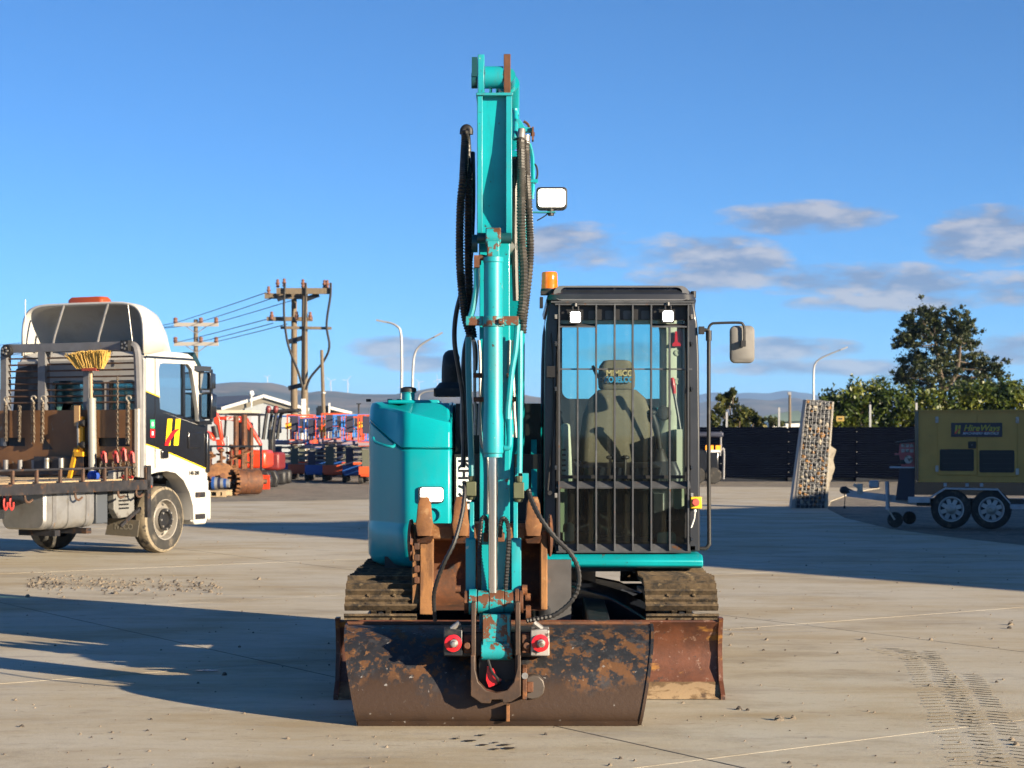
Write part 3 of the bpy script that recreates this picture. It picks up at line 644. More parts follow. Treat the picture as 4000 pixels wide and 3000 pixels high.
# exhaust stack
mb = MB(); mb.bb(-.56, -.36, 13.25, 13.6, 1.86, 1.915); mb.tube([(PX(973, 13.4), 13.4, 1.9), (PX(972, 13.4), 13.4, 2.0), (PX(973, 13.4), 13.4, 2.09), (PX(974, 13.4), 13.44, 2.135), (PX(974, 13.4), 13.52, 2.14)], .062, 14, sub=4)
mb.lathe([(.12, 0), (.10, .03), (.075, .06)], (PX(972, 13.4), 13.4, 1.9)); mb.build('exhaust_stack', 'black', EX)
# number plate lying on its side beside the boom
yb = 12.43
mb = MB(); mb.bb(PX(986, yb), PX(1018, yb), yb - .006, yb, PZ(1100, yb), PZ(988, yb)); npl = mb.build('number_plate', 'white', EX)
text('plate_lettering', 'KH 791', 'cabblack', npl, (PX(991, yb), yb - .0075, PZ(992, yb)), .105, (R(90), R(90), 0), bold=.003, sx=.95)

# ---- cab
YC = 12.25                                   # front plane of the cab posts
CX0, CX1 = PX(1175, YC), PX(1512, YC); CZ0, CZ1 = PZ(1192, YC), 2.575; CY1 = 13.85
def cab_frame():
    fr = MB()
    # posts: front pair, rear pair (loft so that the shoulders curve in to the roof)
    def post(x0, x1, ya, yb_, lean):
        rings = []
        for z, k in ((CZ0, 0), (1.6, 0), (2.1, .15), (2.32, .4), (2.46, 1.0)):
            rings.append([(x0 + lean * k, ya, z), (x1 + lean * k, ya, z), (x1 + lean * k, yb_, z), (x0 + lean * k, yb_, z)])
        fr.loft(rings, True, True, False)
    post(CX0, CX0 + .085, YC, YC + .10, .035); post(CX1 - .075, CX1, YC, YC + .10, -.04)
    post(CX0, CX0 + .07, CY1 - .12, CY1, .035); post(CX1 - .12, CX1, CY1 - .12, CY1, -.04)
    fr.bb(CX0, CX0 + .06, YC + .1, CY1 - .12, CZ0, 1.12); fr.bb(CX1 - .06, CX1, YC + .1, CY1 - .12, CZ0, 1.12)     # lower side skins
    fr.bb(CX0, CX0 + .05, YC + .1, CY1 - .12, 1.12, 1.18)
    fr.bb(CX1 - .055, CX1 - .005, YC + .70, YC + .76, 1.12, 2.4)
    fr.bb(CX0, CX1, CY1 - .06, CY1 - .01, CZ0, 1.60)                                              # rear lower wall
    fr.bb(CX0 + .02, CX1 - .02, YC, CY1, CZ0, CZ0 + .05)                                           # floor
    fr.bb(CX0 + .03, CX1 - .03, YC + .01, YC + .09, 2.395, 2.46)                                    # header
    return fr.build('cab_frame', 'cabgrey', EX, bevel=.012)
CAB = cab_frame()
def roof():
    mb = MB(); rings = []
    for z, o, f in ((2.44, .0, .0), (2.475, -.006, -.02), (2.51, .005, -.012), (2.545, .035, .05), (2.57, .075, .12), (2.585, .14, .2)):
        x0, x1, ya, yb_ = CX0 + .02 + o, CX1 - .025 - o, YC - .01 + f, CY1 - o
        rings.append([(x, y, z) for x, y in rrect(x0, x1, ya, yb_, .09, 4)])
    mb.loft(rings, True, True, True); rf = mb.build('cab_roof', 'cabgrey', CAB)
    # front visor: lighter lip round the long dark roof window
    ya = YC - .035
    out = rrect(PX(1196, YC), PX(1489, YC), PZ(650, YC), PZ(616, YC), .055, 5); inn = rrect(PX(1211, YC), PX(1474, YC), PZ(642, YC), PZ(620, YC), .034, 5)
    tilt = lambda p, d: (p[0], ya + d + (p[1] - PZ(650, YC)) * .75, p[1])
    v = MB(); v.loft([[tilt(p, .05) for p in out], [tilt(p, .0) for p in out], [tilt(p, -.004) for p in inn], [tilt(p, .02) for p in inn]], True, False, True)
    v.build('visor_lip', mat('satin_grey_lip', (.12, .122, .13), .45, 0, [((.16, .16, .165), 6, .5, .3)]), rf)
    g = MB(); g.sheet([tilt(p, .016) for p in inn]); g.build('roof_window', 'darkglass', rf)
    s_ = MB(); s_.bb(PX(1190, YC), PX(1498, YC), YC - .05, YC + .03, PZ(655, YC), PZ(651.5, YC)); s_.build('rain_gutter', 'guardgrey', rf)
    k = MB(); c = Q(1498, 634, YC + .05); k.cyl(c + Vector((0, 0, -.03)), c + Vector((0, 0, .015)), .018, n=10); k.build('roof_bolt', 'black', rf)
roof()
# lining and rear wall seen through the windscreen
mb = MB(); mb.bb(CX0 + .05, CX1 - .05, YC + .12, CY1 - .13, 2.40, 2.425); mb.build('cab_ceiling', 'plastic_dark', CAB)
yr = CY1 - .16
yp = 12.98
mb = MB(); mb.loft([[(PX(a, yp), yp + b, z) for a, b in ((1427 - e, .10), (1431 - e, .03), (1440 - e * .6, .0), (1462, .0), (1474, .02), (1478, .10))] for z, e in ((1.12, 12), (1.52, 12), (1.66, 3), (1.80, 0), (2.30, 0), (2.40, 4))], True, True, True)
pil = mb.build('pillar_trim', 'cream', CAB)
for v in (762, 824):
    c = Q(1463, v, yp); m2 = MB(); m2.lathe([(.022, 0), (.022, .006), (.013, .008), (.013, .004)], c, (0, -1, 0)); m2.build('trim_button', 'cream', pil)
mb = MB(); mb.prism([(CX1 - .11, YC + .5), (CX1 - .07, YC + .5), (CX1 - .07, CY1 - .2), (CX1 - .11, CY1 - .2)], 'z', 1.12, 1.62); mb.build('side_trim', 'cream', CAB)
mb = MB(); mb.bb(CX0 + .06, CX1 - .07, CY1 - .11, CY1 - .085, CZ0 + .05, PZ(862, CY1)); mb.build('rear_wall_lining', 'plastic_dark', CAB)
# rear window frame
mb = MB(); o1 = rrect(CX0 + .05, CX1 - .06, 1.56, 2.42, .03, 4); i1 = rrect(PX(1214, CY1), PX(1442, CY1), PZ(862, CY1), PZ(690, CY1), .06, 4)
mb.loft([[(a, CY1 - .06, b) for a, b in o1], [(a, CY1 - .03, b) for a, b in o1], [(a, CY1 - .03, b) for a, b in i1], [(a, CY1 - .06, b) for a, b in i1], [(a, CY1 - .06, b) for a, b in o1]], True, False, False); rw = mb.build('rear_window_frame', 'cabblack', CAB)
mb = MB(); mb.sheet([(a, CY1 - .045, b) for a, b in i1]); mb.build('rear_pane', glass('pale_blue_rear_glass', (.52, .97, .95), .5, ((.1, .12, .12), 60, .0)), rw)
# windscreen panes
yg = YC + .035
mb = MB(); mb.sheet([(CX0 + .09, yg, PZ(1028, YC)), (CX1 - .08, yg, PZ(1028, YC)), (CX1 - .08, yg, 2.395), (CX0 + .09, yg, 2.395)]); mb.build('upper_windscreen', 'cabglass', CAB)
mb = MB(); mb.sheet([(CX0 + .09, yg, PZ(1187, YC)), (CX1 - .08, yg, PZ(1187, YC)), (CX1 - .08, yg, PZ(1034, YC)), (CX0 + .09, yg, PZ(1034, YC))]); mb.build('lower_windscreen', glass('dark_lower_glass', (.42, .52, .46), .9, ((.6, .62, .5), 90, .01)), CAB)
mb = MB(); mb.bb(CX0 + .085, CX1 - .075, yg - .012, yg + .012, PZ(1034, YC), PZ(1027, YC)); mb.build('windscreen_rail', 'cabblack', CAB)
for x in (CX0 + .095, CX1 - .085):
    mb = MB(); mb.bb(x - .014, x + .014, yg - .02, yg + .02, PZ(1188, YC), 2.395); mb.build('windscreen_seal', 'cabblack', CAB)
for (x, nm) in ((CX1 - .028, 'door_window'), (CX0 + .028, 'side_window')):
    mb = MB(); mb.sheet([(x, YC + .10, 1.18), (x, CY1 - .12, 1.18), (x, CY1 - .12, 2.40), (x, YC + .10, 2.40)]); mb.build(nm, 'cabglass', CAB)
# interior
ys = 13.05
def seat():
    mb = MB(); rings = []
    def ring(z, w, d, yy, r): return [(PX(1335, ys) + a, yy + b, z) for a, b in rrect(-w, w, -d, d, r, 4)]
    mb.loft([ring(1.36, .25, .06, ys, .05), ring(1.40, .275, .085, ys, .07), ring(1.55, .270, .09, ys + .02, .075), ring(1.72, .245, .085, ys + .05, .07), ring(1.84, .20, .075, ys + .07, .065), ring(1.90, .135, .055, ys + .08, .05), ring(1.915, .07, .03, ys + .085, .025)], True, True, True)
    st = mb.build('seat_backrest', 'seatcloth', CAB)
    h = MB(); hr = lambda z, w, d: [(PX(1333, ys) + a, ys + .07 + b, z) for a, b in rrect(-w, w, -d, d, min(w, d) * .8, 4)]
    h.loft([hr(1.905, .118, .05), hr(1.92, .128, .06), hr(2.0, .132, .065), hr(2.07, .122, .062), hr(2.105, .095, .05), hr(2.112, .06, .03)], True, True, True)
    hd = h.build('headrest', 'seatcloth', st)
    yt = ys + .07 - .0655
    text('lettering', 'MIMICO', 'textyellow', hd, (PX(1309, yt), yt - .016, PZ(812, yt)), .058, bold=.0015, sx=.93)
    text('lettering', 'KOBELCO', 'textblue', hd, (PX(1305, yt), yt - .022, PZ(826, yt)), .056, bold=.0022, sx=.80)
    c = MB(); c.loft([[(PX(1335, ys) + a, b, 1.24) for a, b in rrect(-.25, .25, ys - .55, ys + .02, .07, 4)], [(PX(1335, ys) + a, b, 1.36) for a, b in rrect(-.27, .27, ys - .57, ys + .04, .08, 4)], [(PX(1335, ys) + a, b, 1.39) for a, b in rrect(-.22, .22, ys - .52, ys, .07, 4)]], True, True, True)
    c.build('seat_cushion', 'plastic_dark', st)
    b = MB(); b.bb(PX(1335, ys) - .2, PX(1335, ys) + .2, ys - .45, ys, CZ0 + .05, 1.24); b.build('seat_base', 'plastic_dark', st)
    k = MB(); k.tube([(PX(1300, ys) - .06, ys + .1, 2.07), (PX(1300, ys) - .03, ys + .06, 2.0), (PX(1300, ys), ys, 1.97)], .012, 6); k.build('seat_strap', 'levergrey', st)
seat()
def console(uc, hood_):
    y = 12.75; x = PX(uc, y); mb = MB()
    mb.loft([[(x + a, b, 1.0) for a, b in rrect(-.11, .11, y - .05, y + .5, .04)], [(x + a, b, 1.32) for a, b in rrect(-.12, .12, y - .08, y + .5, .04)], [(x + a, b, 1.40) for a, b in rrect(-.09, .09, y - .05, y + .45, .04)]], True, True, True)
    c = mb.build('control_console', 'plastic_dark', CAB)
    j = MB(); j.lathe([(.06, 0), (.055, .02), (.04, .05), (.035, .07), (.02, .09)], (x - .02, y + .02, 1.40)); j.tube([(x - .02, y + .02, 1.46), (x - .03, y + .01, 1.55), (x - .05, y - .01, 1.64), (x - .075, y - .02, 1.72)], [.018, .022, .026, .022], 10); j.ellip((x - .08, y - .02, 1.735), (.035, .03, .022)); j.build('joystick', 'black', c)
    return c
c1 = console(1432, 0); c2 = console(1228, 0)
mb = MB(); mb.lathe([(.055, 0), (.05, .03), (.02, .04)], Q(1434, 893, 13.0), (0, -1, .3)); mb.build('cup_holder', 'black', c1)
y = 12.8
mb = MB(); mb.tube([Q(1472, 945, y), Q(1466, 905, y), Q(1456, 848, y)], .010, 8, sub=3); mb.build('safety_lever', 'levergrey', CAB)
mb = MB(); mb.tube([Q(1456.5, 850, y - .01), Q(1455, 838, y - .01), Q(1452, 820, y - .01), Q(1451, 816, y - .01)], [.014, .017, .017, .012], 10); mb.build('lever_grip', 'redpaint', CAB, 'red grip of the tall lever')
y = yp - .01
mb = MB(); mb.prism([(PX(1452, y), PZ(748, y)), (PX(1470, y), PZ(748, y)), (PX(1470, y), PZ(743, y)), (PX(1463.5, y), PZ(738, y)), (PX(1462, y), PZ(716, y)), (PX(1458, y), PZ(716, y)), (PX(1457, y), PZ(738, y)), (PX(1452, y), PZ(743, y))], 'y', y - .02, y); mb.build('escape_hammer', 'redpaint', CAB, 'red escape hammer on the rear pillar')
y = 12.55                                  # pale vent tower at the left, dark front panels, pedals
mb = MB(); mb.loft([[(PX(1213, y), y, 1.25), (PX(1240, y), y, 1.25), (PX(1240, y), y + .2, 1.25), (PX(1213, y), y + .2, 1.25)], [(PX(1213, y), y, 1.66), (PX(1232, y), y, 1.66), (PX(1232, y), y + .2, 1.66), (PX(1213, y), y + .2, 1.66)]], True, True, False); vt = mb.build('vent_tower', 'cream', CAB, bevel=.02)
for k in range(6):
    m2 = MB(); m2.bb(PX(1214, y), PX(1222, y), y - .006, y + .01, 1.30 + k * .035, 1.312 + k * .035); m2.build('vent_slot', 'black', vt)
mb = MB(); mb.bb(PX(1290, y), PX(1440, y), 12.62, 12.70, CZ0 + .05, 1.20); mb.build('front_panel', 'plastic_dark', CAB, bevel=.02)
for u in (1305, 1335, 1362, 1390):
    mb = MB(); mb.bar((PX(u, 12.5), 12.6, 1.05), (PX(u, 12.5), 12.42, .90), .05, .012); mb.build('pedal', 'levergrey', CAB)
for u in (1318, 1350):
    mb = MB(); mb.tube([(PX(u, 12.5), 12.6, .95), (PX(u, 12.5), 12.5, 1.2), (PX(u, 12.5), 12.47, 1.42)], .010, 8, sub=3); mb.ellip((PX(u, 12.5), 12.47, 1.43), (.03, .02, .016)); mb.build('travel_lever', 'black', CAB)
for (u, v0, v1, w) in ((1216, 1150, 1040, 10), (1228, 1170, 1130, 12), (1470, 1100, 1040, 14), (1440, 1175, 1150, 20)):
    mb = MB(); yy = 12.42; mb.prism(rrect(PX(u - w, yy), PX(u + w, yy), PZ(v0, yy), PZ(v1, yy), .02), 'y', yy, yy + .05); mb.build('floor_trim', 'cream', CAB)

# ---- guard cage in front of the windscreen
YG = YC - .055
guard = MB(); guard.bb(PX(1199, YG), PX(1494, YG), YG - .004, YG + .05, PZ(659, YG), PZ(655.5, YG)); GU = guard.build('windscreen_guard', 'guardgrey', EX)
for k, u in enumerate((1208, 1248, 1288, 1328, 1367, 1407, 1447, 1487)):
    top = 706 if k in (1, 6) else 658
    mb = MB(); mb.bb(PX(u, YG) - .005, PX(u, YG) + .005, YG - .008, YG + .052, PZ(1189, YG), PZ(top, YG)); mb.build('guard_bar', 'guardgrey', GU)
def tilted(v0, v1, name):
    mb = MB(); z0, z1 = PZ(v1, YG), PZ(v0, YG); mb.prism([(YG - .001, z0), (YG + .058, z1), (YG + .058, z1 - .008), (YG + .003, z0 - .008)], 'x', PX(1202, YG), PX(1492, YG)); mb.build(name, 'guardgrey', GU)
tilted(1040, 1053, 'guard_crossbar'); tilted(1176, 1192, 'guard_crossbar')
mb = MB(); mb.bb(PX(1204, YG), PX(1496, YG), YG + .02, YG + .032, PZ(798.5, YG), PZ(795.5, YG)); mb.build('guard_crossbar', 'guardgrey', GU)
for (a, b) in ((1207, 1286), (1407, 1487)):
    mb = MB(); mb.prism([(YG - .004, PZ(707.5, YG)), (YG + .06, PZ(700, YG)), (YG + .06, PZ(698, YG)), (YG - .004, PZ(704.5, YG))], 'x', PX(a, YG), PX(b, YG)); mb.build('lamp_shelf', 'guardgrey', GU)
for u in (1201, 1495):
    for v in (684, 742, 840, 1010, 1070, 1165):
        mb = MB(); mb.bb(PX(u, YG) - .008, PX(u, YG) + .008, YG - .003, YC + .005, PZ(v, YG) - .014, PZ(v, YG) + .014); mb.cyl(Q(u, v, YG - .016), Q(u, v, YG), .009, n=8); mb.build('guard_bolt', 'cabgrey' if v not in (684, 1070) else 'steel', GU)
for u in (1280, 1316, 1355, 1394):                              # light strips of the header behind the bars
    mb = MB(); mb.prism(rrect(PX(u - 9, YC), PX(u + 9, YC), PZ(690, YC), PZ(671, YC), .008, 2), 'y', YC - .008, YC + .004); mb.build('header_pad', 'guardgrey', CAB)
mb = MB(); mb.bb(PX(1205, YC), PX(1492, YC), YC - .006, YC + .08, PZ(691, YC), PZ(659, YC)); mb.build('header_panel', 'cabblack', CAB)
for (u, v) in ((1243, 685), (1443, 683)):
    y = YG - .03; mb = MB(); mb.prism(rrect(PX(u - 13.5, y), PX(u + 13.5, y), PZ(v + 14, y), PZ(v - 14, y), .008), 'y', y, y + .05); l = mb.build('work_lamp', 'black', GU)
    mb = MB(); mb.prism(rrect(PX(u - 10.5, y), PX(u + 10.5, y), PZ(v + 11, y), PZ(v - 11, y), .010), 'y', y - .006, y + .002); mb.build('lamp_lens', 'lamp_white', l)
    mb = MB(); mb.tube([Q(u - 6, v - 14, y + .02), Q(u - 6, v - 22, y + .02), Q(u, v - 26, y + .02), Q(u + 6, v - 22, y + .02), Q(u + 6, v - 14, y + .02)], .006, 6); mb.cyl(Q(u, v - 30, y + .02), Q(u, v - 23, y + .02), .012, n=8); mb.build('lamp_bracket', 'levergrey', l)
# beacon
y = YC + .12
mb = MB(); mb.bb(PX(1168, y), PX(1212, y), y - .06, y + .06, PZ(637, y), PZ(630, y)); mb.cyl(Q(1187, 632, y), Q(1187, 624, y), .062, .058, 20); bc = mb.build('beacon', 'black', EX)
mb = MB(); c = Q(1187, 624, y); h = PZ(588, y) - PZ(624, y); mb.lathe([(.056, 0), (.056, h * .25), (.054, h * .27), (.055, h * .5), (.053, h * .52), (.053, h * .92), (.047, h), (.02, h * 1.01)], c, n=24); mb.build('beacon_lens', 'amber', bc)
# mirror, its arm and the grab rail
y = YC + .03
mb = MB(); mb.tube([Q(1515, 714, y), Q(1530, 717, y), Q(1531, 760, y), Q(1531, 1000, y), Q(1532, 1160, y), Q(1531, 1176, y), Q(1525, 1184, y), Q(1512, 1185, y)], .0135, 10, sub=4); rail = mb.build('grab_rail', 'black', EX)
mb = MB(); mb.tube([Q(1530, 722, y), Q(1531, 708, y), Q(1537, 700, y), Q(1548, 698, y), Q(1596, 697, y), Q(1605, 701, y), Q(1608, 712, y), Q(1608, 744, y)], .0085, 8, sub=4); mb.cyl(Q(1531, 736, y), Q(1531, 714, y), .02, n=12); mb.bb(PX(1600, y), PX(1610, y), y - .03, y + .01, PZ(749, y), PZ(736, y)); ma = mb.build('mirror_arm', 'black', EX)
mb = MB(); ym = y + .02; rg = lambda s, d: [(PX(1605, ym) + (a - PX(1605, ym)) * s, ym + d, PZ(744, ym) + (b - PZ(744, ym)) * s) for a, b in rrect(PX(1578, ym), PX(1631, ym), PZ(784, ym), PZ(703, ym), .035, 5)]
mb.loft([rg(.86, 0), rg(.97, .008), rg(1, .025), rg(1, .05)], True, True, True); mb.build('mirror', 'mirrorback', EX)
mb = MB(); mb.bb(PX(1509, y), PX(1520, y), y - .05, y + .02, PZ(722, y), PZ(706, y)); mb.build('mirror_bracket', 'black', EX)
# emergency stop
y = YC - .03
mb = MB(); mb.bb(PX(1491, y), PX(1515, y), y - .04, y + .02, PZ(1098, y), PZ(1073, y)); es = mb.build('emergency_stop_box', 'estop_yellow', EX, bevel=.004)
mb = MB(); mb.lathe([(.024, 0), (.026, .012), (.026, .022), (.02, .028)], Q(1502, 1085, y - .04), (0, -1, 0)); mb.build('stop_button', mat('faded_red_button', (.55, .08, .06), .5), es)
mb = MB(); mb.cyl(Q(1501, 1106, y - .01), Q(1501, 1099, y - .01), .011, n=10); mb.tube([Q(1501, 1106, y - .01), Q(1500, 1120, y), Q(1493, 1140, y)], .005, 6); mb.build('cable_gland', 'white', es)
# left post: wiper arm, gas strut and boxes
y = YC - .02
mb = MB(); mb.tube([Q(1183, 1060, y), Q(1187, 1010, y), Q(1195, 930, y), Q(1199, 850, y)], .006, 6); mb.tube([Q(1190, 1060, y), Q(1196, 860, y), Q(1194, 760, y), Q(1190, 720, y)], .004, 6); mb.cyl(Q(1188, 1065, y - .02), Q(1188, 1065, y + .02), .016, n=10); mb.build('wiper_arm', 'black', CAB)
for (a, b, c, d, e) in ((1181, 1199, 815, 791, .03), (1166, 1173, 664, 642, .1)):
    mb = MB(); mb.bb(PX(a, y), PX(b, y), y - .03, y + e, PZ(c, y), PZ(d, y)); mb.build('post_bracket', 'cabblack', CAB)
# step bar under the cab
mb = MB(); ya = YC - .10
mb.prism([(ya + .02, PZ(1226, ya)), (ya, PZ(1221, ya)), (ya - .004, PZ(1211, ya)), (ya + .05, PZ(1199, ya)), (ya + .4, PZ(1199, ya)), (ya + .4, PZ(1228, ya)), (ya + .06, PZ(1229, ya))], 'x', PX(1172, ya), PX(1519, ya)); mb.build('cab_deck_step', 'teal', EX, bevel=.008)
# ---- boom, dipper and their rams
BX = -.02
mb = MB()
outer = [(13.2, 1.30), (13.05, 1.55), (12.75, 2.15), (12.35, 2.85), (12.02, 3.20), (11.62, 3.36), (11.20, 3.30), (10.75, 2.98)]
inner = [(10.75, 2.66), (11.05, 2.78), (11.45, 2.92), (11.85, 2.82), (12.15, 2.50), (12.50, 1.95), (12.80, 1.30), (13.0, 1.20)]
mb.prism(outer + inner, 'x', BX - .125, BX + .105)
mb.prism([(10.80, 2.995), (10.68, 2.80), (10.66, 2.62), (10.74, 2.52), (10.80, 2.66)], 'x', BX - .13, BX + .04); boom = mb.build('boom', 'teal', EX, bevel=.01)
mb = MB(); mb.cyl((BX - .17, 10.66, 2.66), (BX + .05, 10.66, 2.66), .06, n=18); mb.build('boom_tip_pin', 'steel', boom)
for x in (BX - .02,):
    mb = MB(); mb.cyl((x, 12.55, .98), (x, 12.38, 1.75), .055); mb.cyl((x, 12.38, 1.75), (x, 12.25, 2.45), .032); mb.build('boom_ram', 'teal', EX)
mb = MB(); mb.cyl((BX, 11.65, 3.42), (BX, 10.95, 3.66), .065); mb.cyl((BX, 10.95, 3.66), (BX, 10.32, 3.585), .04); mb.build('arm_ram', 'teal', EX)
# boom side pipes and clamps (seen right of the arm)
for (u0, v0, u1, v1, yy) in ((1122, 640, 1122, 1000, 11.4), (1128, 700, 1128, 960, 11.5)):
    pass
YD = 10.28                                   # front face of the dipper
DX0, DX1 = PX(1031, YD), PX(1106, YD); DXC = (DX0 + DX1) / 2
zt, zm = PZ(207, YD), PZ(505, YD)
mb = MB()                                    # closed box below, open channel above
mb.prism([(YD, .50), (YD, zm + .02), (YD + .035, zm + .15), (YD + .012, zt), (YD + .24, zt), (YD + .36, 2.75), (YD + .36, 2.50), (YD + .22, .55), (YD + .16, .46)], 'x', DX0 + .012, DX1 - .012)
dip = mb.build('dipper', 'teal', EX, bevel=.004)
for (x0, x1, mm) in ((DX0, DX0 + .030, 'teal_worn'), (DX1 - .034, DX1, 'teal_worn')):
    mb = MB(); mb.prism([(YD - .055, PZ(480, YD)), (YD - .070, PZ(430, YD)), (YD - .035, PZ(320, YD)), (YD - .024, zt), (YD + .25, zt), (YD + .30, 2.72), (YD + .02, zm - .03), (YD - .035, zm)], 'x', x0, x1); mb.build('channel_flange', mm, dip, bevel=.003)
mb = MB(); mb.bb(DX0 - .006, DX1 + .006, YD - .035, YD + .255, zt - .004, zt + .012); mb.build('channel_cap', 'teal_worn', dip, bevel=.003)
for (u0, u1, v1, mm) in ((1032, 1046, 115, 'teal_worn'), (1088, 1103, 114, 'rust')):
    mb = MB(); mb.prism([(YD + .02, zt + .012), (YD + .20, zt + .012), (YD + .14, PZ(v1, YD)), (YD + .03, PZ(v1, YD)), (YD - .005, PZ(170, YD))], 'x', PX(u0, YD), PX(u1, YD)); mb.build('ram_lug', mm, dip, bevel=.003)
c = PZ(163, YD); mb = MB(); mb.cyl((PX(1047, YD), YD + .06, c), (PX(1087, YD), YD + .06, c), .062, n=24); mb.build('arm_ram_eye', 'teal_worn', dip)
for u in (1060, 1074):
    mb = MB(); mb.cyl((PX(u, YD), YD + .05, c - .06), (PX(u, YD), YD + .09, zt + .01), .008); mb.build('grease_pipe', 'chrome', dip)
mb = MB(); mb.cyl((PX(1018, YD), YD + .05, PZ(170, YD)), (PX(1031, YD), YD + .05, PZ(170, YD)), .045, n=12); mb.bb(PX(1019, YD), PX(1031, YD), YD, YD + .10, PZ(165, YD), PZ(123, YD)); mb.build('pin_retainer', mat('dark_teal_casting', (.004, .05, .06), .4), dip)
# tip-link cheek plates at the foot
for s in (-1, 1):
    xo = DX0 - .018 if s < 0 else DX1 + .006
    mb = MB(); mb.prism([(YD - .02, PZ(1300, YD)), (YD - .05, PZ(1270, YD)), (YD - .05, PZ(1175, YD)), (YD - .02, PZ(1145, YD)), (YD + .02, PZ(1085, YD)), (YD + .10, PZ(1085, YD)), (YD + .14, PZ(1200, YD)), (YD + .10, PZ(1310, YD))], 'x', xo - .026 if s < 0 else xo, xo if s < 0 else xo + .026)
    mb.prism([(YD - .055, PZ(1280, YD)), (YD - .055, PZ(1165, YD)), (YD - .045, PZ(1160, YD)), (YD - .045, PZ(1280, YD))], 'x', xo - .045 if s < 0 else xo - .01, xo + .01 if s < 0 else xo + .045)
    mb.build('tipping_link', 'teal_worn', EX, bevel=.004)
# bucket ram
YR = 10.14; rx = PX(1065.5, YR); rr = PX(1086, YR) - rx
zz = lambda v: PZ(v, YR)
mb = MB(); mb.lathe([(.02, zz(988)), (rr * .98, zz(988)), (rr * .98, zz(980)), (rr * 1.08, zz(978)), (rr * 1.10, zz(968)), (rr * 1.10, zz(908)), (rr, zz(893)), (rr, zz(568)), (rr * 1.08, zz(566)), (rr * 1.08, zz(556)), (rr * .8, zz(555)), (.02, zz(555))], (rx, YR, 0), n=28); ram = mb.build('bucket_ram', 'teal_worn', EX)
mb = MB(); mb.lathe([(.006, zz(1280)), (PX(1076, YR) - rx, zz(1280)), (PX(1076, YR) - rx, zz(985)), (.006, zz(985))], (rx, YR, 0), n=24); mb.build('ram_rod', 'chrome', ram)
mb = MB(); w = PX(1082, YR) - rx; mb.bb(rx - w * .82, rx + w * .82, YR - .035, YR + .05, zz(556), zz(515)); mb.cyl((rx - w, YR + .01, zz(512)), (rx + w, YR + .01, zz(512)), .052, n=22); mb.build('ram_head_eye', 'teal_rusty', ram, bevel=.006)
mb = MB(); mb.cyl((rx - .09, YR + .06, zz(512)), (rx + .1, YR + .06, zz(512)), .03, n=14); mb.cyl((PX(1019, YR), YR + .1, zz(522)), (PX(1031, YR), YR + .1, zz(522)), .05, n=12); mb.build('ram_head_pin', bpy.data.materials['dark_teal_casting'], ram)
mb = MB(); mb.ring((rx, YR, zz(706)), (rx, YR, zz(684)), rr * 1.16, rr * .99, 26)
for (a, b) in ((1006, 1044), (1086, 1120)): mb.bb(PX(a, YR), PX(b, YR), YR - .01, YR + .03, zz(703), zz(683))
mb.bb(PX(1077, YR), PX(1089, YR), YR - .075, YR - .02, zz(701), zz(690)); mb.build('pipe_clamp', 'teal_rusty', ram, bevel=.003)
mb = MB(); mb.tube([Q(1089, 968, YR), Q(1098, 966, YR), Q(1101, 956, YR), Q(1101, 905, YR)], .017, 10, sub=4); mb.build('ram_port_elbow', 'teal_worn', ram)
mb = MB(); mb.tube([Q(1058, 560, YR), Q(1040, 556, YR), Q(1034, 560, YR), Q(1033, 572, YR)], .017, 10, sub=3); mb.bb(PX(1024, YR), PX(1036, YR), YR - .02, YR + .02, zz(578), zz(552)); mb.build('ram_port_block', 'rust', ram, bevel=.004)
# steel pipes beside the ram
def pipe(name, m, pts, r, y=10.2, parent=None, sub=5):
    mb = MB(); mb.tube([Q(u, v, (yy[0] if yy else y)) for u, v, *yy in pts], r, 8, sub=sub); return mb.build(name, m, parent or EX)
pipe('hydraulic_pipe', 'teal_worn', [(1028, 578), (1030, 590), (1029, 620), (1022, 665), (1014, 690), (1010, 700)], .0165, 10.16)
pipe('hydraulic_pipe', 'teal_worn', [(1118, 700), (1116, 730), (1113, 760), (1106, 800), (1101, 850), (1098, 880), (1097, 912)], .0165, 10.16)
pipe('hydraulic_pipe', 'teal_worn', [(1124, 715), (1124, 800), (1123, 950), (1122, 1022)], .0165, 10.2)
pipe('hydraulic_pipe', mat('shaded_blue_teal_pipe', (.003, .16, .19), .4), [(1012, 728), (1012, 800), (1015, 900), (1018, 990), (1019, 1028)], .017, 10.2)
for (u, x1) in ((1025, 1027), (1037, 1036)):
    pipe('bare_hydraulic_pipe', 'steel', [(u - 3, 735), (u, 770), (u + .5, 860), (x1, 890), (x1 - 2, 940)], .009, 10.27)
for u in (1101, 1110):
    pipe('bare_hydraulic_pipe', 'steel', [(u, 735), (u - 2, 790), (u, 850), (u + 1, 890), (u + 5, 945)], .009, 10.27)
pipe('bare_hydraulic_pipe', 'steel', [(1036, 890), (1038, 930), (1041, 960), (1053, 985), (1055, 1040), (1054, 1110)], .008, 10.27)
for (a, b, v) in ((1022, 1042, 811), (1023, 1045, 863), (1094, 1106, 812), (1102, 1116, 862)):
    mb = MB(); mb.bb(PX(a, 10.25), PX(b, 10.25), 10.22, 10.27, PZ(v + 5, 10.25), PZ(v - 5, 10.25)); mb.cyl(Q((a + b) / 2, v, 10.21), Q((a + b) / 2, v, 10.225), .012, n=6); mb.build('pipe_saddle', 'rust', EX, bevel=.003)
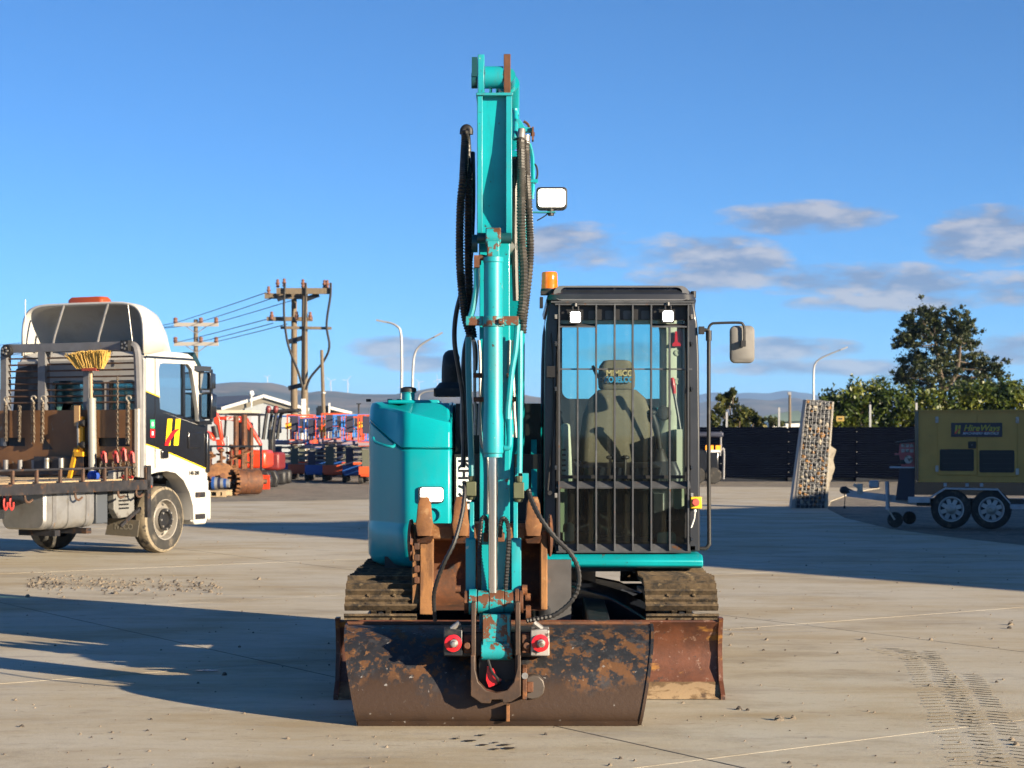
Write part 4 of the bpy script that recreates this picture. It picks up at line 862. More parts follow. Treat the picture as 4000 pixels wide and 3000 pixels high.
# valve blocks at the foot of the pipes
for (a, b, v0, v1) in ((1007, 1029, 1040, 1071), (1109, 1132, 1042, 1076)):
    mb = MB(); mb.bb(PX(a, 10.22), PX(b, 10.22), 10.17, 10.25, PZ(v1, 10.22), PZ(v0, 10.22)); mb.cyl(Q((a + b) / 2, v1 + 9, 10.21), Q((a + b) / 2, v1, 10.21), .020, .026, 10); mb.cyl(Q((a + b) / 2 + 1, v0, 10.21), Q((a + b) / 2 + 1, v0 - 14, 10.21), .018, .022, 6); mb.build('shut_off_valve', 'olive', EX, bevel=.004)
for (a, b, v0, v1) in ((1128, 1142, 1022, 1060), (1113, 1120, 1010, 1030)):
    mb = MB(); mb.bb(PX(a, 10.25), PX(b, 10.25), 10.23, 10.26, PZ(v1, 10.25), PZ(v0, 10.25)); mb.build('valve_bracket', 'teal_worn', EX)
# corrugated hose bundles
def hose(name, m, pts, r, wob=None, y=10.5, n=8, sub=8):
    mb = MB(); mb.tube([Q(u, v, (yy[0] if yy else y)) for u, v, *yy in pts], r, n, sub=sub, wob=wob); return mb.build(name, m, EX)
hose('corrugated_hose', 'black_hose', [(1005, 284, 10.75), (1004, 320, 10.7), (1001, 380), (995, 440), (993, 520), (994, 580), (999, 640), (1006, 690), (1018, 730)], .0225, (.016, .0028))
hose('corrugated_hose', 'black_hose', [(1007, 290, 10.85), (1010, 340, 10.75), (1012, 400), (1012, 480), (1012, 560), (1013, 620), (1015, 680), (1022, 730)], .0235, (.016, .0028), 10.55)
hose('plain_hose', 'black_hose', [(1021, 330, 10.7), (1022, 400), (1021, 470), (1016, 560), (1000, 620), (985, 680), (982, 740), (993, 810), (1000, 860), (1002, 960), (1000, 1010)], .014, None, 10.6)
hose('plain_hose', 'black_hose', [(1016, 720), (1006, 760), (1003, 840), (1002, 930), (1008, 985)], .022, None, 10.65)
hose('plain_hose', 'black_hose', [(1018, 725), (1026, 745), (1028, 770), (1027, 800)], .012, None, 10.3)
hose('corrugated_hose', 'hose_grey', [(1125, 300, 10.7), (1126, 360, 10.6), (1126, 440), (1127, 520), (1131, 580), (1130, 640), (1124, 690)], .0245, (.017, .003))
hose('corrugated_hose', 'hose_grey', [(1136, 305, 10.8), (1138, 380, 10.7), (1142, 450), (1145, 520), (1144, 570), (1138, 630), (1131, 690), (1129, 720)], .0215, (.017, .003), 10.6)
hose('plain_hose', 'black_hose', [(1112, 340, 10.65), (1113, 420), (1112, 500), (1113, 580), (1115, 650)], .02, None, 10.62)
mb = MB(); mb.tube([Q(1001, 290, 10.8), Q(1002, 280, 10.8), Q(1008, 276, 10.8), Q(1014, 280, 10.8), Q(1014, 290, 10.8)], .022, 10, sub=3); mb.cyl(Q(996, 288, 10.8), Q(1006, 288, 10.8), .016); mb.build('hose_elbow', 'black', EX)
mb = MB(); mb.cyl(Q(1125, 303, 10.7), Q(1127, 280, 10.72), .025, .022); mb.cyl(Q(1136, 312, 10.8), Q(1137, 292, 10.8), .024, .022); mb.build('hose_ferrule', 'steel', EX)
mb = MB(); mb.tube([Q(1116, 250, 10.9), Q(1113, 240, 10.9), Q(1112, 234, 10.9)], .02, 8, sub=3); mb.tube([Q(1113, 240, 10.9), Q(1114, 270, 10.8), Q(1112, 300, 10.7)], .016, 8, sub=3)
mb.prism([(PX(1116, 10.8), PZ(285, 10.8)), (PX(1114, 10.8), PZ(255, 10.8)), (PX(1124, 10.8), PZ(258, 10.8)), (PX(1134, 10.8), PZ(274, 10.8)), (PX(1150, 10.8), PZ(276, 10.8)), (PX(1150, 10.8), PZ(284, 10.8))], 'y', 10.8, 10.86); mb.build('hose_manifold', 'teal_worn', EX, bevel=.004)
mb = MB(); mb.tube([Q(1131, 262, 10.9), Q(1140, 268, 10.9), Q(1145, 280, 10.9)], .008, 6, sub=3); mb.bb(PX(1149, 10.8), PX(1153, 10.8), 10.78, 10.86, PZ(303, 10.8), PZ(275, 10.8)); mb.cyl(Q(1146, 290, 10.8), Q(1155, 290, 10.8), .012); mb.build('hose_plug', 'rust', EX)
mb = MB(); mb.tube([Q(1143, 310, 10.9), Q(1150, 340, 10.9), Q(1151, 400, 10.9), Q(1149, 430, 10.9)], .012, 6, sub=3); mb.bb(PX(1142, 10.9), PX(1162, 10.9), 10.88, 10.92, PZ(395, 10.9), PZ(388, 10.9)); mb.build('boom_pipe', 'teal', boom)
mb = MB(); mb.tube([Q(1148, 352, 10.9), Q(1158, 358, 10.9), Q(1161, 375, 10.9), Q(1157, 392, 10.9), Q(1150, 405, 10.9)], .006, 6, sub=4); mb.build('lamp_cable', 'black', boom)
# boom flood lamp
y = 10.95
mb = MB(); mb.bb(PX(1140, y), PX(1200, y), y - .02, y + .02, PZ(460, y), PZ(457.5, y)); mb.build('lamp_bracket', 'teal_worn', boom)
mb = MB(); rg = lambda g, d: [(a, y + d, b) for a, b in rrect(PX(1158 + g, y), PX(1225 - g, y), PZ(452 - g, y), PZ(405 + g, y), .022, 4)]
mb.loft([rg(2, .12), rg(0, .03), rg(0, -.02), rg(4.5, -.024), rg(4.5, -.012)], True, True, True); mb.cyl(Q(1190, 466, y), Q(1190, 451, y), .018, .022, 8); fl = mb.build('flood_lamp', 'black', boom)
mb = MB(); mb.prism(rrect(PX(1163, y), PX(1220, y), PZ(447, y), PZ(410, y), .014), 'y', y - .022, y - .010); mb.build('lamp_lens', 'lamp_warm', fl)
mb = MB(); mb.tube([Q(1186, 456, y), Q(1180, 464, y), Q(1168, 472, y), Q(1160, 476, y)], .004, 5, sub=3); mb.build('lamp_wire', 'black', fl)
# wrapped hoses near the bucket
hose('wrapped_hose', 'black', [(1141, 1058, 10.2), (1150, 1085, 10.15), (1168, 1120, 10.1), (1198, 1160, 10.1), (1232, 1195, 10.1), (1249, 1230, 10.1), (1249, 1268, 10.1), (1233, 1300, 10.1), (1200, 1327, 10.1), (1165, 1336, 10.1), (1137, 1341, 10.1)], .0135, (.022, .0022), 10.1, 8, 8)
hose('wrapped_hose', 'black', [(1003, 1040, 10.2), (1003, 1075, 10.15), (996, 1120, 10.1), (982, 1170, 10.05), (960, 1215, 10.05), (944, 1255, 10.1), (937, 1290, 10.15), (940, 1340, 10.2)], .0115, (.022, .0015))
hose('wrapped_hose', 'black', [(1051, 1150, 10.2), (1051, 1125, 10.17), (1046, 1117, 10.15), (1040, 1125, 10.15), (1037, 1170, 10.17), (1036, 1220, 10.19), (1036, 1280, 10.2)], .0115, (.02, .0018))
hose('wrapped_hose', 'black', [(1080, 1160, 10.2), (1082, 1130, 10.17), (1088, 1120, 10.15), (1096, 1130, 10.15), (1099, 1160, 10.15), (1096, 1215, 10.17), (1091, 1285, 10.2)], .0125, (.02, .002))
mb = MB(); mb.bb(PX(1044, 10.25), PX(1090, 10.25), 10.235, 10.275, PZ(1170, 10.25), PZ(1150, 10.25)); mb.cyl(Q(1081, 1152, 10.23), Q(1081, 1138, 10.23), .014, n=8); mb.cyl(Q(1051, 1152, 10.23), Q(1051, 1140, 10.23), .014, n=8); mb.build('hose_port_block', 'rust', dip, bevel=.004)
# knuckle pin
yk = 10.16; zk = PZ(1300, yk)
for (a, b, r, mm) in ((1003, 1012, .062, 'rust'), (1013, 1030, .070, 'teal_rusty'), (1032, 1056, .064, 'teal_rusty'), (1057, 1089, .067, 'teal_rusty'), (1090, 1111, .064, 'teal_rusty'), (1112, 1121, .072, 'rust'), (1122, 1130, .062, 'rust')):
    mb = MB(); mb.cyl((PX(a, yk), yk, zk), (PX(b, yk), yk, zk), r, n=26); mb.build('knuckle_boss', mm, EX, bevel=.003)
for (u, v, r) in ((989, 1273, .022), (1140, 1290, .022), (1141, 1325, .045), (1133, 1275, .03)):
    mb = MB(); mb.cyl(Q(u - 5, v, yk + .05), Q(u + 6, v, yk + .05), r, n=10); mb.build('pin_bolt', 'rust', EX)
# dipper nose
mb = MB(); x0, x1 = PX(1043, 10.2), PX(1104, 10.2); z0, z1 = PZ(1422, 10.2), PZ(1322, 10.2)
mb.bb(x0, x1, 10.06, 10.30, z0 + .03, z1); mb.cyl((PX(1039, 10.1), 10.07, PZ(1404, 10.1)), (PX(1107, 10.1), 10.07, PZ(1404, 10.1)), .052, n=20); nose = mb.build('dipper_nose', 'teal_rusty', EX, bevel=.005)
mb = MB(); mb.bb(x0 + .004, x0 + .022, 10.03, 10.065, PZ(1390, 10.2), z1); mb.bb(x1 - .022, x1 - .004, 10.03, 10.065, PZ(1390, 10.2), z1); mb.build('nose_rib', 'teal_rusty', nose)
# quick hitch
def hitch():
    y = 10.02; mb = MB()
    for (a, b) in ((1018, 1028), (1113, 1124)):
        mb.prism([(y - .03, PZ(1300, y)), (y + .05, PZ(1300, y)), (y + .30, PZ(1420, y)), (y + .30, PZ(1500, y)), (y - .02, PZ(1500, y)), (y - .045, PZ(1400, y))], 'x', PX(a, y), PX(b, y))
    hb = mb.build('hitch_cheek_plates', 'hitchsteel', EX, bevel=.004)
    mb = MB(); out = [(PX(1017, y), PZ(1412, y)), (PX(1017, y), PZ(1500, y)), (PX(1040, y), PZ(1516, y)), (PX(1060, y), PZ(1516, y)), (PX(1062, y), PZ(1508, y)), (PX(1085, y), PZ(1508, y)), (PX(1087, y), PZ(1516, y)), (PX(1104, y), PZ(1513, y)), (PX(1125, y), PZ(1500, y)), (PX(1125, y), PZ(1412, y))]
    inn = [(PX(1117, y), PZ(1412, y)), (PX(1117, y), PZ(1440, y)), (PX(1110, y), PZ(1470, y)), (PX(1095, y), PZ(1488, y)), (PX(1072, y), PZ(1494, y)), (PX(1050, y), PZ(1488, y)), (PX(1033, y), PZ(1470, y)), (PX(1026, y), PZ(1440, y)), (PX(1026, y), PZ(1412, y))]
    mb.prism(out + inn, 'y', y - .06, y + .02); mb.build('hitch_yoke', 'hitchsteel', hb, bevel=.004)
    mb = MB(); mb.prism([(PX(1052, y), PZ(1442, y)), (PX(1066, y), PZ(1446, y)), (PX(1072, y), PZ(1462, y)), (PX(1084, y), PZ(1470, y)), (PX(1072, y), PZ(1480, y)), (PX(1056, y), PZ(1486, y)), (PX(1050, y), PZ(1470, y))], 'y', y + .02, y + .06); mb.build('red_hitch_latch', 'redpaint', hb, 'bright red latch inside the hitch')
    mb = MB(); mb.bb(PX(1034, y), PX(1112, y), y + .09, y + .12, PZ(1496, y), PZ(1425, y)); mb.build('hitch_back', 'cabblack', hb)
    mb = MB(); mb.tube([Q(1054, 1425, y + .03), Q(1062, 1450, y + .01), Q(1074, 1466, y), Q(1078, 1478, y + .03)], .008, 6, sub=4); mb.build('hitch_hose', 'black', hb)
    for (u, lit) in ((979, 0), (1167, 1)):
        yy = 10.0; mb = MB(); mb.bb(PX(u - 21, yy), PX(u + 20, yy), yy, yy + .16, PZ(1417, yy), PZ(1360, yy)); t = mb.build('tilt_ram_mount', 'whitemetal' if lit else 'chassis', EX, bevel=.006)  # shade put into the colour: shaded mount dark, lit mount pale
        mb = MB(); mb.lathe([(.047, 0), (.047, .014), (.028, .018), (.028, .012)], Q(u, 1389, yy), (0, -1, 0), 24); mb.build('red_ram_disc', 'redpaint', t)
        mb = MB(); mb.lathe([(.022, 0), (.022, .02), (.014, .022), (.014, .06), (.008, .062)], Q(u + 2, 1389, yy - .01), (0, -1, 0), 12); mb.build('ram_bolt', 'steel', t)
        mb = MB(); s = 1 if lit else -1; mb.bb(PX(u - s * 22, yy), PX(u - s * 40, yy), yy + .02, yy + .14, PZ(1412, yy), PZ(1372, yy)); mb.cyl(Q(u - s * 30, 1395, yy - .02), Q(u - s * 30, 1395, yy + .03), .02, n=8); mb.build('tilt_ram_end', 'rust', t, bevel=.005)
        mb = MB(); mb.cyl(Q(u + s * 4, 1359, yy + .05), Q(u - s * 14, 1345, yy + .05), .016, n=8); mb.build('hose_fitting', 'steel', t)
    mb = MB(); mb.bb(PX(962, 10.1), PX(1185, 10.1), 10.12, 10.36, PZ(1420, 10.1), PZ(1366, 10.1)); mb.build('tilt_frame', 'chassis', hb, bevel=.01)
    yq = 10.06; mb = MB(); mb.prism([(PX(u, yq), PZ(v, yq)) for u, v in ((1137, 1508), (1137, 1462), (1150, 1458), (1164, 1460), (1174, 1470), (1177, 1484), (1174, 1498), (1164, 1507), (1150, 1510))], 'y', yq - .012, yq + .14); tp = mb.build('tilt_pivot_plate', mat('grey_brown_casting', (.085, .07, .06), .5, .3, [((.05, .035, .026), 8, .5, .15)]), hb, bevel=.006)
    for (a, b, c, d, e) in ((1128, 1138, 1508, 1440, .06), (1138, 1152, 1494, 1472, .03)):
        mb = MB(); mb.bb(PX(a, yq), PX(b, yq), yq - e, yq + .1, PZ(c, yq), PZ(d, yq)); mb.build('pivot_lug', 'rust', tp, bevel=.004)
    mb = MB(); mb.cyl(Q(1134, 1460, yq - .08), Q(1134, 1460, yq - .05), .018, n=8); mb.build('pivot_bolt', 'steel', tp)
hitch()
# wide tilting bucket
def wide_bucket():
    prof = [(10.58, .505), (10.45, .492), (10.31, .44), (10.19, .35), (10.11, .245), (10.07, .14), (10.06, .06), (10.075, .004)]
    xc0, hw0, hw1 = -.077, .862, .760
    n = len(prof); mb = MB(); rings = []
    sec = spline([Vector((0, a, b)) for a, b in prof], 4)
    def hw(z): t = max(0, min(1, z / .5)); return hw1 + (hw0 - hw1) * t
    inner = [Vector((0, p.y + .02, p.z - .012 if i < len(sec) * .7 else max(.002, p.z - .004))) for i, p in enumerate(sec)]
    loop = sec + inner[::-1]
    xs = [-1 + 2 * k / 12 for k in range(13)]
    for q in xs: rings.append([(xc0 + q * hw(p.z) + .008 * (1 - p.z), p.y, p.z) for p in loop])
    mb.loft(rings, True, True, True); b = mb.build('wide_tilt_bucket', 'bucket', EX)
    for s in (-1, 1):
        m2 = MB(); ring = []
        for off in (-.008, .008):
            ring.append([(xc0 + s * (hw(p.z) + .004) + off + .008 * (1 - p.z), p.y - .008, p.z + (.004 if p.z > .4 else 0)) for p in sec] + [(xc0 + s * (hw1 + .01), 10.20, .004), (xc0 + s * hw(.2), 10.50, .15), (xc0 + s * hw(.45), 10.66, .42)])
        m2.loft(ring, True, True, False); m2.build('bucket_side_plate', 'bucket', b)
    m2 = MB(); m2.cyl((xc0 - hw0, 10.55, .508), (xc0 + hw0, 10.55, .508), .012); m2.build('bucket_top_rim', 'rust', b)
    m2 = MB(); m2.prism([(10.054, .001), (10.09, .001), (10.08, .026), (10.047, .028)], 'x', xc0 - hw1, xc0 + hw1); m2.build('bucket_cutting_edge', 'bucket', b)
    m2 = MB(); m2.bb(PX(1093, 10.1), PX(1101, 10.1), 10.0, 10.10, PZ(1556, 10.05), PZ(1519, 10.1)); m2.build('bucket_wear_pad', 'rust_orange', b, bevel=.004)
    text('faint_lettering', 'HireWays', mat('faded_grey_print', (.036, .032, .030), .6, 0, [((.022, .02, .02), 20, .47, .1)]), b, (PX(818, 10.35), 10.315, .405), .11, (R(52), 0, 0), shear=.25, bold=.001, sx=.9)
    for u in (900, 1000, 1200, 1300, 1388):
        pass
wide_bucket()
# ---------------------------------------------------------------- second, toothed bucket standing behind the arm
def toothed_bucket():
    y = 11.20; T = thing('digging_bucket', 'rusty orange toothed digging bucket resting teeth up on the blade behind the arm', 'bucket', (PX(1037, y), y, .49)); xL, xR = PX(903, y), PX(1178, y)
    ochre = mat('sunlit_ochre_rust', (.25, .115, .038), .8, 0, [((.13, .058, .022), 5, .46, .14, (3, 1, .7)), ((.34, .23, .12), 9, .6, .1), ((.06, .032, .02), 8, .58, .1), ((.10, .30, .16), 3, .70, .05)], (8, .25), (50, .4, .006))
    back = [(11.16, .492), (11.50, .52), (11.60, .66), (11.58, .80), (11.50, .90), (11.40, .95)]
    sec = spline([Vector((0, a, b)) for a, b in back], 4); ins = [p + Vector((0, -.02, 0)) for p in sec]
    mb = MB(); mb.loft([[(x, p.y, p.z) for p in sec + ins[::-1]] for x in (xL, xR)], True, True, True); mb.build('bucket_shell', 'rust', T)  # darker rust material stands in for the shade inside the bucket
    for (x0, x1) in ((xL - .035, xL + .012), (xR - .03, xR + .012)):
        m2 = MB(); m2.prism([(11.14, .495), (11.50, .515), (11.62, .66), (11.60, .80), (11.45, .98), (11.34, 1.03), (11.22, .97), (11.15, .70)], 'x', x0, x1); m2.build('bucket_side', ochre, T, bevel=.006)
    m2 = MB(); m2.prism([(11.09, .47), (11.17, .47), (11.25, .97), (11.17, .91), (11.12, .60)], 'x', xL + .013, xL + .095); m2.build('side_cutter', ochre, T, bevel=.006)
    m2 = MB(); m2.prism([(11.20, .93), (11.40, .91), (11.42, .98), (11.24, 1.03), (11.20, 1.0)], 'x', xL + .013, xR - .031); m2.build('bucket_lip', 'rust_orange', T, bevel=.008)
    for q in ((xL - .045, .92, .025), (xR + .03, .95, .02)): m2 = MB(); m2.ellip((q[0], 11.28, q[1]), (q[2], .12, .14)); m2.build('corner_guard', 'rust', T)
    for u in (917, 995, 1073, 1152):
        x = PX(u, y); m2 = MB(); o = .53
        m2.loft([[(x + a, 10.655 + o + b, .955) for a, b in rrect(-.042, .042, -.05, .06, .012, 2)], [(x + a, 10.66 + o + b, 1.02) for a, b in rrect(-.052, .052, -.055, .06, .014, 2)], [(x + a, 10.655 + o + b, 1.06) for a, b in rrect(-.046, .046, -.05, .05, .014, 2)], [(x + a, 10.66 + o + b, 1.15) for a, b in rrect(-.040, .040, -.035, .035, .016, 2)], [(x + a, 10.68 + o + b, 1.195) for a, b in rrect(-.026, .026, -.014, .014, .006, 2)]], True, True, True)
        m2.build('bucket_tooth', 'rust_orange', T)
        m3 = MB(); m3.loft([[(x - .06, 11.19, .94), (x + .06, 11.19, .94), (x + .05, 11.25, 1.0), (x - .05, 11.25, 1.0)], [(x - .045, 11.15, .90), (x + .045, 11.15, .90), (x + .04, 11.19, .94), (x - .04, 11.19, .94)]], True, True, False); m3.build('tooth_adapter', 'rust', T, bevel=.01)
    T.location = (PX(1037, 11.56), 11.56, .49); T.scale = (1.032, 1, 1)
    for k in range(4):
        m2 = MB(); m2.bb(xL - .02, xL + .012, 11.115, 11.15, .66 + k * .07, .70 + k * .07); m2.build('side_cutter_bolt', 'rust', T, bevel=.004)
toothed_bucket()
# ================================================================ flat deck truck
TPHI = R(25.0); TO = Vector((PX(358, 24.9), 24.9, 0))
tr, tf = Vector((math.cos(TPHI), -math.sin(TPHI), 0)), Vector((math.sin(TPHI), math.cos(TPHI), 0))
def TL(u, v, X=None, Y=None):
    """photo point -> truck coordinates on the plane X = const (right side) or Y = const (facing back)"""
    k = (u - 1106.0) / F
    if X is not None:
        b = TO + tr * X; Yl = (k * b.y - b.x) / (tf.x - k * tf.y); w = b + tf * Yl; return Vector((X, Yl, PZ(v, w.y)))
    b = TO + tf * Y; Xl = (k * b.y - b.x) / (tr.x - k * tr.y); w = b + tr * Xl; return Vector((Xl, Y, PZ(v, w.y)))
TK = thing('flatbed_truck', 'white and black flatbed truck with roof fairing parked at the left', 'truck', TO, None, -TPHI, False)
M['twhite'] = mat('white_truck_paint', (.50, .49, .46), .32, 0, [((.42, .40, .36), 4, .52, .2), ((.30, .27, .22), 9, .68, .1)], coat=.4)
M['tblack'] = mat('black_truck_paint', (.010, .010, .012), .22, 0, coat=.5)
M['tsteel'] = mat('dark_deck_steel', (.022, .022, .026), .5, .2, [((.09, .045, .022), 8, .56, .08), ((.05, .045, .045), 5, .5, .2)], (8, .3))
M['ply'] = mat('brown_film_faced_board', (.185, .088, .033), .55, 0, [((.14, .064, .024), 2, .5, .2), ((.20, .165, .12), 10, .645, .03, (1, 1, .5)), ((.22, .18, .13), 5, .71, .04)], (3, .15))
M['deckwood'] = mat('weathered_deck_timber', (.36, .27, .16), .8, 0, [((.24, .17, .10), 3, .5, .2, (4, .4, 1))], (6, .2))
M['alu'] = mat('brushed_fuel_tank', (.40, .40, .395), .42, .75, [((.30, .27, .23), 4, .5, .3)], (5, .15))
M['tyre'] = mat('dusty_tyre_rubber', (.028, .027, .025), .8, 0, [((.13, .11, .085), 6, .55, .15)], (8, .3))
M['tyre_mud'] = mat('mud_caked_tyre_shoulder', (.24, .20, .14), .9, 0, [((.05, .045, .04), 11, .54, .08)], (8, .3))
M['rim'] = mat('pale_dusty_rim', (.30, .28, .25), .55, .3, [((.18, .15, .12), 6, .55, .15)])
M['railgrey'] = mat('grey_rack_paint', (.16, .16, .165), .5, .2, [((.20, .14, .09), 16, .63, .05)], (6, .2))
M['railrust'] = mat('rusty_thin_rail', (.10, .055, .035), .7, .1, [((.06, .04, .03), 9, .5, .1)])
M['fairin'] = mat('raw_fibreglass_lining', (.38, .34, .26), .7, 0, [((.28, .25, .2), 3, .5, .3)])
M['tglass'] = glass('truck_window_glass', (.42, .58, .58), .75)
M['yel'] = mat('signal_yellow', (.80, .55, .01), .4); M['redd'] = mat('decal_red', (.65, .012, .015), .35); M['grn'] = mat('decal_green', (.03, .34, .14), .4)
M['rim_dark'] = mat('black_hub', (.012, .012, .013), .45)
CXr = .04; CXl = -2.05; CYb, CYf = -.53, .90          # cab side planes, back and front
def truck():
    # chassis rails
    for x in (-.62, -1.42):
        MB().bb(x - .04, x + .04, -6.0, .9, .55, .80).build('chassis_rail', 'chassis', TK)
    # cab shell, right side outline from the photo
    o = [(CYb, 1.05), (CYb, 2.55), (CYb + .06, 2.64), (-.1, 2.70), (.45, 2.69), (.68, 2.60), (.78, 2.25), (.86, 1.85), (.90, 1.30), (.92, 1.05), (.88, .40), (.52, .40), (.50, .62), (.42, .80), (.28, .97), (.10, 1.07), (-.10, 1.10), (-.30, 1.09), (-.46, 1.06)]
    MB().prism([(y, z) for y, z in o], 'x', CXl, CXl + .02).build('far_side_panel', 'twhite', TK)
    def side_panel():
        mb = MB()
        a = [(CYb, 1.45), (CYb, 2.55), (CYb + .06, 2.64), (-.1, 2.70), (.45, 2.69), (.68, 2.60), (.78, 2.25), (.86, 1.85), (.89, 1.50)]
        top = [(-.18, 1.90), (-.215, 2.45), (-.19, 2.53), (-.10, 2.545), (.46, 2.55), (.55, 2.48), (.63, 2.2), (.70, 1.90), (.72, 1.72)]
        n = len(a); vs = [(CXr, y, z) for y, z in a] + [(CXr, y, z) for y, z in top] + [(CXr - .05, y, z) for y, z in top]
        fs = [(i, i + 1, n + i + 1, n + i) for i in range(n - 1)] + [(n + i, n + i + 1, 2 * n + i + 1, 2 * n + i) for i in range(n - 1)]
        mb.add(vs, fs)
        low = [(CYb, 1.05), (CYb, 1.45), (-.18, 1.90), (.42, 1.78), (.72, 1.72), (.89, 1.50), (.90, 1.30), (.92, 1.05), (.88, .40), (.52, .40), (.50, .62), (.42, .80), (.28, .97), (.10, 1.07), (-.10, 1.10), (-.30, 1.09), (-.46, 1.06)]
        mb.sheet([(CXr, y, z) for y, z in low])
        return mb.build('cab_side', 'twhite', TK)
    cs = side_panel()
    k = CXr + .004                                                 # black door area edged with a yellow pinstripe
    MB().sheet([(k, CYb + .03, 1.468), (k, CYb + .03, 2.155), (k, -.20, 2.085), (k, -.185, 1.90), (k, .42, 1.775), (k, .72, 1.715), (k, .875, 1.72), (k, .905, 1.12), (k, .74, 1.148), (k, -.01, 1.355), (k, -.22, 1.40)]).build('black_door_panel', 'tblack', cs)
    m = MB(); m.bar((k + .002, CYb + .03, 2.16), (k + .002, -.20, 2.09), .004, .014); m.bar((k + .002, -.22, 1.40), (k + .002, CYb + .03, 1.46), .004, .012); m.bar((k + .002, -.01, 1.35), (k + .002, .90, 1.11), .004, .014); m.build('yellow_pinstripe', 'yel', cs)
    MB().sheet([(CXr - .03, y, z) for y, z in ((-.18, 1.90), (-.215, 2.50), (-.1, 2.545), (.46, 2.55), (.55, 2.48), (.66, 2.05), (.72, 1.72), (.42, 1.78))]).build('door_window', 'tglass', cs)
    m = MB(); m.bar((CXr - .02, .385, 1.78), (CXr - .02, .375, 2.55), .03, .04); m.bar((CXr - .02, -.18, 1.905), (CXr - .02, .72, 1.735), .03, .05); m.build('window_frame', 'tblack', cs)
    m = MB(); m.bar((k, -.30, 1.10), (k, -.30, 2.60), .006, .008); m.build('door_gap', 'cabblack', cs)
    e = k + .004                                                   # emblem: two yellow bars and a red swoosh
    for (a, b) in ((-.075, .035), (.115, .225)):
        MB().sheet([(e, a, 1.44), (e, a + .05, 1.80), (e, b + .05, 1.80), (e, b, 1.44)]).build('emblem_bar', 'yel', cs)
    m = MB(); P1 = [(-.095, 1.44), (-.05, 1.53), (.04, 1.61), (.14, 1.655), (.265, 1.675)]; P2 = [(.17, 1.62), (.09, 1.56), (.03, 1.50), (.0, 1.44)]
    m.sheet([(e + .003, y, z) for y, z in P1 + P2]); m.build('emblem_swoosh', 'redd', cs)
    for (z0, z1, mm) in ((1.67, 1.785, 'grn'), (1.55, 1.66, 'redd')):
        d = MB(); d.sheet([(e, -.41, z0), (e, -.31, z0), (e, -.31, z1), (e, -.41, z1)]); dd = d.build('safety_sticker', mm, cs)
        d = MB(); d.sheet([(e + .002, -.38, z0 + .03), (e + .002, -.34, z0 + .03), (e + .002, -.34, z1 - .03), (e + .002, -.38, z1 - .03)]); d.build('sticker_symbol', 'white', dd)
    MB().bb(k, k + .03, -.18, -.03, 1.27, 1.38).build('door_handle', 'tblack', cs, bevel=.01)
    MB().bb(k, k + .02, .45, .75, 1.40, 1.62).build('door_lower_window', 'tblack', cs, bevel=.02)
    text('model_lettering', '140-280', M['tblack'], cs, (k + .002, .47, 1.035), .075, (R(90), 0, R(90)), bold=.0015)
    # wheel arch lip, steps, bumper corner
    m = MB(); arc = [(-.50, 1.06), (-.30, 1.09), (-.10, 1.10), (.10, 1.07), (.28, .97), (.42, .80), (.50, .62), (.52, .42)]
    m.loft([[(CXr - .2, y, z), (CXr + .05, y, z), (CXr + .05, y + .04 * max(0, y), z + .055), (CXr - .2, y + .04 * max(0, y), z + .055)] for y, z in arc]); m.build('wheel_arch', 'twhite', TK)
    m = MB(); m.loft([[(CXr - .4, a, z), (CXr + .02, a, z), (CXr + .02, b, z), (CXr - .4, b, z)] for z, a, b in ((.35, .60, .86), (.42, .54, .90), (.70, .52, .93), (.96, .50, .93))], True, True, False); st = m.build('step_panel', 'twhite', TK, bevel=.02)
    for z in (.76, .46): MB().bb(CXr + .0, CXr + .035, .60, .82, z - .035, z + .035).build('step_tread', 'tsteel', st)
    m = MB(); m.loft([[(CXl, .92, z), (CXr - .08, .92, z), (CXr + .03, .90, z), (CXr + .03, .97, z), (CXr - .1, 1.06, z), (CXl, 1.06, z)] for z in (.40, .82)], True, True, False); m.build('front_bumper', 'twhite', TK, bevel=.03)
    MB().bb(CXl + .02, CXr - .01, .90, .94, .82, 1.75).build('cab_front', 'tblack', TK)
    MB().bb(CXr - .03, CXr + .035, .87, .94, 1.06, 1.62).build('corner_deflector', 'tblack', TK, bevel=.02)
    # windscreen, roof, visor
    MB().sheet([(CXl + .05, .89, 1.72), (CXr - .03, .89, 1.72), (CXr - .06, .70, 2.56), (CXl + .08, .70, 2.56)]).build('windscreen', 'tglass', TK)
    m = MB(); m.loft([[(CXl, CYb, 2.55), (CXr, CYb, 2.55), (CXr, .70, 2.57), (CXl, .70, 2.57)], [(CXl + .02, CYb + .03, 2.62), (CXr - .02, CYb + .03, 2.62), (CXr - .02, .60, 2.64), (CXl + .02, .60, 2.64)], [(CXl + .08, CYb + .1, 2.70), (CXr - .08, CYb + .1, 2.70), (CXr - .08, .45, 2.71), (CXl + .08, .45, 2.71)]], True, True, False); rf = m.build('cab_roof', 'twhite', TK, bevel=.02)
    MB().bb(CXr - .002, CXr + .006, CYb + .02, .62, 2.60, 2.63).build('roof_stripe', 'tblack', rf)
    m = MB(); m.loft([[(CXl, .55, 2.66), (CXr + .01, .55, 2.66), (CXr + .01, .82, 2.40), (CXl, .82, 2.40)], [(CXl, .60, 2.72), (CXr + .01, .60, 2.72), (CXr + .01, .90, 2.38), (CXl, .90, 2.38)]], True, True, False); m.build('sun_visor', mat('smoked_visor', (.01, .03, .035), .1), rf)
    # cab back wall with window openings (three dark windows)
    b = MB(); yb = CYb
    cols = [(CXl, -1.78), (-1.78, -1.55), (-1.55, -1.42), (-1.42, -.62), (-.62, -.48), (-.48, -.12), (-.12, CXr)]
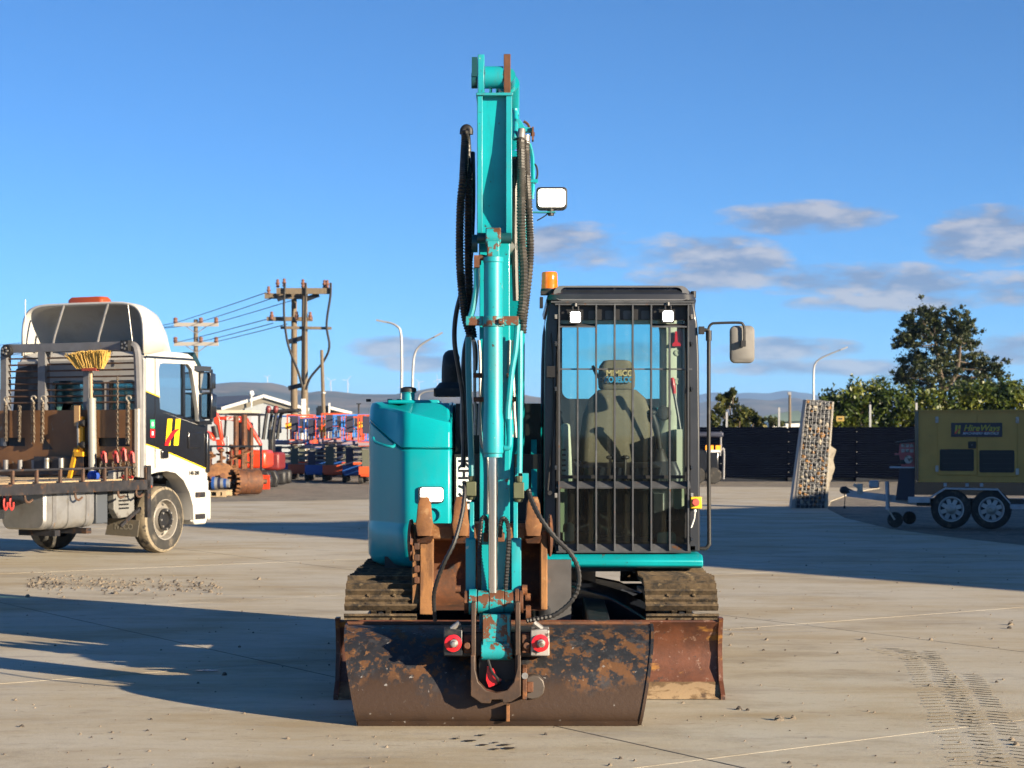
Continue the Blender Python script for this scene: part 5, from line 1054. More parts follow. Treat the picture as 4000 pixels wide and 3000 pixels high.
    for i, (x0, x1) in enumerate(cols):
        if i % 2 == 0: b.bb(x0, x1, yb - .02, yb + .03, .95, 2.58)
        else: b.bb(x0, x1, yb - .02, yb + .03, .95, 1.42); b.bb(x0, x1, yb - .02, yb + .03, 2.28, 2.58)
    bw = b.build('cab_back_wall', mat('grey_white_back_panel', (.40, .40, .40), .45, 0, [((.33, .32, .31), 4, .5, .2)]), TK)
    for (x0, x1) in cols[1::2]:
        MB().bb(x0 - .01, x1 + .01, yb - .005, yb + .005, 1.41, 2.29).build('back_window', 'tglass', bw)
        m = MB(); a1 = rrect(x0 - .03, x1 + .03, 1.39, 2.31, .05); a2 = rrect(x0 + .01, x1 - .01, 1.43, 2.27, .04)
        m.loft([[(x, yb - .022, z) for x, z in a1], [(x, yb - .03, z) for x, z in a1], [(x, yb - .03, z) for x, z in a2], [(x, yb - .0, z) for x, z in a2]], True, False, False); m.build('window_seal', 'tblack', bw)
    # seats seen through the windows
    for x in (-.35, -1.6):
        MB().loft([[(x + a, .05 + c, z) for a, c in rrect(-w, w, -.07, .07, .05)] for z, w in ((1.0, .24), (1.5, .25), (1.85, .2), (2.02, .12))]).build('driver_seat', 'plastic_dark', TK)
    MB().bb(CXl + .05, CXr - .05, .55, .9, .9, 1.50).build('dashboard', 'plastic_dark', TK, bevel=.05)
    MB().ring((-.35, .45, 1.55), (-.35, .47, 1.56), .22, .19).build('steering_wheel', 'black', TK)
    # dark side fairing at the far left of the cab back
    m = MB(); m.loft([[(-2.12, CYb - .15, .95), (-1.62, CYb - .10, .95), (-1.62, CYb, .95), (-2.12, CYb, .95)], [(-1.98, CYb - .15, 2.48), (-1.62, CYb - .10, 2.56), (-1.62, CYb, 2.56), (-1.98, CYb, 2.48)]], True, True, False); m.build('air_intake_tower', mat('dark_grey_tower', (.03, .03, .034), .5, 0, [((.09, .09, .095), 1.5, .52, .08)]), TK, bevel=.02)
    # roof wind deflector: an open-backed shell
    def shell(s, z0):
        pr = []
        for i in range(25):
            t = i / 24; a = math.pi * (1 - t); ca, sa = math.cos(a), math.sin(a)
            pr.append((-1.0 + 1.02 * s * (abs(ca) ** .30) * (1 if ca > 0 else -1), z0 + (.70 * s - (0)) * (abs(sa) ** .42)))
        return pr
    m = MB(); rings = []
    for (y, s, dz) in ((CYb + .02, 1.0, 0), (CYb + .25, .995, -.005), (-.05, .97, -.05), (.15, .92, -.17), (.35, .84, -.36), (.48, .76, -.60)):
        rings.append([(x, y, max(2.66, z + dz * (1 if z > 2.9 else .3))) for x, z in shell(s, 2.66)])
    m.loft(rings, False, False, True); fa = m.build('roof_fairing', 'twhite', TK)
    sol = fa.modifiers.new('s', 'SOLIDIFY'); sol.thickness = .035; sol.offset = -1
    m = MB(); m.loft([[(x * .99 - .01, y - .01 + .03, z - .03) for x, y, z in r] for r in rings], False, False, True); m.build('fairing_lining', 'fairin', fa)
    for (xa, xb) in ((-1.28, -1.46), (-.55, -.72)):
        m = MB(); m.tube([(xa, CYb, 3.33), (xb + .06, CYb - .05, 2.9), (xb, CYb - .06, 2.62)], .018, 8); m.build('fairing_stay', 'railgrey', fa)
    for xa in (-1.85, -.15):
        m = MB(); m.tube([(xa, CYb - .1, 3.30 if xa > -1 else 3.42), (xa + .1 * (xa > -1), CYb - .1, 2.6)], .006, 5); m.build('radio_aerial', 'steel', TK)
    m = MB(); m.loft([[(x, y, z) for x, y in rrect(-1.28 + o, -.70 - o, CYb + .06 + o, CYb + .3 - o, .05)] for z, o in ((3.34, 0), (3.40, .0), (3.44, .03))]); m.build('amber_light_bar', mat('orange_light_bar_lens', (.34, .06, .012), .2, coat=.5), TK, 'long orange light bar on the roof fairing')
    # headboard rack
    YH = -.78; hx0, hx1 = TL(6, 900, Y=YH).x, TL(298, 900, Y=YH).x
    zt = TL(150, 750, Y=YH).z; zb = TL(150, 886, Y=YH).z; zd = TL(150, 1030, Y=YH).z
    m = MB(); m.bb(hx0 + .05, hx1 - .12, YH - .05, YH + .05, zt - .055, zt + .055); hr = m.build('headboard_top_rail', 'railgrey', TK)
    posts = [(hx0, hx0 + .10), (TL(92, 800, Y=YH).x - .04, TL(92, 800, Y=YH).x + .08), (TL(190, 800, Y=YH).x - .04, TL(190, 800, Y=YH).x + .05)]
    for (x0, x1) in posts: MB().bb(x0, x1, YH - .05, YH + .05, zd, zt - .056).build('headboard_post', 'railgrey', TK)
    m = MB(); m.tube([(hx1 - .14, YH, zt), (hx1 - .06, YH, zt - .005), (hx1 - .02, YH, zt - .07), (hx1, YH, zt - .25), (hx1 + .02, YH, zb), (hx1 + .03, YH, zd)], .055, 8, sub=3); m.build('headboard_post', 'railgrey', TK)
    for k in range(8):
        z = zb + .10 + (zt - zb - .24) * k / 7
        MB().cyl((hx0 + .08, YH, z), (hx1 - .01, YH, z), .012, n=6).build('headboard_bar', 'railrust', TK)
    bx0, bx1 = hx0 - .06, hx1 + .01
    # board with slots: strips left out where the photo shows openings
    zs0, zs1 = TL(150, 1028, Y=YH).z, zb
    sl = [(TL(40, 990, Y=YH).x - .5, TL(111, 990, Y=YH).x, TL(60, 1028 - 1, Y=YH).z, 0), ]
    xa, xb_, za, zc = TL(-30, 993, Y=YH).x, TL(112, 993, Y=YH).x, TL(60, 1027, Y=YH).z, 0
    s1 = (bx0, TL(112, 990, Y=YH).x, TL(60, 1026 - 0, Y=YH).z)
    zA0, zA1 = TL(60, 1028, Y=YH).z, TL(60, 1012 - 16, Y=YH).z
    yb0 = YH - .075
    zs_lo, zs_hi = TL(60, 1028 - 0, Y=YH).z, TL(60, 1010 - 16, Y=YH).z
    # openings measured: left slot v 992-1010... here expressed in rows
    lo0, lo1 = TL(60, 963.5, Y=YH).z, TL(60, 945.5, Y=YH).z
    xl1 = TL(62, 955, Y=YH).x; xr0, xr1 = TL(219, 955, Y=YH).x, TL(288, 955, Y=YH).x
    ye = YH - .052; m = MB(); m.bb(bx0, bx1, yb0, ye, lo1, zs1); m.bb(bx0, bx1, yb0, ye, zs0, lo0); m.bb(xl1, xr0, yb0, ye, lo0, lo1); m.bb(xr1, bx1, yb0, ye, lo0, lo1)
    board = m.build('headboard_panel', 'ply', TK); MB().bb(bx0, bx1, YH - .02, YH, lo0 - .05, lo1 + .05).build('slot_backing', 'cabblack', TK)
    MB().bb(bx1, bx1 + .05, yb0 - .01, YH + .02, zs0, zs1 + .01).build('panel_edge_trim', mat('cream_edge_trim', (.5, .45, .36), .6), TK)
    for u in (TL(19, 0, Y=yb0).x, TL(50, 0, Y=yb0).x, TL(80, 0, Y=yb0).x):
        z = TL(60, 1003, Y=YH).z; MB().cyl((u, yb0 - .06, z - .08), (u, yb0 - .06, z + .06), .035, n=12).build('stake_pocket', 'railgrey', TK)
    m = MB(); xa, xb_ = TL(84, 0, Y=yb0).x, TL(190, 0, Y=yb0).x; z0 = TL(130, 1028, Y=YH).z
    m.bb(xa, xb_, yb0 - .10, yb0 - .002, z0 + .02, z0 + .26); wb = m.build('winch_box', 'tsteel', TK)
    for u in (115, 146):
        x = TL(u, 0, Y=yb0).x; MB().cyl((x, yb0 - .13, z0 + .08), (x, yb0 - .13, z0 + .24), .035, n=12).build('winch_roller', 'steel', wb)
    m = MB(); m.prism([(TL(94, 0, Y=yb0).x, TL(94, 971, Y=yb0).z), (TL(115, 0, Y=yb0).x, TL(115, 971, Y=yb0).z), (TL(94, 0, Y=yb0).x, TL(94, 942, Y=yb0).z)], 'y', yb0 - .004, yb0 - .001); m.build('triangular_cutout', 'cabblack', board)
    for u in (0, 292):
        p = TL(u if u else 14, 733 if u else 738, Y=YH - .1); p = TL(270 if u else 12, 747 if u else 758, Y=YH - .1)
        m = MB(); m.lathe([(.085, .0), (.09, -.03), (.06, -.1)], p, (0, -1, 0), 14) if not u else m.bb(p.x - .06, p.x + .06, p.y - .02, p.y + .08, p.z - .07, p.z + .07); wl = m.build('deck_work_lamp', 'black', TK)
        for k in range(5):
            a = k * 1.257; MB().cyl((p.x + .04 * math.cos(a), p.y - .025, p.z + .04 * math.sin(a)), (p.x + .04 * math.cos(a), p.y - .002, p.z + .04 * math.sin(a)), .015, n=8).build('lamp_cell', 'steel', wl)
    # deck: planks, side beam, rope rail
    XD = .14; zdk = TL(313, 1033, X=XD).z; YE = -5.6
    n = 14; w = (XD - .05 + 2.25) / n
    for k in range(n):
        x = -2.25 + k * w; MB().bb(x + .004, x + w - .004, YE, YH - .06, zdk - .03, zdk + random.uniform(-.003, .003)).build('deck_plank', 'deckwood', TK)
    z1, z0 = TL(313, 1036, X=XD).z, TL(313, 1058, X=XD).z
    MB().bb(XD - .05, XD + .03, YE, YH + .2, z0, z1).build('deck_side_beam', 'tsteel', TK, bevel=.006)
    zr = TL(313, 1009, X=XD).z
    MB().cyl((XD, YE, zr), (XD, YH + .16, zr), .016, n=6).build('rope_rail', 'tsteel', TK)
    for u in (315, 272, 226, 179, 130, 79, 27, -20):
        y = TL(u, 1030, X=XD).y; MB().bb(XD - .016, XD + .016, y - .018, y + .018, z0 + .04, zr).build('rail_stanchion', 'railrust', TK)
    MB().bb(XD - .02, XD + .03, YH + .14, YH + .22, .50, zr + .02).build('deck_corner_post', 'tsteel', TK)
    for u in (301, 262, 170, 62):
        y = TL(u, 1060, X=XD).y; m = MB(); m.tube([(XD, y - .07, z0 + .02), (XD, y - .06, z0 - .06), (XD, y, z0 - .09), (XD, y + .07, z0 - .06)], .015, 6, sub=3); m.build('tie_down_hook', 'railrust', TK)
    # tank, battery box, side guard pieces under the deck
    def tankring(y, s=1.0): return [(-.30 + a * s, y, .72 + b * s) for a, b in rrect(-.34, .34, -.30, .30, .12, 5)]
    ya, yb_ = TL(100, 1120, X=.04).y, TL(203, 1120, X=.04).y
    m = MB(); m.loft([tankring(ya - .03, .93), tankring(ya, 1), tankring(yb_, 1), tankring(yb_ + .03, .93)]); tk = m.build('fuel_tank', 'alu', TK)
    for t in (.16, .48, .86):
        y = ya + (yb_ - ya) * t; m = MB(); m.loft([tankring(y - .035, 1.02), tankring(y + .035, 1.02)], True, False, False); m.build('tank_strap', 'railgrey' if t != .48 else 'alu', tk)
    for t in (.2, .86):
        y = ya + (yb_ - ya) * t; MB().bb(-.5, .06, y - .05, y + .05, .34, .41).build('tank_bracket', 'tsteel', tk)
    y0, y1 = TL(205, 1120, X=.0).y, TL(233, 1120, X=.0).y; MB().bb(-.4, .0, y0 + .03, y1, .45, 1.02).build('battery_box', mat('slate_plastic', (.06, .07, .085), .55), TK, bevel=.015)
    m = MB(); m.ellip((-.1, y0 + .1, 1.06), (.09, .06, .07)); m.build('blue_rag', mat('blue_cloth', (.012, .06, .35), .8), TK)
    y0, y1 = TL(246, 1100, X=-.02).y, TL(289, 1100, X=-.02).y; m = MB(); m.prism([(y0, .62), (y0, 1.12), (y1, 1.15), (y1 + .02, .52), (y0 + .1, .50)], 'x', -.12, -.02); gc = m.build('gearbox_shield', mat('grey_cast_shield', (.22, .22, .21), .55, .3, [((.14, .13, .12), 9, .55, .1)]), TK, bevel=.01)
    for k in range(9): MB().bb(-.022, -.012, y0 + .10, y1 - .12, .62 + k * .05, .64 + k * .05).build('shield_slot', 'cabblack', gc)
    m = MB(); y = -.62; m.prism([(-.52, .26), (.0, .24), (.03, .46), (-.46, .48)], 'y', y - .012, y); mf = m.build('mud_flap', mat('brown_grey_mud_flap', (.115, .10, .075), .8, 0, [((.17, .14, .10), 6, .5, .2)]), TK)
    text('flap_lettering', 'IVECO', mat('pale_moulded_letters', (.21, .19, .15), .7), mf, (-.37, y - .014, .34), .105, (R(90), 0, 0), bold=.003)
    MB().bar((.0, -1.0, .40), (.02, -.60, .62), .04, .035).build('guard_stay', 'tsteel', TK)
    MB().bb(-.16, .07, -.60, -.36, .86, 1.04).build('arch_mud_guard', mat('grey_guard', (.05, .055, .065), .5), TK, bevel=.03)
    MB().ellip((.08, -.48, .90), (.03, .06, .03)).build('side_marker_lamp', mat('orange_marker', (.40, .07, .01), .3), TK)
    # hanging red load binders under the deck at the left
    # mirrors
    for (z0, z1, d) in ((2.20, 2.45, .0), (1.80, 2.17, .02)):
        m = MB(); m.loft([[(CXr + a, y, z0 + (z1 - z0) * b) for a, b in rrect(.02 + d, .20 + d, .0, 1.0, .06)] for y in (.70, .74)] + [[(CXr + .11 + d + (a - .11 - d) * .8, .86, z0 + (z1 - z0) * (.5 + (b - .5) * .85)) for a, b in rrect(.02 + d, .20 + d, .0, 1.0, .06)]]); mi = m.build('wing_mirror', 'tblack', TK, bevel=.02)
        MB().sheet([(CXr + a, .696, z0 + (z1 - z0) * b) for a, b in rrect(.04 + d, .18 + d, .08, .92, .05)]).build('mirror_glass', mat('mirror_silver', (.35, .37, .40), .05, 1.0), mi)
    m = MB(); m.bar((CXr - .02, .62, 2.50), (CXr + .14, .80, 2.49), .05, .07); m.bar((CXr, .70, 1.74), (CXr + .14, .82, 1.76), .04, .06); m.bar((CXr + .12, .84, 1.76), (CXr + .12, .84, 2.49), .03, .04); m.build('mirror_arm', 'tblack', TK)
    # wheels
    def wheel(x0, s, y):
        """x0 outer face, s = +1 outer face towards +X"""
        r = .445; ax = (s, 0, 0)
        m = MB(); m.lathe([(.27, -.26), (.36, -.265), (.41, -.25), (.435, -.22), (r, -.17), (r, -.06), (.435, -.025), (.41, -.008), (.36, .0), (.27, -.01), (.26, -.03)], (x0, y, r), ax, 40, False); t = m.build('tyre', 'tyre', TK)
        m = MB(); m.lathe([(.448, -.16), (.449, -.10), (.449, -.055), (.4375, -.020), (.41, -.004), (.405, -.006)], (x0, y, r), ax, 40, False); m.build('muddy_shoulder', 'tyre_mud', t)
        m = MB(); m.lathe([(.27, -.012), (.275, -.002), (.262, -.005), (.25, -.05), (.245, -.10), (.22, -.12), (.16, -.07), (.15, -.02), (.14, .0)], (x0, y, r), ax, 32, False); m.build('rim', 'rim', t)
        m = MB(); m.lathe([(.15, -.03), (.15, .005), (.11, .01), (.095, -.02), (.05, -.02), (.02, -.02)], (x0, y, r), ax, 28); hb = m.build('hub', 'rim_dark', t)
        for k in range(8):
            a = k * math.pi / 4; MB().cyl((x0, y + .125 * math.cos(a), r + .125 * math.sin(a)), (x0 + .03 * s, y + .125 * math.cos(a), r + .125 * math.sin(a)), .016, n=6).build('wheel_nut', 'steel', hb)
            a += .39; MB().ellip((x0 - .112 * s, y + .205 * math.cos(a), r + .205 * math.sin(a)), (.012, .026, .026), 8, 5).build('rim_hole', 'cabblack', t)
    wheel(.0, 1, 0); wheel(-2.0, -1, 0); wheel(.05, 1, -4.1); wheel(-2.05, -1, -4.1)
    MB().cyl((-.2, 0, .44), (-1.8, 0, .44), .07).build('front_axle', 'chassis', TK); MB().cyl((-.2, -4.1, .44), (-1.8, -4.1, .44), .1).build('rear_axle', 'chassis', TK)
    return YH, yb0, zdk
YH, YB0, ZDK = truck()
def tworld(p): return TO + tr * p[0] + tf * p[1] + Vector((0, 0, p[2]))
# ---- loose gear on the deck: each its own thing
def chain_mesh(n, r=.006, L=.042):
    mb = MB()
    for k in range(n):
        pts = []
        for i in range(9):
            a = 2 * math.pi * i / 8; p = Vector((.013 * math.cos(a), 0, -.5 * L * .95 * math.sin(a) * 1.25 - k * L * .80))
            if k % 2: p = Vector((p.y, p.x, p.z))
            pts.append(p)
        mb.tube(pts, r, 4, False)
    me = mb.mesh('chain_links'); me.materials.append(M['chain']); return me
M['chain'] = mat('rusty_galvanised_chain', (.17, .14, .105), .55, .4, [((.09, .055, .03), 20, .5, .1)])
def chain(u, vt, vb, label, hook=True, strands=1):
    y = YB0 - .05; a = TL(u, vt, Y=y); b = TL(u, vb, Y=y); L = a.z - b.z
    t = thing('load_chain', label, 'chain', tworld(a), 'load chains on the headboard', -TPHI, False)
    n = max(3, int(L / (.042 * .8)))
    me = chain_mesh(n)
    for s in range(strands):
        meshobj('chain_strand', me, t, ((s - (strands - 1) / 2) * .045, -.02 * (s % 2), 0), (0, random.uniform(-.02, .02), random.uniform(0, .6)))
    if hook:
        m = MB(); m.tube([(0, 0, .0), (.0, 0, .03), (-.03, 0, .06), (-.02, 0, .095), (.02, 0, .10), (.045, 0, .08), (.04, 0, .06)], [.010, .011, .013, .014, .013, .010, .006], 8, sub=3); m.build('grab_hook', mat('galvanised_hook', (.42, .37, .29), .45, .5) if 'galvanised_hook' not in bpy.data.materials else bpy.data.materials['galvanised_hook'], t)
chain(13, 874, 960, 'rusty chain with pale hook hanging at the far left of the truck headboard', strands=2)
chain(43, 880, 960, 'rusty chain without hook, second from the left on the headboard', False, 2)
chain(72, 872, 960, 'doubled chain with the brighter of two neighbouring hooks on the headboard', strands=2)
chain(93, 872, 960, 'chain hanging just left of the triangular hole in the brown headboard', strands=2)
chain(254, 818, 985, 'long thin chain hanging across the right rear cab window', False, 1)
chain(277, 872, 962, 'chain with a pale hook, nearest the right end of the headboard', strands=2)
M['binder'] = mat('red_load_binder_paint', (.40, .035, .03), .5, 0, [((.18, .05, .03), 10, .55, .1)])
for k, (u, vt, lab) in enumerate(((223, 975, 'red load binder nearest the long broom handle'), (249, 975, 'red load binder under the long thin chain'), (266, 968, 'red load binder held by the thin chain hook'), (283, 975, 'red load binder at the right end of the deck'))):
    y = YB0 - .09; p = TL(u, vt, Y=y); q = TL(u, 1030, Y=y)
    t = thing('load_binder', lab, 'load binder', tworld(p), 'red load binders on the deck', -TPHI, False); h = p.z - ZDK
    m = MB(); m.bar((-.03, 0, -.02), (.02, 0, -h * .45), .03, .03); m.bar((.03, 0, -.02), (.06, -.02, -h * .42), .025, .025); m.ellip((0, 0, -.02), (.035, .022, .03)); m.build('lever_handle', 'binder', t)
    me = chain_mesh(max(3, int(h * .5 / .034))); meshobj('chain_strand', me, t, (-.02, -.02, -h * .45), (0, .18 * (-1) ** k, 0)); meshobj('chain_strand', me, t, (.05, -.01, -h * .42), (0, -.1, 0))
    m = MB(); m.tube([(0, 0, -h * .9), (.03, 0, -h * .95), (.0, 0, -h * .985), (-.04, 0, -h * .95)], .014, 6, sub=2); m.build('binder_hook', 'binder', t)
def broom():
    y = YB0 - .06; b = TL(198, 1030, Y=y); top = TL(192, 800, Y=y)
    t = thing('yard_broom', 'upside down yard broom with yellow bristles against the headboard', 'broom', tworld((b.x, y, ZDK)), None, -TPHI, False); H = top.z - ZDK
    MB().cyl((0, 0, .75), (-.03, .02, H), .02, n=8).build('handle', mat('pale_wood_handle', (.40, .30, .19), .7), t)
    m = MB(); m.bb(-.14, .10, -.035, .035, H - .01, H + .03); m.build('broom_head', mat('red_broom_head', (.32, .05, .03), .6), t, bevel=.006)
    rnd = random.Random(4); m = MB()
    for i in range(900):
        x = rnd.uniform(-1, 1); a = Vector((-.02 + x * .20, rnd.uniform(-.03, .03), H + .02)); e = Vector((-.02 + x * .30 + rnd.uniform(-.04, .04) - .03, rnd.uniform(-.09, .09), H + .09 + .12 * (1 - .15 * x * x) + rnd.uniform(0, .05) + .02 * x)); m.bar(a, e, .008, .006)
    o = m.build('bristles', mat('straw_yellow_bristle', (.60, .38, .09), .7, 0, [((.42, .25, .05), 20, .5, .2)]), t); o['kind'] = 'stuff'
    p = thing('steel_pipe', 'pale grey upright steel pipe standing on the truck deck under the broom', 'pipe', tworld((b.x, y - .0, ZDK)), None, -TPHI, False)
    hp = TL(198, 860, Y=y).z - ZDK
    m = MB(); m.ring((.02, 0, 0), (.0, 0, hp), .055, .047, 18); m.build('pipe_wall', mat('dull_galvanised_pipe', (.30, .30, .27), .6, .3, [((.20, .19, .16), 6, .55, .1)]), p)
    m = MB(); m.ring((.0, 0, hp - .03), (.0, 0, hp), .058, .045, 18); m.build('pipe_rim', bpy.data.materials['dull_galvanised_pipe'], p)
broom()
def jack_bar():
    y = YB0 - .10; p = TL(173, 1030, Y=y); s = TL(176, 1036, Y=y)
    t = thing('farm_jack', 'yellow hand jack with long bent handle leaning on the brown headboard', 'jack', tworld((p.x, y, ZDK)), None, -TPHI, False)
    Z = lambda v: TL(170, v, Y=y).z - ZDK; X = lambda u: TL(u, 950, Y=y).x - p.x
    yl = mat('chipped_yellow_paint', (.60, .30, .01), .5, 0, [((.14, .08, .03), 12, .6, .06)])
    m = MB(); m.bb(X(165), X(177), .02, .06, Z(985), Z(900)); m.build('jack_beam', yl, t)
    m = MB(); m.bar((X(165), 0, Z(968)), (X(153), -.03, 0.0), .055, .03, (0, 1, 0)); m.build('jack_handle', yl, t)
    m = MB(); m.bb(X(160), X(171), 0, .04, Z(920), Z(876)); m.build('jack_head', mat('bare_wood_wedge', (.45, .27, .12), .7), t)
    m = MB(); m.bar((X(169), .0, Z(962)), (X(167), .01, Z(912)), .02, .02); m.build('jack_rod', 'steel', t)
    m = MB(); m.bb(X(163), X(181), -.03, .05, Z(986), Z(976)); m.build('jack_foot', yl, t)
    for v in (914, 961):
        m = MB(); m.lathe([(.04, -.03), (.05, 0), (.04, .03)], (X(179), 0, Z(v)), (1, 0, 0), 10); m.build('jack_knob', 'black', t)
jack_bar()
def ropes_and_shackles():
    for k, (u, lab) in enumerate(((25, 'red hook shackle hanging under the deck, right one of the pair'), (12, 'red hook shackle hanging under the deck, left one of the pair'))):
        y = TL(u, 1080, X=.02).y; z = TL(u, 1085, X=.02).z
        t = thing('hanging_shackle', lab, 'shackle', tworld((.02, y, z)), 'shackles below the deck', -TPHI, False)
        m = MB(); m.tube([(0, 0, .12), (0, -.03, .02), (0, -.03, -.05), (0, .0, -.09), (0, .03, -.05), (0, .03, .0)], .014, 6, sub=3); m.build('shackle_bow', 'binder', t)
        m = MB(); m.tube([(0, 0, .12), (0, 0, .22)], .01, 6); m.build('shackle_link', 'chain', t)
ropes_and_shackles()
# ================================================================ machinery yard at the left back
M['kred'] = mat('orange_red_machine_paint', (.62, .045, .012), .4, 0, [((.45, .03, .01), 3, .55, .2)], coat=.2)
M['lblue'] = mat('lift_blue_paint', (.012, .075, .30), .45, 0, [((.02, .04, .14), 3, .55, .2)])
M['lbright'] = mat('bright_blue_rail_paint', (.03, .20, .62), .4)
M['lorange'] = mat('lift_orange_paint', (.62, .085, .02), .45, 0, [((.42, .06, .02), 3, .55, .2)])
M['lgrey'] = mat('khaki_scissor_steel', (.10, .105, .075), .6, 0, [((.06, .06, .05), 4, .5, .2)])
M['lnavy'] = mat('navy_scissor_steel', (.012, .018, .05), .5)
M['cover'] = mat('purple_grey_manual_box', (.035, .035, .06), .5)
M['timber'] = mat('weathered_pole_timber', (.16, .125, .085), .85, 0, [((.10, .075, .05), 3, .5, .2, (6, 6, .3)), ((.24, .21, .16), 5, .6, .1, (6, 6, .3))], (9, .2))
M['galv'] = mat('galvanised_lamp_steel', (.33, .33, .33), .5, .5)
M['ceram'] = mat('brown_insulator', (.20, .10, .07), .3)
def part_px(t, name, m, poly, y, thick, bevel=0):
    mb = MB(); mb.prism([(PX(u, y), PZ(v, y)) for u, v in poly], 'y', y - thick / 2, y + thick / 2); return mb.build(name, m, t, bevel=bevel)
def mini_excavator():
    y = 53.0; f = lambda pts: [(442.5 + .1333 * a, 857.3 + .1333 * b) for a, b in pts]
    t = thing('mini_excavator', 'small orange red excavator with black canopy behind the rusty augers', 'excavator', (PX(535, y + 1), y + 1, 0))
    part_px(t, 'boom', 'kred', f([(250, 320), (500, 318), (640, 312), (690, 345), (760, 470), (850, 620), (930, 770), (900, 815), (800, 650), (690, 515), (600, 425), (420, 385), (270, 372)]), y, .28, .03)
    part_px(t, 'dipper', 'kred', f([(140, 300), (180, 240), (215, 280), (250, 335), (272, 470), (300, 690), (248, 700), (205, 470), (150, 425)]), y - .05, .22, .03)
    part_px(t, 'bucket_linkage', 'kred', f([(190, 690), (290, 690), (320, 780), (260, 850), (250, 915), (200, 850)]), y - .1, .25, .03)
    part_px(t, 'bucket', 'kred', f([(0, 590), (60, 548), (120, 590), (160, 660), (165, 720), (120, 690), (40, 640)]), y - .3, .5, .03)
    mb = MB(); mb.cyl(P(*f([(150, 470)])[0], y - .2), P(*f([(190, 660)])[0], y - .2), .10); mb.build('dipper_ram', 'black', t)
    mb = MB(); mb.bb(PX(f([(390, 0)])[0][0], y), PX(f([(865, 0)])[0][0], y), y - .1, y + 1.5, PZ(f([(0, 300)])[0][1], y), PZ(f([(0, 262)])[0][1], y)); mb.build('canopy_roof', 'black', t, bevel=.04)
    for (x0, x1) in ((330, 318), (865, 880)):
        for dy in (0, 1.4):
            mb = MB(); mb.bar(P(*f([(x0 + 15, 300)])[0], y + dy), P(*f([(x1, 660)])[0], y + dy), .06, .06); mb.build('canopy_post', 'black', t)
    mb = MB(); a, b = PX(490, y), PX(575, y); mb.bb(a, b, y + .1, y + 1.7, .62, 1.15); mb.build('engine_housing', 'kred', t, bevel=.1)
    mb = MB(); mb.bb(PX(508, y), PX(538, y), y + .5, y + .9, 1.15, 1.95); mb.build('operator_seat', 'black', t, bevel=.05)
    for dy in (.0, 1.5):
        mb = MB(); mb.prism([(PX(480, y), .05), (PX(475, y), .3), (PX(482, y), .55), (PX(580, y), .55), (PX(588, y), .3), (PX(583, y), .05)], 'y', y + dy - .1, y + dy + .25); mb.build('rubber_track', 'black', t, bevel=.05)
    mb = MB(); mb.bb(PX(480, y), PX(588, y), y - .6, y - .5, .05, .45); mb.build('dozer_blade', 'kred', t)
    text('lettering', 'Kubota', 'white', t, (PX(491, y), y - .15, PZ(907.5, y)), .13, bold=.002)
    y = 57.0; g = lambda a, b: P(442.5 + .1333 * a, 857.3 + .1333 * b, y)
    t = thing('digger_frame', 'second small digger with dark tubular canopy frame left of the blue lift', 'excavator', (PX(580, y), y, 0))
    for off in (0, 1.2):
        o = Vector((0, off, 0))
        for pts in ([(945, 690), (1000, 290), (1040, 240), (1250, 228), (1440, 215)], [(1090, 690), (1145, 320), (1190, 245), (1330, 232)]):
            mb = MB(); mb.tube([g(*p) + o for p in pts], .055, 8, sub=4); mb.build('roll_bar', 'black', t)
    mb = MB(); mb.bb(PX(607, y), PX(638, y), y, y + 1.2, PZ(889, y), PZ(884, y)); mb.build('canopy_roof', 'black', t)
    for x in (1030, 1150): mb = MB(); mb.ellip(g(x, 205), (.09, .09, .13)); mb.build('beacon', mat('dull_red_beacon', (.16, .03, .03), .4) if x == 1030 else bpy.data.materials['dull_red_beacon'], t)
    mb = MB(); mb.bb(PX(568, y), PX(604, y), y, y + 1.5, .5, 1.05); mb.build('engine_housing', mat('dark_red_housing', (.16, .015, .015), .5), t, bevel=.08)
    mb = MB(); mb.bb(PX(576, y), PX(588, y), y + .3, y + .8, 1.05, 1.75); mb.build('operator_seat', 'black', t, bevel=.05)
    for dy in (0, 1.3): mb = MB(); mb.bb(PX(558, y), PX(618, y), y + dy, y + dy + .3, .05, .5); mb.build('rubber_track', 'black', t, bevel=.1)
mini_excavator()
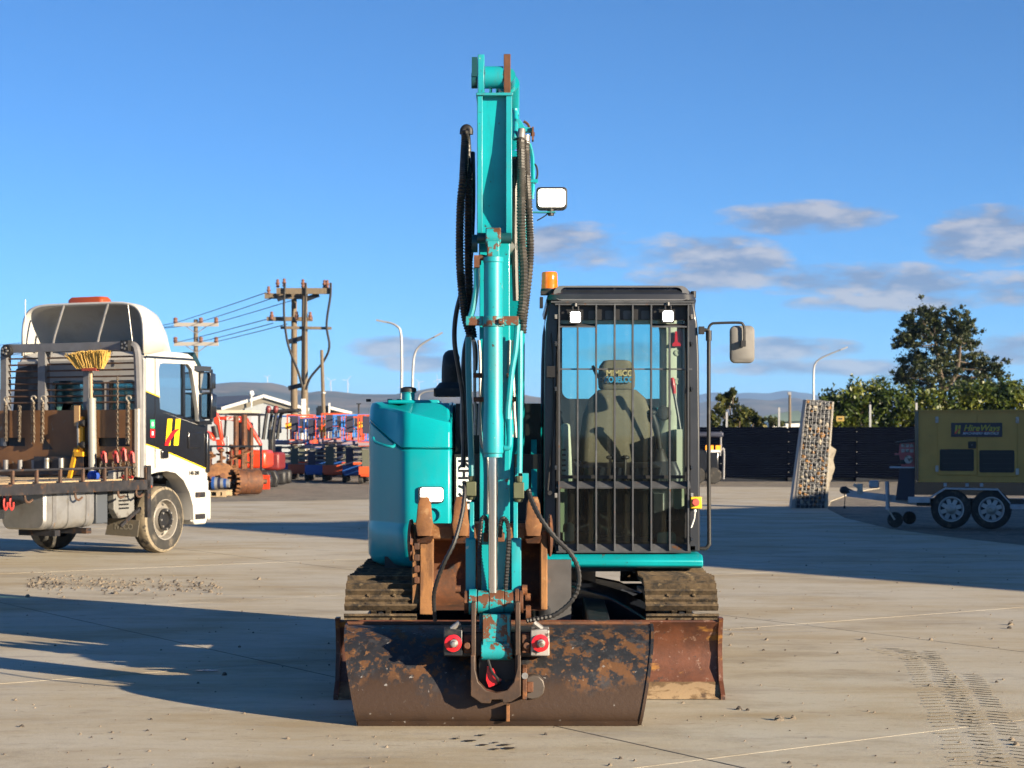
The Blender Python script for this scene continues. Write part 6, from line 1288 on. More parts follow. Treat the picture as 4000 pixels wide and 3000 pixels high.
def augers():
    y = 50.6; lab = {'90': 'thin rusty auger beside the front of the truck', '265': 'slim rusty auger below the red digger bucket', '430': 'rusty auger with pointed cap, left of the tallest rods', '610': 'rusty auger with two wide blades right above the core barrel'}
    def hel(x, c0, c1, R0, R1, pitch, m):
        """flighting between heights c0..c1"""
        mb = MB(); n = max(8, int((c1 - c0) / pitch * 14)); vs = []; fs = []
        for i in range(n + 1):
            t = i / n; z = c0 + (c1 - c0) * t; a = 2 * math.pi * (c1 - c0) / pitch * t; rr = R0 + (R1 - R0) * t
            for r in (.05, rr):
                for dz in (0, .025): vs.append((x + r * math.cos(a), y + r * math.sin(a), z + dz))
        for i in range(n):
            a = i * 4; b = a + 4; fs += [(a, a + 2, b + 2, b), (a + 1, b + 1, b + 3, a + 3), (a + 2, a + 3, b + 3, b + 2)]
        mb.add(vs, fs); return mb
    V = lambda v: PZ(857.3 + .1333 * v, y)
    for (xx, yt, yb, r, fl, R0, pitch) in ((90, 940, 1340, .03, (940, 1320), .16, .30), (265, 890, 1340, .05, (930, 1260), .14, .22), (430, 830, 1340, .045, (900, 1300), .17, .26), (610, 850, 1250, .06, (890, 1080), .24, .32)):
        x = PX(442.5 + .1333 * xx, y)
        t = thing('earth_auger', lab[str(xx)], 'auger', (x, y, 0), 'rusty augers in the rack')
        MB().cyl((x, y, 0), (x, y, V(yt)), r, r * .8, 8).build('auger_shaft', 'rust', t); MB().lathe([(.03, -.02), (.09, .02), (.07, .08), (.03, .10)], (x, y, V(yt)), n=8).build('auger_cap', 'rust_orange', t)
        hel(x, V(fl[1]), V(fl[0]), R0 * .8, R0, pitch, 'rust').build('auger_flight', 'rust_orange', t)
    for (xx, yt, lb, m, r) in ((505, 310, 'taller of two rusty drill rods before the red boom', 'rust', .075), (640, 290, 'rusty drill rod standing right of the tallest pair', 'rust', .085), (755, 490, 'shorter bare rusty rod above the core barrel', 'rust', .055), (375, 640, 'pale grey steel rod standing among the rusty augers', 'galv', .04), (600, 540, 'dark thin rod between the two tall rusty rods', 'chassis', .03)):
        x = PX(442.5 + .1333 * xx, y + .5); t = thing('drill_rod', lb, 'drill rod', (x, y + .5, 0), 'drill rods in the rack')
        mb = MB(); mb.cyl((x, y + .5, 0), (x, y + .5, PZ(857.3 + .1333 * yt, y + .5)), r, n=8); mb.build('rod_tube', m, t)
        mb = MB(); zt_ = PZ(857.3 + .1333 * yt, y + .5); mb.cyl((x, y + .5, zt_ * .55), (x, y + .5, zt_ * .55 + .06), r * 1.3, n=8); mb.build('rod_collar', m, t)
    t = thing('auger_rack', 'low dark steel rack holding the rusty augers upright', 'rack', (PX(500, y), y, 0))
    for z in (.35, 1.25):
        for dy in (-.14, .75): MB().bb(PX(447, y), PX(555, y), y + dy - .02, y + dy + .02, z, z + .05).build('rack_rail', 'chassis', t)
    for u in (446, 500, 556): MB().bb(PX(u, y) - .03, PX(u, y) + .03, y + .70, y + .76, 0, 1.3).build('rack_leg', 'chassis', t)
    # two big disc-like auger ends lying at the left
    for (xx, yy_, r, lb) in ((95, 1395, .38, 'darker rusty auger disc tucked behind the truck bumper'), (260, 1400, .42, 'wide rusty auger disc beside the striped coupling')):
        p = P(442.5 + .1333 * xx, 857.3 + .1333 * yy_, y - .6); t = thing('auger_disc', lb, 'auger', (p.x, p.y, 0), 'auger discs on the ground')
        mb = MB(); mb.lathe([(.05, 0), (r, .02), (r, .06), (.05, .10)], (p.x, p.y, r), (.3, -1, .25), 20); mb.build('disc', 'rust_orange', t); mb = MB(); mb.cyl((p.x, p.y, r), (p.x + .1, p.y - .35, r + .08), .07); mb.build('disc_hub', 'rust', t)
augers()
def core_barrel():
    y = 49.0; c = P(530, 1039, y); ax = Vector((.86, .5, 0)); r = .335
    c.z = r + .01
    t = thing('core_barrel', 'big rusty core barrel with toothed rim lying on the gravel', 'core barrel', (c.x, c.y, 0))
    a = c - ax * .28; n = 28; mb = MB()
    mb.lathe([(r * .93, 0), (r, 0), (r, .22), (r * 1.015, .225), (r * 1.015, .25), (r, .255), (r, .62), (r * .97, .66), (r * .2, .665)], a, ax, n, False); mb.lathe([(r * .93, 0), (r * .93, .6), (.02, .61)], a, ax, n, False); mb.build('barrel', 'rust', t)
    u = ax.orthogonal().normalized(); w = ax.cross(u)
    for k in range(16):
        q = 2 * math.pi * k / 16; d = u * math.cos(q) + w * math.sin(q); p = a + d * r * .97
        rot = Matrix((ax, d, ax.cross(d))).transposed(); mb = MB(); mb.box(p - ax * .03, (.12, .06, .05), rot); mb.build('barrel_tooth', 'rust_orange', t)
    mb = MB(); mb.cyl(a + ax * .3, a + ax * -.05, .05); mb.build('pilot_shaft', 'rust', t)
    mb = MB(); e = a + ax * .66; mb.cyl(e, e + ax * .22, .07); mb.build('drive_box', 'rust', t)
    p = thing('stacked_pallet', 'small wooden pallet on the gravel in front of the truck', 'pallet', (PX(468, 48), 48.0, 0)); x0, x1 = PX(452, 48), PX(493, 48)
    for k in range(4): MB().bb(x0, x1, 47.6 + k * .3, 47.82 + k * .3, .12, .15).build('pallet_board', 'deckwood', p)
    for x in (x0, (x0 + x1) / 2, x1 - .1): MB().bb(x, x + .1, 47.6, 48.7, .02, .12).build('pallet_bearer', 'deckwood', p)
    for k in range(2): MB().bb(x0, x1, 47.6 + k * .95, 47.72 + k * .95, -.01, .018).build('pallet_base_board', 'deckwood', p)
    g = thing('striped_coupling', 'blue and silver banded pipe coupling lying on the pallet', 'coupling', (PX(465, 48), 48.1, .15))
    for k in range(6):
        m = ('lblue', 'galv', 'lnavy', 'galv', 'lblue', 'galv')[k]; xx = x0 + .06 + k * .075; MB().cyl((xx, 48.1, .33), (xx + .073, 48.1, .33), .17 - .012 * k, n=16).build('coupling_band', m, g)
core_barrel()
def scissor_lift(u, v, body, rail, arm, label, hgt=1.0, w=.78, rot=0.0, dy=0.0):
    y = EYE * F / (v - 940.0) + dy; x = PX(u, y); L = 1.85
    t = thing('scissor_lift', label, 'scissor lift', (x, y, 0), 'scissor lifts parked in a row', rot, False)
    MB().bb(-w / 2 + .05, w / 2 - .05, .0, L, .22, .46).build('chassis_tray', body, t, bevel=.03)
    MB().bb(-w / 2 + .02, w / 2 - .02, -.03, .0, .30, .56).build('end_plate', body, t)
    for sx in (-1, 1):
        for yy in (.28, L - .28):
            m = MB(); m.lathe([(.03, -.07), (.17, -.07), (.19, -.05), (.19, .05), (.17, .07), (.03, .07)], (sx * (w / 2 - .06), yy, .19), (1, 0, 0), 16); m.build('wheel', 'tyre', t)
    z0, z1 = .50, .50 + .58 * hgt; n = 4
    for k in range(n):
        z = z0 + (z1 - z0) * k / (n - 1)
        for sx in (-1, 1): MB().bb(sx * (w / 2 - .14) - .03, sx * (w / 2 - .14) + .03, .08, L - .08, z, z + .11).build('scissor_arm', arm, t)
        MB().cyl((-w / 2 + .1, .10, z + .06), (w / 2 - .1, .10, z + .06), .035, n=8).build('arm_pin', 'steel', t)
    MB().bb(-w / 2 + .12, -.02, .04, .08, z0 - .02, z1 + .06).build('mast_plate', arm, t)
    zp = z1 + .16
    MB().bb(-w / 2, w / 2, -.05, L + .05, zp, zp + .16).build('platform_deck', body, t, bevel=.01)
    zr = zp + 1.02
    for zz in (zr, zp + .60):
        for (a, b) in (((-w / 2, -.03), (w / 2, -.03)), ((-w / 2, L + .03), (w / 2, L + .03)), ((-w / 2, -.03), (-w / 2, L + .03)), ((w / 2, -.03), (w / 2, L + .03))):
            MB().bar((*a, zz), (*b, zz), .035, .035).build('guard_rail', rail, t)
    for (a, b) in ((-w / 2, -.03), (w / 2, -.03), (-w / 2, L + .03), (w / 2, L + .03), (-w / 2, L / 2), (w / 2, L / 2)):
        MB().bb(a - .02, a + .02, b - .02, b + .02, zp + .16, zr).build('rail_post', rail, t)
    MB().bb(-w / 2 + .14, -w / 2 + .38, -.08, -.04, zp + .42, zr - .04).build('manual_box', 'cover', t)
    MB().bb(w / 2 - .26, w / 2 - .06, -.06, .04, zp + .56, zp + .78).build('control_box', 'estop_yellow' if body == 'lblue' else 'black', t)
    MB().bb(-w / 2, w / 2, -.065, -.052, zp + .03, zp + .13).build('sign_plate', mat('pale_label_%d' % int(u), (.28, .22, .25), .5), t)
    return t
scissor_lift(609, 1036, 'lblue', 'lblue', 'lnavy', 'dark blue scissor lift at the left end of the row', 1.0)
scissor_lift(645, 1037, 'lorange', 'lorange', 'lgrey', 'orange scissor lift right behind the pole foot, khaki arms', 1.05, dy=-.2)
scissor_lift(682, 1039, 'lblue', 'lblue', 'lnavy', 'blue scissor lift with lower platform between two orange ones', .8, dy=-.4)
scissor_lift(722, 1040, 'lorange', 'lorange', 'lgrey', 'nearest big orange scissor lift in the middle of the row', 1.1, .84)
scissor_lift(764, 1042, 'lblue', 'lbright', 'lnavy', 'blue scissor lift with purple boxes, second from the teal excavator', 1.0)
scissor_lift(800, 1045, 'lorange', 'lorange', 'lgrey', 'orange scissor lift partly hidden by the teal excavator', .95)
scissor_lift(660, 1029, 'lorange', 'lorange', 'lgrey', 'orange lift in the back row beside the pole', 1.0)
scissor_lift(700, 1028, 'lblue', 'lbright', 'lnavy', 'bright blue railed lift in the back row, left', 1.1)
scissor_lift(742, 1028, 'lblue', 'lbright', 'lnavy', 'bright blue railed lift in the back row, middle', 1.2)
scissor_lift(780, 1028, 'lblue', 'lbright', 'lnavy', 'bright blue railed lift in the back row, right', 1.2)
scissor_lift(760, 1031, 'lorange', 'lorange', 'lgrey', 'orange lift standing between the blue back row lifts', 1.0)
# ---------------------------------------------------------------- buildings behind
def shed():
    y = 150.; t = thing('grey_shed', 'pale blue grey metal shed with beige gable behind the lifts', 'shed', (PX(571, y), y, 0), None, R(0), True)
    ap = P(571, 855.5, y); el = P(480, 883, y); er = P(668, 885, y); D = Vector((-26, 40, 0))
    M['corr'] = mat('pale_blue_grey_cladding', (.38, .41, .43), .6, 0, [((.33, .36, .38), 2, .5, .2)]); M['gable'] = mat('beige_gable_cladding', (.22, .20, .16), .7); M['shedroof'] = mat('slate_metal_roof', (.16, .17, .185), .6)
    q = P(580, 870, y).z
    MB().prism([(el.x, 0), (er.x, 0), (er.x, er.z - .5), (ap.x, q + .0), (el.x, el.z - .5)], 'y', y, y + .2).build('front_wall', 'corr', t)
    MB().prism([(el.x, el.z - .5), (ap.x, q), (er.x, er.z - .5), (er.x, er.z), (ap.x, ap.z), (el.x, el.z)], 'y', y - .1, y + .2).build('gable_panel', 'gable', t)
    for (a, b) in ((el, ap), (ap, er)):
        MB().bar(a + Vector((0, -.2, 0)), b + Vector((0, -.2, 0)), .25, .28, (0, 1, 0)).build('barge_board', 'white', t)
        m = MB(); up = Vector((0, 0, .12)); m.loft([[a, b, b + up, a + up], [a + D, b + D, b + D + up, a + D + up]], True, True, False); m.build('roof_slope', 'shedroof', t)
    m = MB(); w0 = Vector((el.x, y + .2, 0)); m.loft([[w0, w0 + Vector((.2, 0, 0)), Vector((el.x + .2, y + .2, el.z)), Vector((el.x, y + .2, el.z))], [w0 + D, w0 + D + Vector((.2, 0, 0)), Vector((el.x + .2, y + .2, el.z)) + D, Vector((el.x, y + .2, el.z)) + D]]); m.build('side_wall', 'corr', t)
    m = MB(); p = P(543, 850, y - .5); m.cyl(p - Vector((0, 0, 1.1)), p, .05); m.ellip(p, (.22, .22, .25)); m.build('roof_vent', 'white', t)
    y = 130.; t = thing('lean_to_shed', 'low white roofed shed edge behind the orange lifts', 'shed', (PX(720, y), y, 0)); a = P(683, 880, y); b = P(752, 892, y)
    MB().prism([(a.x, 0), (b.x, 0), (b.x, b.z), (P(714, 880, y).x, P(714, 882, y).z), (a.x, a.z + .0)], 'y', y, y + 6).build('wall', 'gable', t); MB().bar(P(714, 881, y - .2), P(760, 892.5, y - .2), .2, .22, (0, 1, 0)).build('barge_board', 'white', t)
    MB().bb(PX(688, y), PX(714, y), y - .6, y - .1, PZ(905, y), PZ(877, y)).build('dark_wall', 'chassis', t); MB().bb(PX(712, y), PX(715, y), y - .8, y - .6, 0, PZ(871, y)).build('downpipe', 'white', t)
    y = 95.; t = thing('site_office', 'long low cream roofed site hut behind the red digger', 'hut', (PX(490, y), y, 0))
    MB().bb(PX(440, y), PX(543, y), y, y + 3, 0, PZ(893, y)).build('wall', mat('pale_hut_wall', (.36, .38, .40), .6), t); MB().bb(PX(438, y), PX(545, y), y - .2, y + 3.2, PZ(893, y), PZ(886, y)).build('roof', mat('cream_hut_roof', (.50, .46, .36), .6), t)
shed()
# ---------------------------------------------------------------- poles and wires
def poles():
    y = 88.; t = thing('double_power_pole', 'double timber power pole with crossarms and looping cables', 'power pole', (PX(643, y), y, 0))
    for (u, vt, dy) in ((629, 640, 1.2), (658, 618, 0)):
        MB().cyl((PX(u, y), y + dy, 0), (PX(u, y), y + dy, PZ(vt, y)), .19, .13, 12).build('pole', 'timber', t)
    g = lambda a, b, dy=0: P((600 + a * .5425) / 1.808, (1050 + b * .5425) / 1.808, y + dy)
    for (a, b, dy, s) in (((885, 160), (1270, 160), -.25, .28), ((800, 195), (1110, 200), 1.0, .26), ((815, 360), (1145, 362), 1.0, .2), ((915, 423), (1280, 428), -.2, .13)):
        MB().bar(g(*a, dy), g(*b, dy), .16, s).build('crossarm', 'timber', t)
    for (a, b) in (((970, 860), (1075, 835)), ((970, 525), (1080, 495)), ((890, 220), (990, 185)), ((1070, 230), (1190, 185))):
        MB().bar(g(*a), g(*b), .1, .22).build('brace', 'chassis', t)
    for (x, yt) in ((893, 90), (940, 85), (1075, 90), (1230, 95), (1250, 95), (828, 140), (850, 322), (1030, 322), (1127, 325)):
        MB().lathe([(.05, 0), (.10, .05), (.06, .12), (.11, .2), (.06, .28), (.08, .36), (.03, .40)], g(x, yt + 45, -.1), n=8).build('insulator', 'ceram', t)
    for pts in ([(1275, 100), (1272, 200), (1245, 400), (1265, 560), (1220, 670), (1130, 780), (1095, 870)], [(945, 100), (938, 300), (955, 480), (985, 600), (1040, 740), (1070, 850)], [(1095, 100), (1092, 300), (1085, 500), (1085, 830)]):
        mb = MB(); mb.tube([g(*p, -.4) for p in pts], .06, 6, sub=5); mb.build('power_cable', 'black', t)
    MB().bb(PX(653, y), PX(662, y), y - .35, y - .2, 0, PZ(862, y)).build('cable_guard', 'white', t)
    y2 = 125.; t2 = thing('power_pole', 'single timber power pole with two crossarms behind the truck', 'power pole', (PX(424, y2), y2, 0))
    MB().cyl((PX(424, y2), y2, 0), (PX(423, y2), y2, PZ(690, y2)), .2, .14, 10).build('pole', 'timber', t2)
    for (v, w) in ((701, 48), (743, 48)):
        MB().bar(P(424 - w, v, y2 - .2), P(424 + w, v, y2 - .2), .12, .26).build('crossarm', mat('pale_crossarm', (.33, .31, .28), .7) if v == 701 else bpy.data.materials['pale_crossarm'], t2)
        for s in (-1, 1):
            MB().bar(P(424 + s * 22, v + 4, y2 - .15), P(424, v + 20, y2 - .15), .06, .06).build('brace', 'galv', t2)
        for u in (-45, 10, 43):
            MB().lathe([(.1, 0), (.16, .1), (.12, .2), (.16, .3), (.08, .38)], P(424 + u, v - 3, y2 - .2), n=8).build('insulator', 'ceram', t2)
    wires = [((380, 697, y2), (505, 662, y), 10), ((434, 695, y2), (545, 668, y), 12), ((467, 697, y2), (590, 672, y), 12), ((380, 740, y2), (505, 745, y), 4), ((434, 738, y2), (580, 700, y), 8), ((467, 738, y2), (618, 712, y), 8), ((380, 697, y2), (-60, 790, 150), 12), ((434, 695, y2), (-60, 770, 150), 8), ((467, 697, y2), (-60, 800, 150), 8)]
    ends = [(575, 632), (600, 640), (640, 646), (575, 690), (590, 698), (620, 700)]
    def wire(a, b, sag):
        A, B = P(*a), P(*b); mb = MB(); mb.tube([A.lerp(B, i / 14) - Vector((0, 0, sag * .016 * 4 * (i / 14) * (1 - i / 14) * (A - B).length * .03)) for i in range(15)], .022, 5); return mb
    k = 0
    for (ux, (eu, ev)) in zip(((380, 697), (434, 695), (467, 697), (380, 740), (434, 738), (467, 738)), ends):
        o = wire((ux[0], ux[1], y2), (eu, ev, y + 1), 1.2).build('overhead_wire', 'black'); tag(o, ['upper left', 'upper middle', 'upper right', 'lower left', 'lower middle', 'lower right'][k] + ' wire strung between the two power poles', 'wire', 'overhead wires between the poles'); k += 1
    for i, ux in enumerate(((380, 697), (434, 695), (467, 697))):
        o = wire((ux[0], ux[1], y2), (-150, 800 - 20 * i, 170), 1.2).build('overhead_wire', 'black'); tag(o, ['left', 'middle', 'right'][i] + ' wire running from the single pole off to the left', 'wire', 'overhead wires off to the left')
    def lamp_post(u, vt, y, pts, label, base=0):
        t = thing('street_lamp', label, 'street lamp', (PX(u, y), y, 0), 'curved street lamps')
        m = MB(); m.tube([(PX(u, y), y, 0), (PX(u, y), y, 2.0)] + [P(a, b, y) for a, b in pts], [.11, .1] + [.085 - .035 * i / max(1, len(pts) - 1) for i in range(len(pts))], 8, sub=4); m.build('lamp_pole', 'galv', t)
        a, b = Vector(P(*pts[-2], y)), Vector(P(*pts[-1], y)); d = (b - a).normalized(); m = MB(); m.bar(b, b + d * .6, .22, .10); m.build('lamp_head', 'galv', t)
    lamp_post(866, 693, 105, [(867, 860), (868, 780), (866, 720), (858, 705), (845, 698), (835, 696)], 'taller left street lamp curving left behind the excavator hood')
    lamp_post(891, 722, 115, [(891, 860), (892, 800), (896, 765), (906, 748), (925, 735), (938, 728)], 'shorter left street lamp leaning right behind the excavator hood')
    lamp_post(1757, 752, 140, [(1757.5, 860), (1757.5, 810), (1760, 788), (1770, 776), (1790, 766), (1815, 756)], 'street lamp curving right above the stone filled gabion')
    lamp_post(912, 850, 160, [(905, 870), (906, 855), (914, 848), (928, 845), (940, 845)], 'small far street lamp beside the fuel cap')
    t = thing('leaning_pole', 'thin bare timber pole leaning above the orange lifts', 'pole', (PX(703, 80), 80, 0)); MB().cyl((PX(703, 80), 80, 0), P(695, 756, 80), .10, .07, 8).build('pole', 'timber', t); MB().ring(P(699, 850, 80), P(699, 847, 80), .11, .09, 8).build('pole_band', 'galv', t)
    t = thing('yard_light', 'short black yard light pole above the far right lifts', 'lamp', (PX(775, 120), 120, 0)); MB().cyl((PX(775, 120), 120, 0), P(775, 873, 120), .06).build('pole', 'black', t); MB().bb(PX(770, 120), PX(780, 120), 119.8, 120.2, PZ(873, 120), PZ(871, 120)).build('lamp_head', 'black', t)
    y = 150.; t = thing('timber_mast', 'pale mast with small box beyond the fence', 'mast', (PX(1706, y), y, 0)); MB().cyl((PX(1706, y), y, 0), P(1706, 850, y), .13, .1, 8).build('mast', 'timber', t); MB().bb(PX(1701, y), PX(1708, y), y - .3, y, PZ(853, y), PZ(847, y)).build('mast_box', 'galv', t)
poles()
# ================================================================ right hand side
def leaf_mat(name, a, b, c):
    m = bpy.data.materials.new(name); m.use_nodes = True; nt = m.node_tree; N = nt.nodes; L = nt.links; pb = N['Principled BSDF']; out = N['Material Output']
    pb.inputs['Roughness'].default_value = .45; pb.inputs['Specular IOR Level'].default_value = .4
    tc = N.new('ShaderNodeNewGeometry'); no = N.new('ShaderNodeTexNoise'); no.inputs['Scale'].default_value = 1.1; no.inputs['Detail'].default_value = 3; L.new(tc.outputs['Position'], no.inputs[0])
    cr = N.new('ShaderNodeValToRGB'); cr.color_ramp.elements[0].position = .35; cr.color_ramp.elements[0].color = (*a, 1); cr.color_ramp.elements[1].position = .68; cr.color_ramp.elements[1].color = (*c, 1)
    e = cr.color_ramp.elements.new(.5); e.color = (*b, 1)
    n2 = N.new('ShaderNodeTexNoise'); n2.inputs['Scale'].default_value = 9; L.new(tc.outputs['Position'], n2.inputs[0])
    mx = N.new('ShaderNodeMath'); mx.operation = 'MULTIPLY_ADD'; mx.inputs[1].default_value = .55; mx.inputs[2].default_value = -.27; L.new(n2.outputs['Fac'], mx.inputs[0])
    ad = N.new('ShaderNodeMath'); L.new(mx.outputs[0], ad.inputs[0]); L.new(no.outputs['Fac'], ad.inputs[1]); L.new(ad.outputs[0], cr.inputs[0]); L.new(cr.outputs[0], pb.inputs['Base Color'])
    tr_ = N.new('ShaderNodeBsdfTranslucent'); L.new(cr.outputs[0], tr_.inputs[0]); ms = N.new('ShaderNodeMixShader'); ms.inputs[0].default_value = .25; L.new(pb.outputs[0], ms.inputs[1]); L.new(tr_.outputs[0], ms.inputs[2]); L.new(ms.outputs[0], out.inputs[0]); return m
M['leaf_dark'] = leaf_mat('dark_olive_leaves', (.016, .028, .010), (.035, .050, .015), (.085, .090, .028))
M['leaf_hedge'] = leaf_mat('glossy_hedge_leaves', (.020, .040, .008), (.055, .085, .012), (.16, .17, .022))
M['leaf_bush'] = leaf_mat('yellow_green_leaves', (.025, .038, .010), (.075, .085, .018), (.19, .16, .035))
M['bark'] = mat('grey_brown_bark', (.10, .075, .055), .9, 0, [((.05, .04, .03), 5, .5, .2)])
def leaves(mb, c, rad, n, size, rnd, flat=.8, shell=.35):
    for _ in range(n):
        d = Vector((rnd.gauss(0, 1), rnd.gauss(0, 1), rnd.gauss(0, 1))).normalized(); r = shell + (1 - shell) * rnd.random() ** .6
        p = c + Vector((d.x * rad[0], d.y * rad[1], d.z * rad[2])) * r
        a = (d + Vector((rnd.gauss(0, .7), rnd.gauss(0, .7), rnd.gauss(0, .7)))).normalized(); u = a.orthogonal().normalized(); w = a.cross(u); t = rnd.random() * 6.28
        e1 = (u * math.cos(t) + w * math.sin(t)) * size * rnd.uniform(.6, 1.3); e2 = (w * math.cos(t) - u * math.sin(t)) * size * .5 * rnd.uniform(.6, 1.3)
        k = len(mb.v); mb.v += [tuple(p - e1), tuple(p + e2 * .9), tuple(p + e1), tuple(p - e2 * .9)]; mb.f.append((k, k + 1, k + 2, k + 3)); mb.sm.append(False)
def foliage(name, mb, m, parent):
    me = bpy.data.meshes.new(name); o_ = org_of(parent); me.from_pydata([Vector(p) - o_ for p in mb.v], [], mb.f); me.materials.append(M[m]); o = bpy.data.objects.new(name, me); COL.objects.link(o); o.parent = parent; return o
def tall_tree():
    y = 100.; rnd = random.Random(11); W = lambda a, b, dy=0: P(1908 + .1834 * a, 636 + .1834 * b, y + dy)
    t = thing('tall_tree', 'tall loose dark tree rising behind the hedge', 'tree', (PX(2030, y), y, 0))
    cl = [(430, 250, 90), (320, 300, 80), (430, 340, 90), (600, 230, 80), (680, 330, 100), (220, 490, 70), (250, 570, 60), (420, 430, 90), (570, 430, 100), (690, 470, 90), (860, 300, 75), (900, 420, 100), (1000, 400, 75), (1050, 560, 95), (900, 570, 100), (330, 580, 60), (330, 830, 100), (200, 960, 80), (420, 860, 120), (560, 920, 130), (650, 760, 110), (760, 700, 80), (850, 820, 110), (720, 950, 100), (1130, 790, 85), (1060, 870, 110), (1300, 860, 80), (1290, 960, 110), (300, 1010, 90), (480, 1040, 110), (880, 1000, 120), (1050, 1050, 120), (1350, 1090, 110), (1470, 1130, 80), (440, 750, 70), (650, 580, 90)]
    mb = MB(); limbs = MB(); base = W(700, 1500); base.z = 0
    trunk = [base, W(700, 1150), W(660, 900), W(640, 700), W(600, 500)]; tr2 = [W(700, 1150), W(850, 950), W(900, 700), W(910, 450)]
    limbs.tube(trunk, [.24, .20, .15, .10, .05], 8, sub=4); limbs.tube(tr2, [.16, .13, .08, .04], 8, sub=4)
    sk = spline([Vector(p) for p in trunk], 6) + spline([Vector(p) for p in tr2], 6)
    for (a, b, r) in cl:
        c = W(a, b, rnd.uniform(-3, 3)); rr = r * .1834 * y / F
        for _ in range(19):
            o = Vector((rnd.gauss(0, 1), rnd.gauss(0, 1), rnd.gauss(0, .9))) * rr * .78; q = rnd.uniform(.25, .5); leaves(mb, c + o, (rr * q, rr * q, rr * q * .8), 50, .092, rnd, shell=.1); leaves(mb, c + o, (rr * q * 2.1, rr * q * 2.1, rr * q * 1.9), 14, .085, rnd, shell=.3)
        s = min(sk, key=lambda q: (q - c).length + max(0, q.z - c.z) * 2); limbs.tube([s, s.lerp(c, .5) + Vector((0, 0, -.1)), c], [.05, .035, .015], 5, sub=3)
    foliage('crown', mb, 'leaf_dark', t); limbs.build('trunk', 'bark', t)
def hedge():
    y = 68.; rnd = random.Random(12); t = thing('clipped_hedge', 'long dense yellow green hedge behind the dark fence', 'hedge', (PX(2010, y), y, 0)); mb = MB()
    u = 1786.
    while u < 2300:
        top = 850 - 9 * math.sin(u * .021) - rnd.uniform(0, 12) + (8 if u < 1830 else 0)
        for v in range(int(top), 935, 15):
            c = P(u + rnd.uniform(-9, 9), v + 6, y + rnd.uniform(-.5, .6)); leaves(mb, c, (.42, .42, .36), 62, .105, rnd, shell=.2)
        if rnd.random() < .6: leaves(mb, P(u, top - 6, y), (.12, .12, .35), 26, .09, rnd)
        u += 13.5
    foliage('foliage', mb, 'leaf_hedge', t); st = MB()
    for k in range(12): x = PX(1800 + k * 42, y); st.cyl((x, y + .2, 0), (x + rnd.uniform(-.2, .2), y + .2, 2.2), .06, .03, 6)
    st.build('hedge_stems', 'bark', t)
def bush(name, u0, v0, y, cl, m, label, cat, size=.10, n=60):
    rnd = random.Random(int(u0)); t = thing(name, label, cat, (PX(u0, y), y, 0)); mb = MB(); st = MB(); b = Vector((PX(u0, y), y, 0)); st.cyl(b, b + Vector((0, 0, PZ(v0, y) * .6)), .10, .05, 6)
    for (u, v, r) in cl:
        c = P(u, v, y + rnd.uniform(-.5, .5)); rr = r * y / F
        for _ in range(4):
            o = Vector((rnd.gauss(0, 1), rnd.gauss(0, 1), rnd.gauss(0, 1))) * rr * .45; leaves(mb, c + o, (rr * .6, rr * .6, rr * .6), n, size, rnd)
        st.tube([b + Vector((0, 0, .5)), c], [.05, .02], 5)
    foliage('crown', mb, m, t); st.build('trunk', 'bark', t)
tall_tree(); hedge()
bush('leafy_shrub', 1590, 850, 69., [(1545, 905, 14), (1560, 885, 18), (1575, 868, 18), (1582, 848, 10), (1558, 860, 9), (1600, 885, 20), (1580, 905, 22), (1620, 892, 18), (1632, 905, 14), (1605, 912, 18), (1548, 922, 14), (1570, 922, 16), (1630, 920, 14), (1650, 925, 9), (1600, 928, 16)], 'leaf_bush', 'yellow green leafy shrub behind the fence beside the cab', 'shrub')
bush('round_shrub', 1668, 905, 95., [(1660, 908, 9), (1672, 905, 10), (1682, 911, 8), (1690, 915, 6), (1668, 914, 10)], 'leaf_dark', 'small round dark green shrub before the green roofed house', 'shrub', .09, 40)
bush('scrub_tree', 2150, 860, 105., [(2110, 858, 16), (2135, 850, 18), (2160, 858, 18), (2185, 862, 14), (2208, 858, 16), (2090, 866, 16)], 'leaf_dark', 'low brownish scrub tree right of the tall tree', 'tree', .14, 50)
def bare_tree():
    y = 95.; rnd = random.Random(3); t = thing('bare_tree', 'leafless brown twiggy tree above the left end of the hedge', 'tree', (PX(1835, y), y, 0)); mb = MB(); b = Vector((PX(1835, y), y, 0)); mb.cyl(b, b + Vector((0, 0, 2.2)), .14, .1, 7); mb.build('trunk', 'bark', t); tw = MB()
    for k in range(230):
        e = P(1835 + rnd.gauss(0, 22), 862 - abs(rnd.gauss(0, 10)) + abs(rnd.gauss(0, 8)), y + rnd.uniform(-1.5, 1.5)); s = b + Vector((rnd.uniform(-.9, .9), 0, 2.0 + rnd.random() * .7)); tw.tube([s, s.lerp(e, .5) + Vector((rnd.gauss(0, .12), 0, rnd.gauss(0, .1))), e], [.022, .014, .006], 4)
    o = tw.build('crown', mat('brown_twigs', (.15, .11, .075), .9), t)
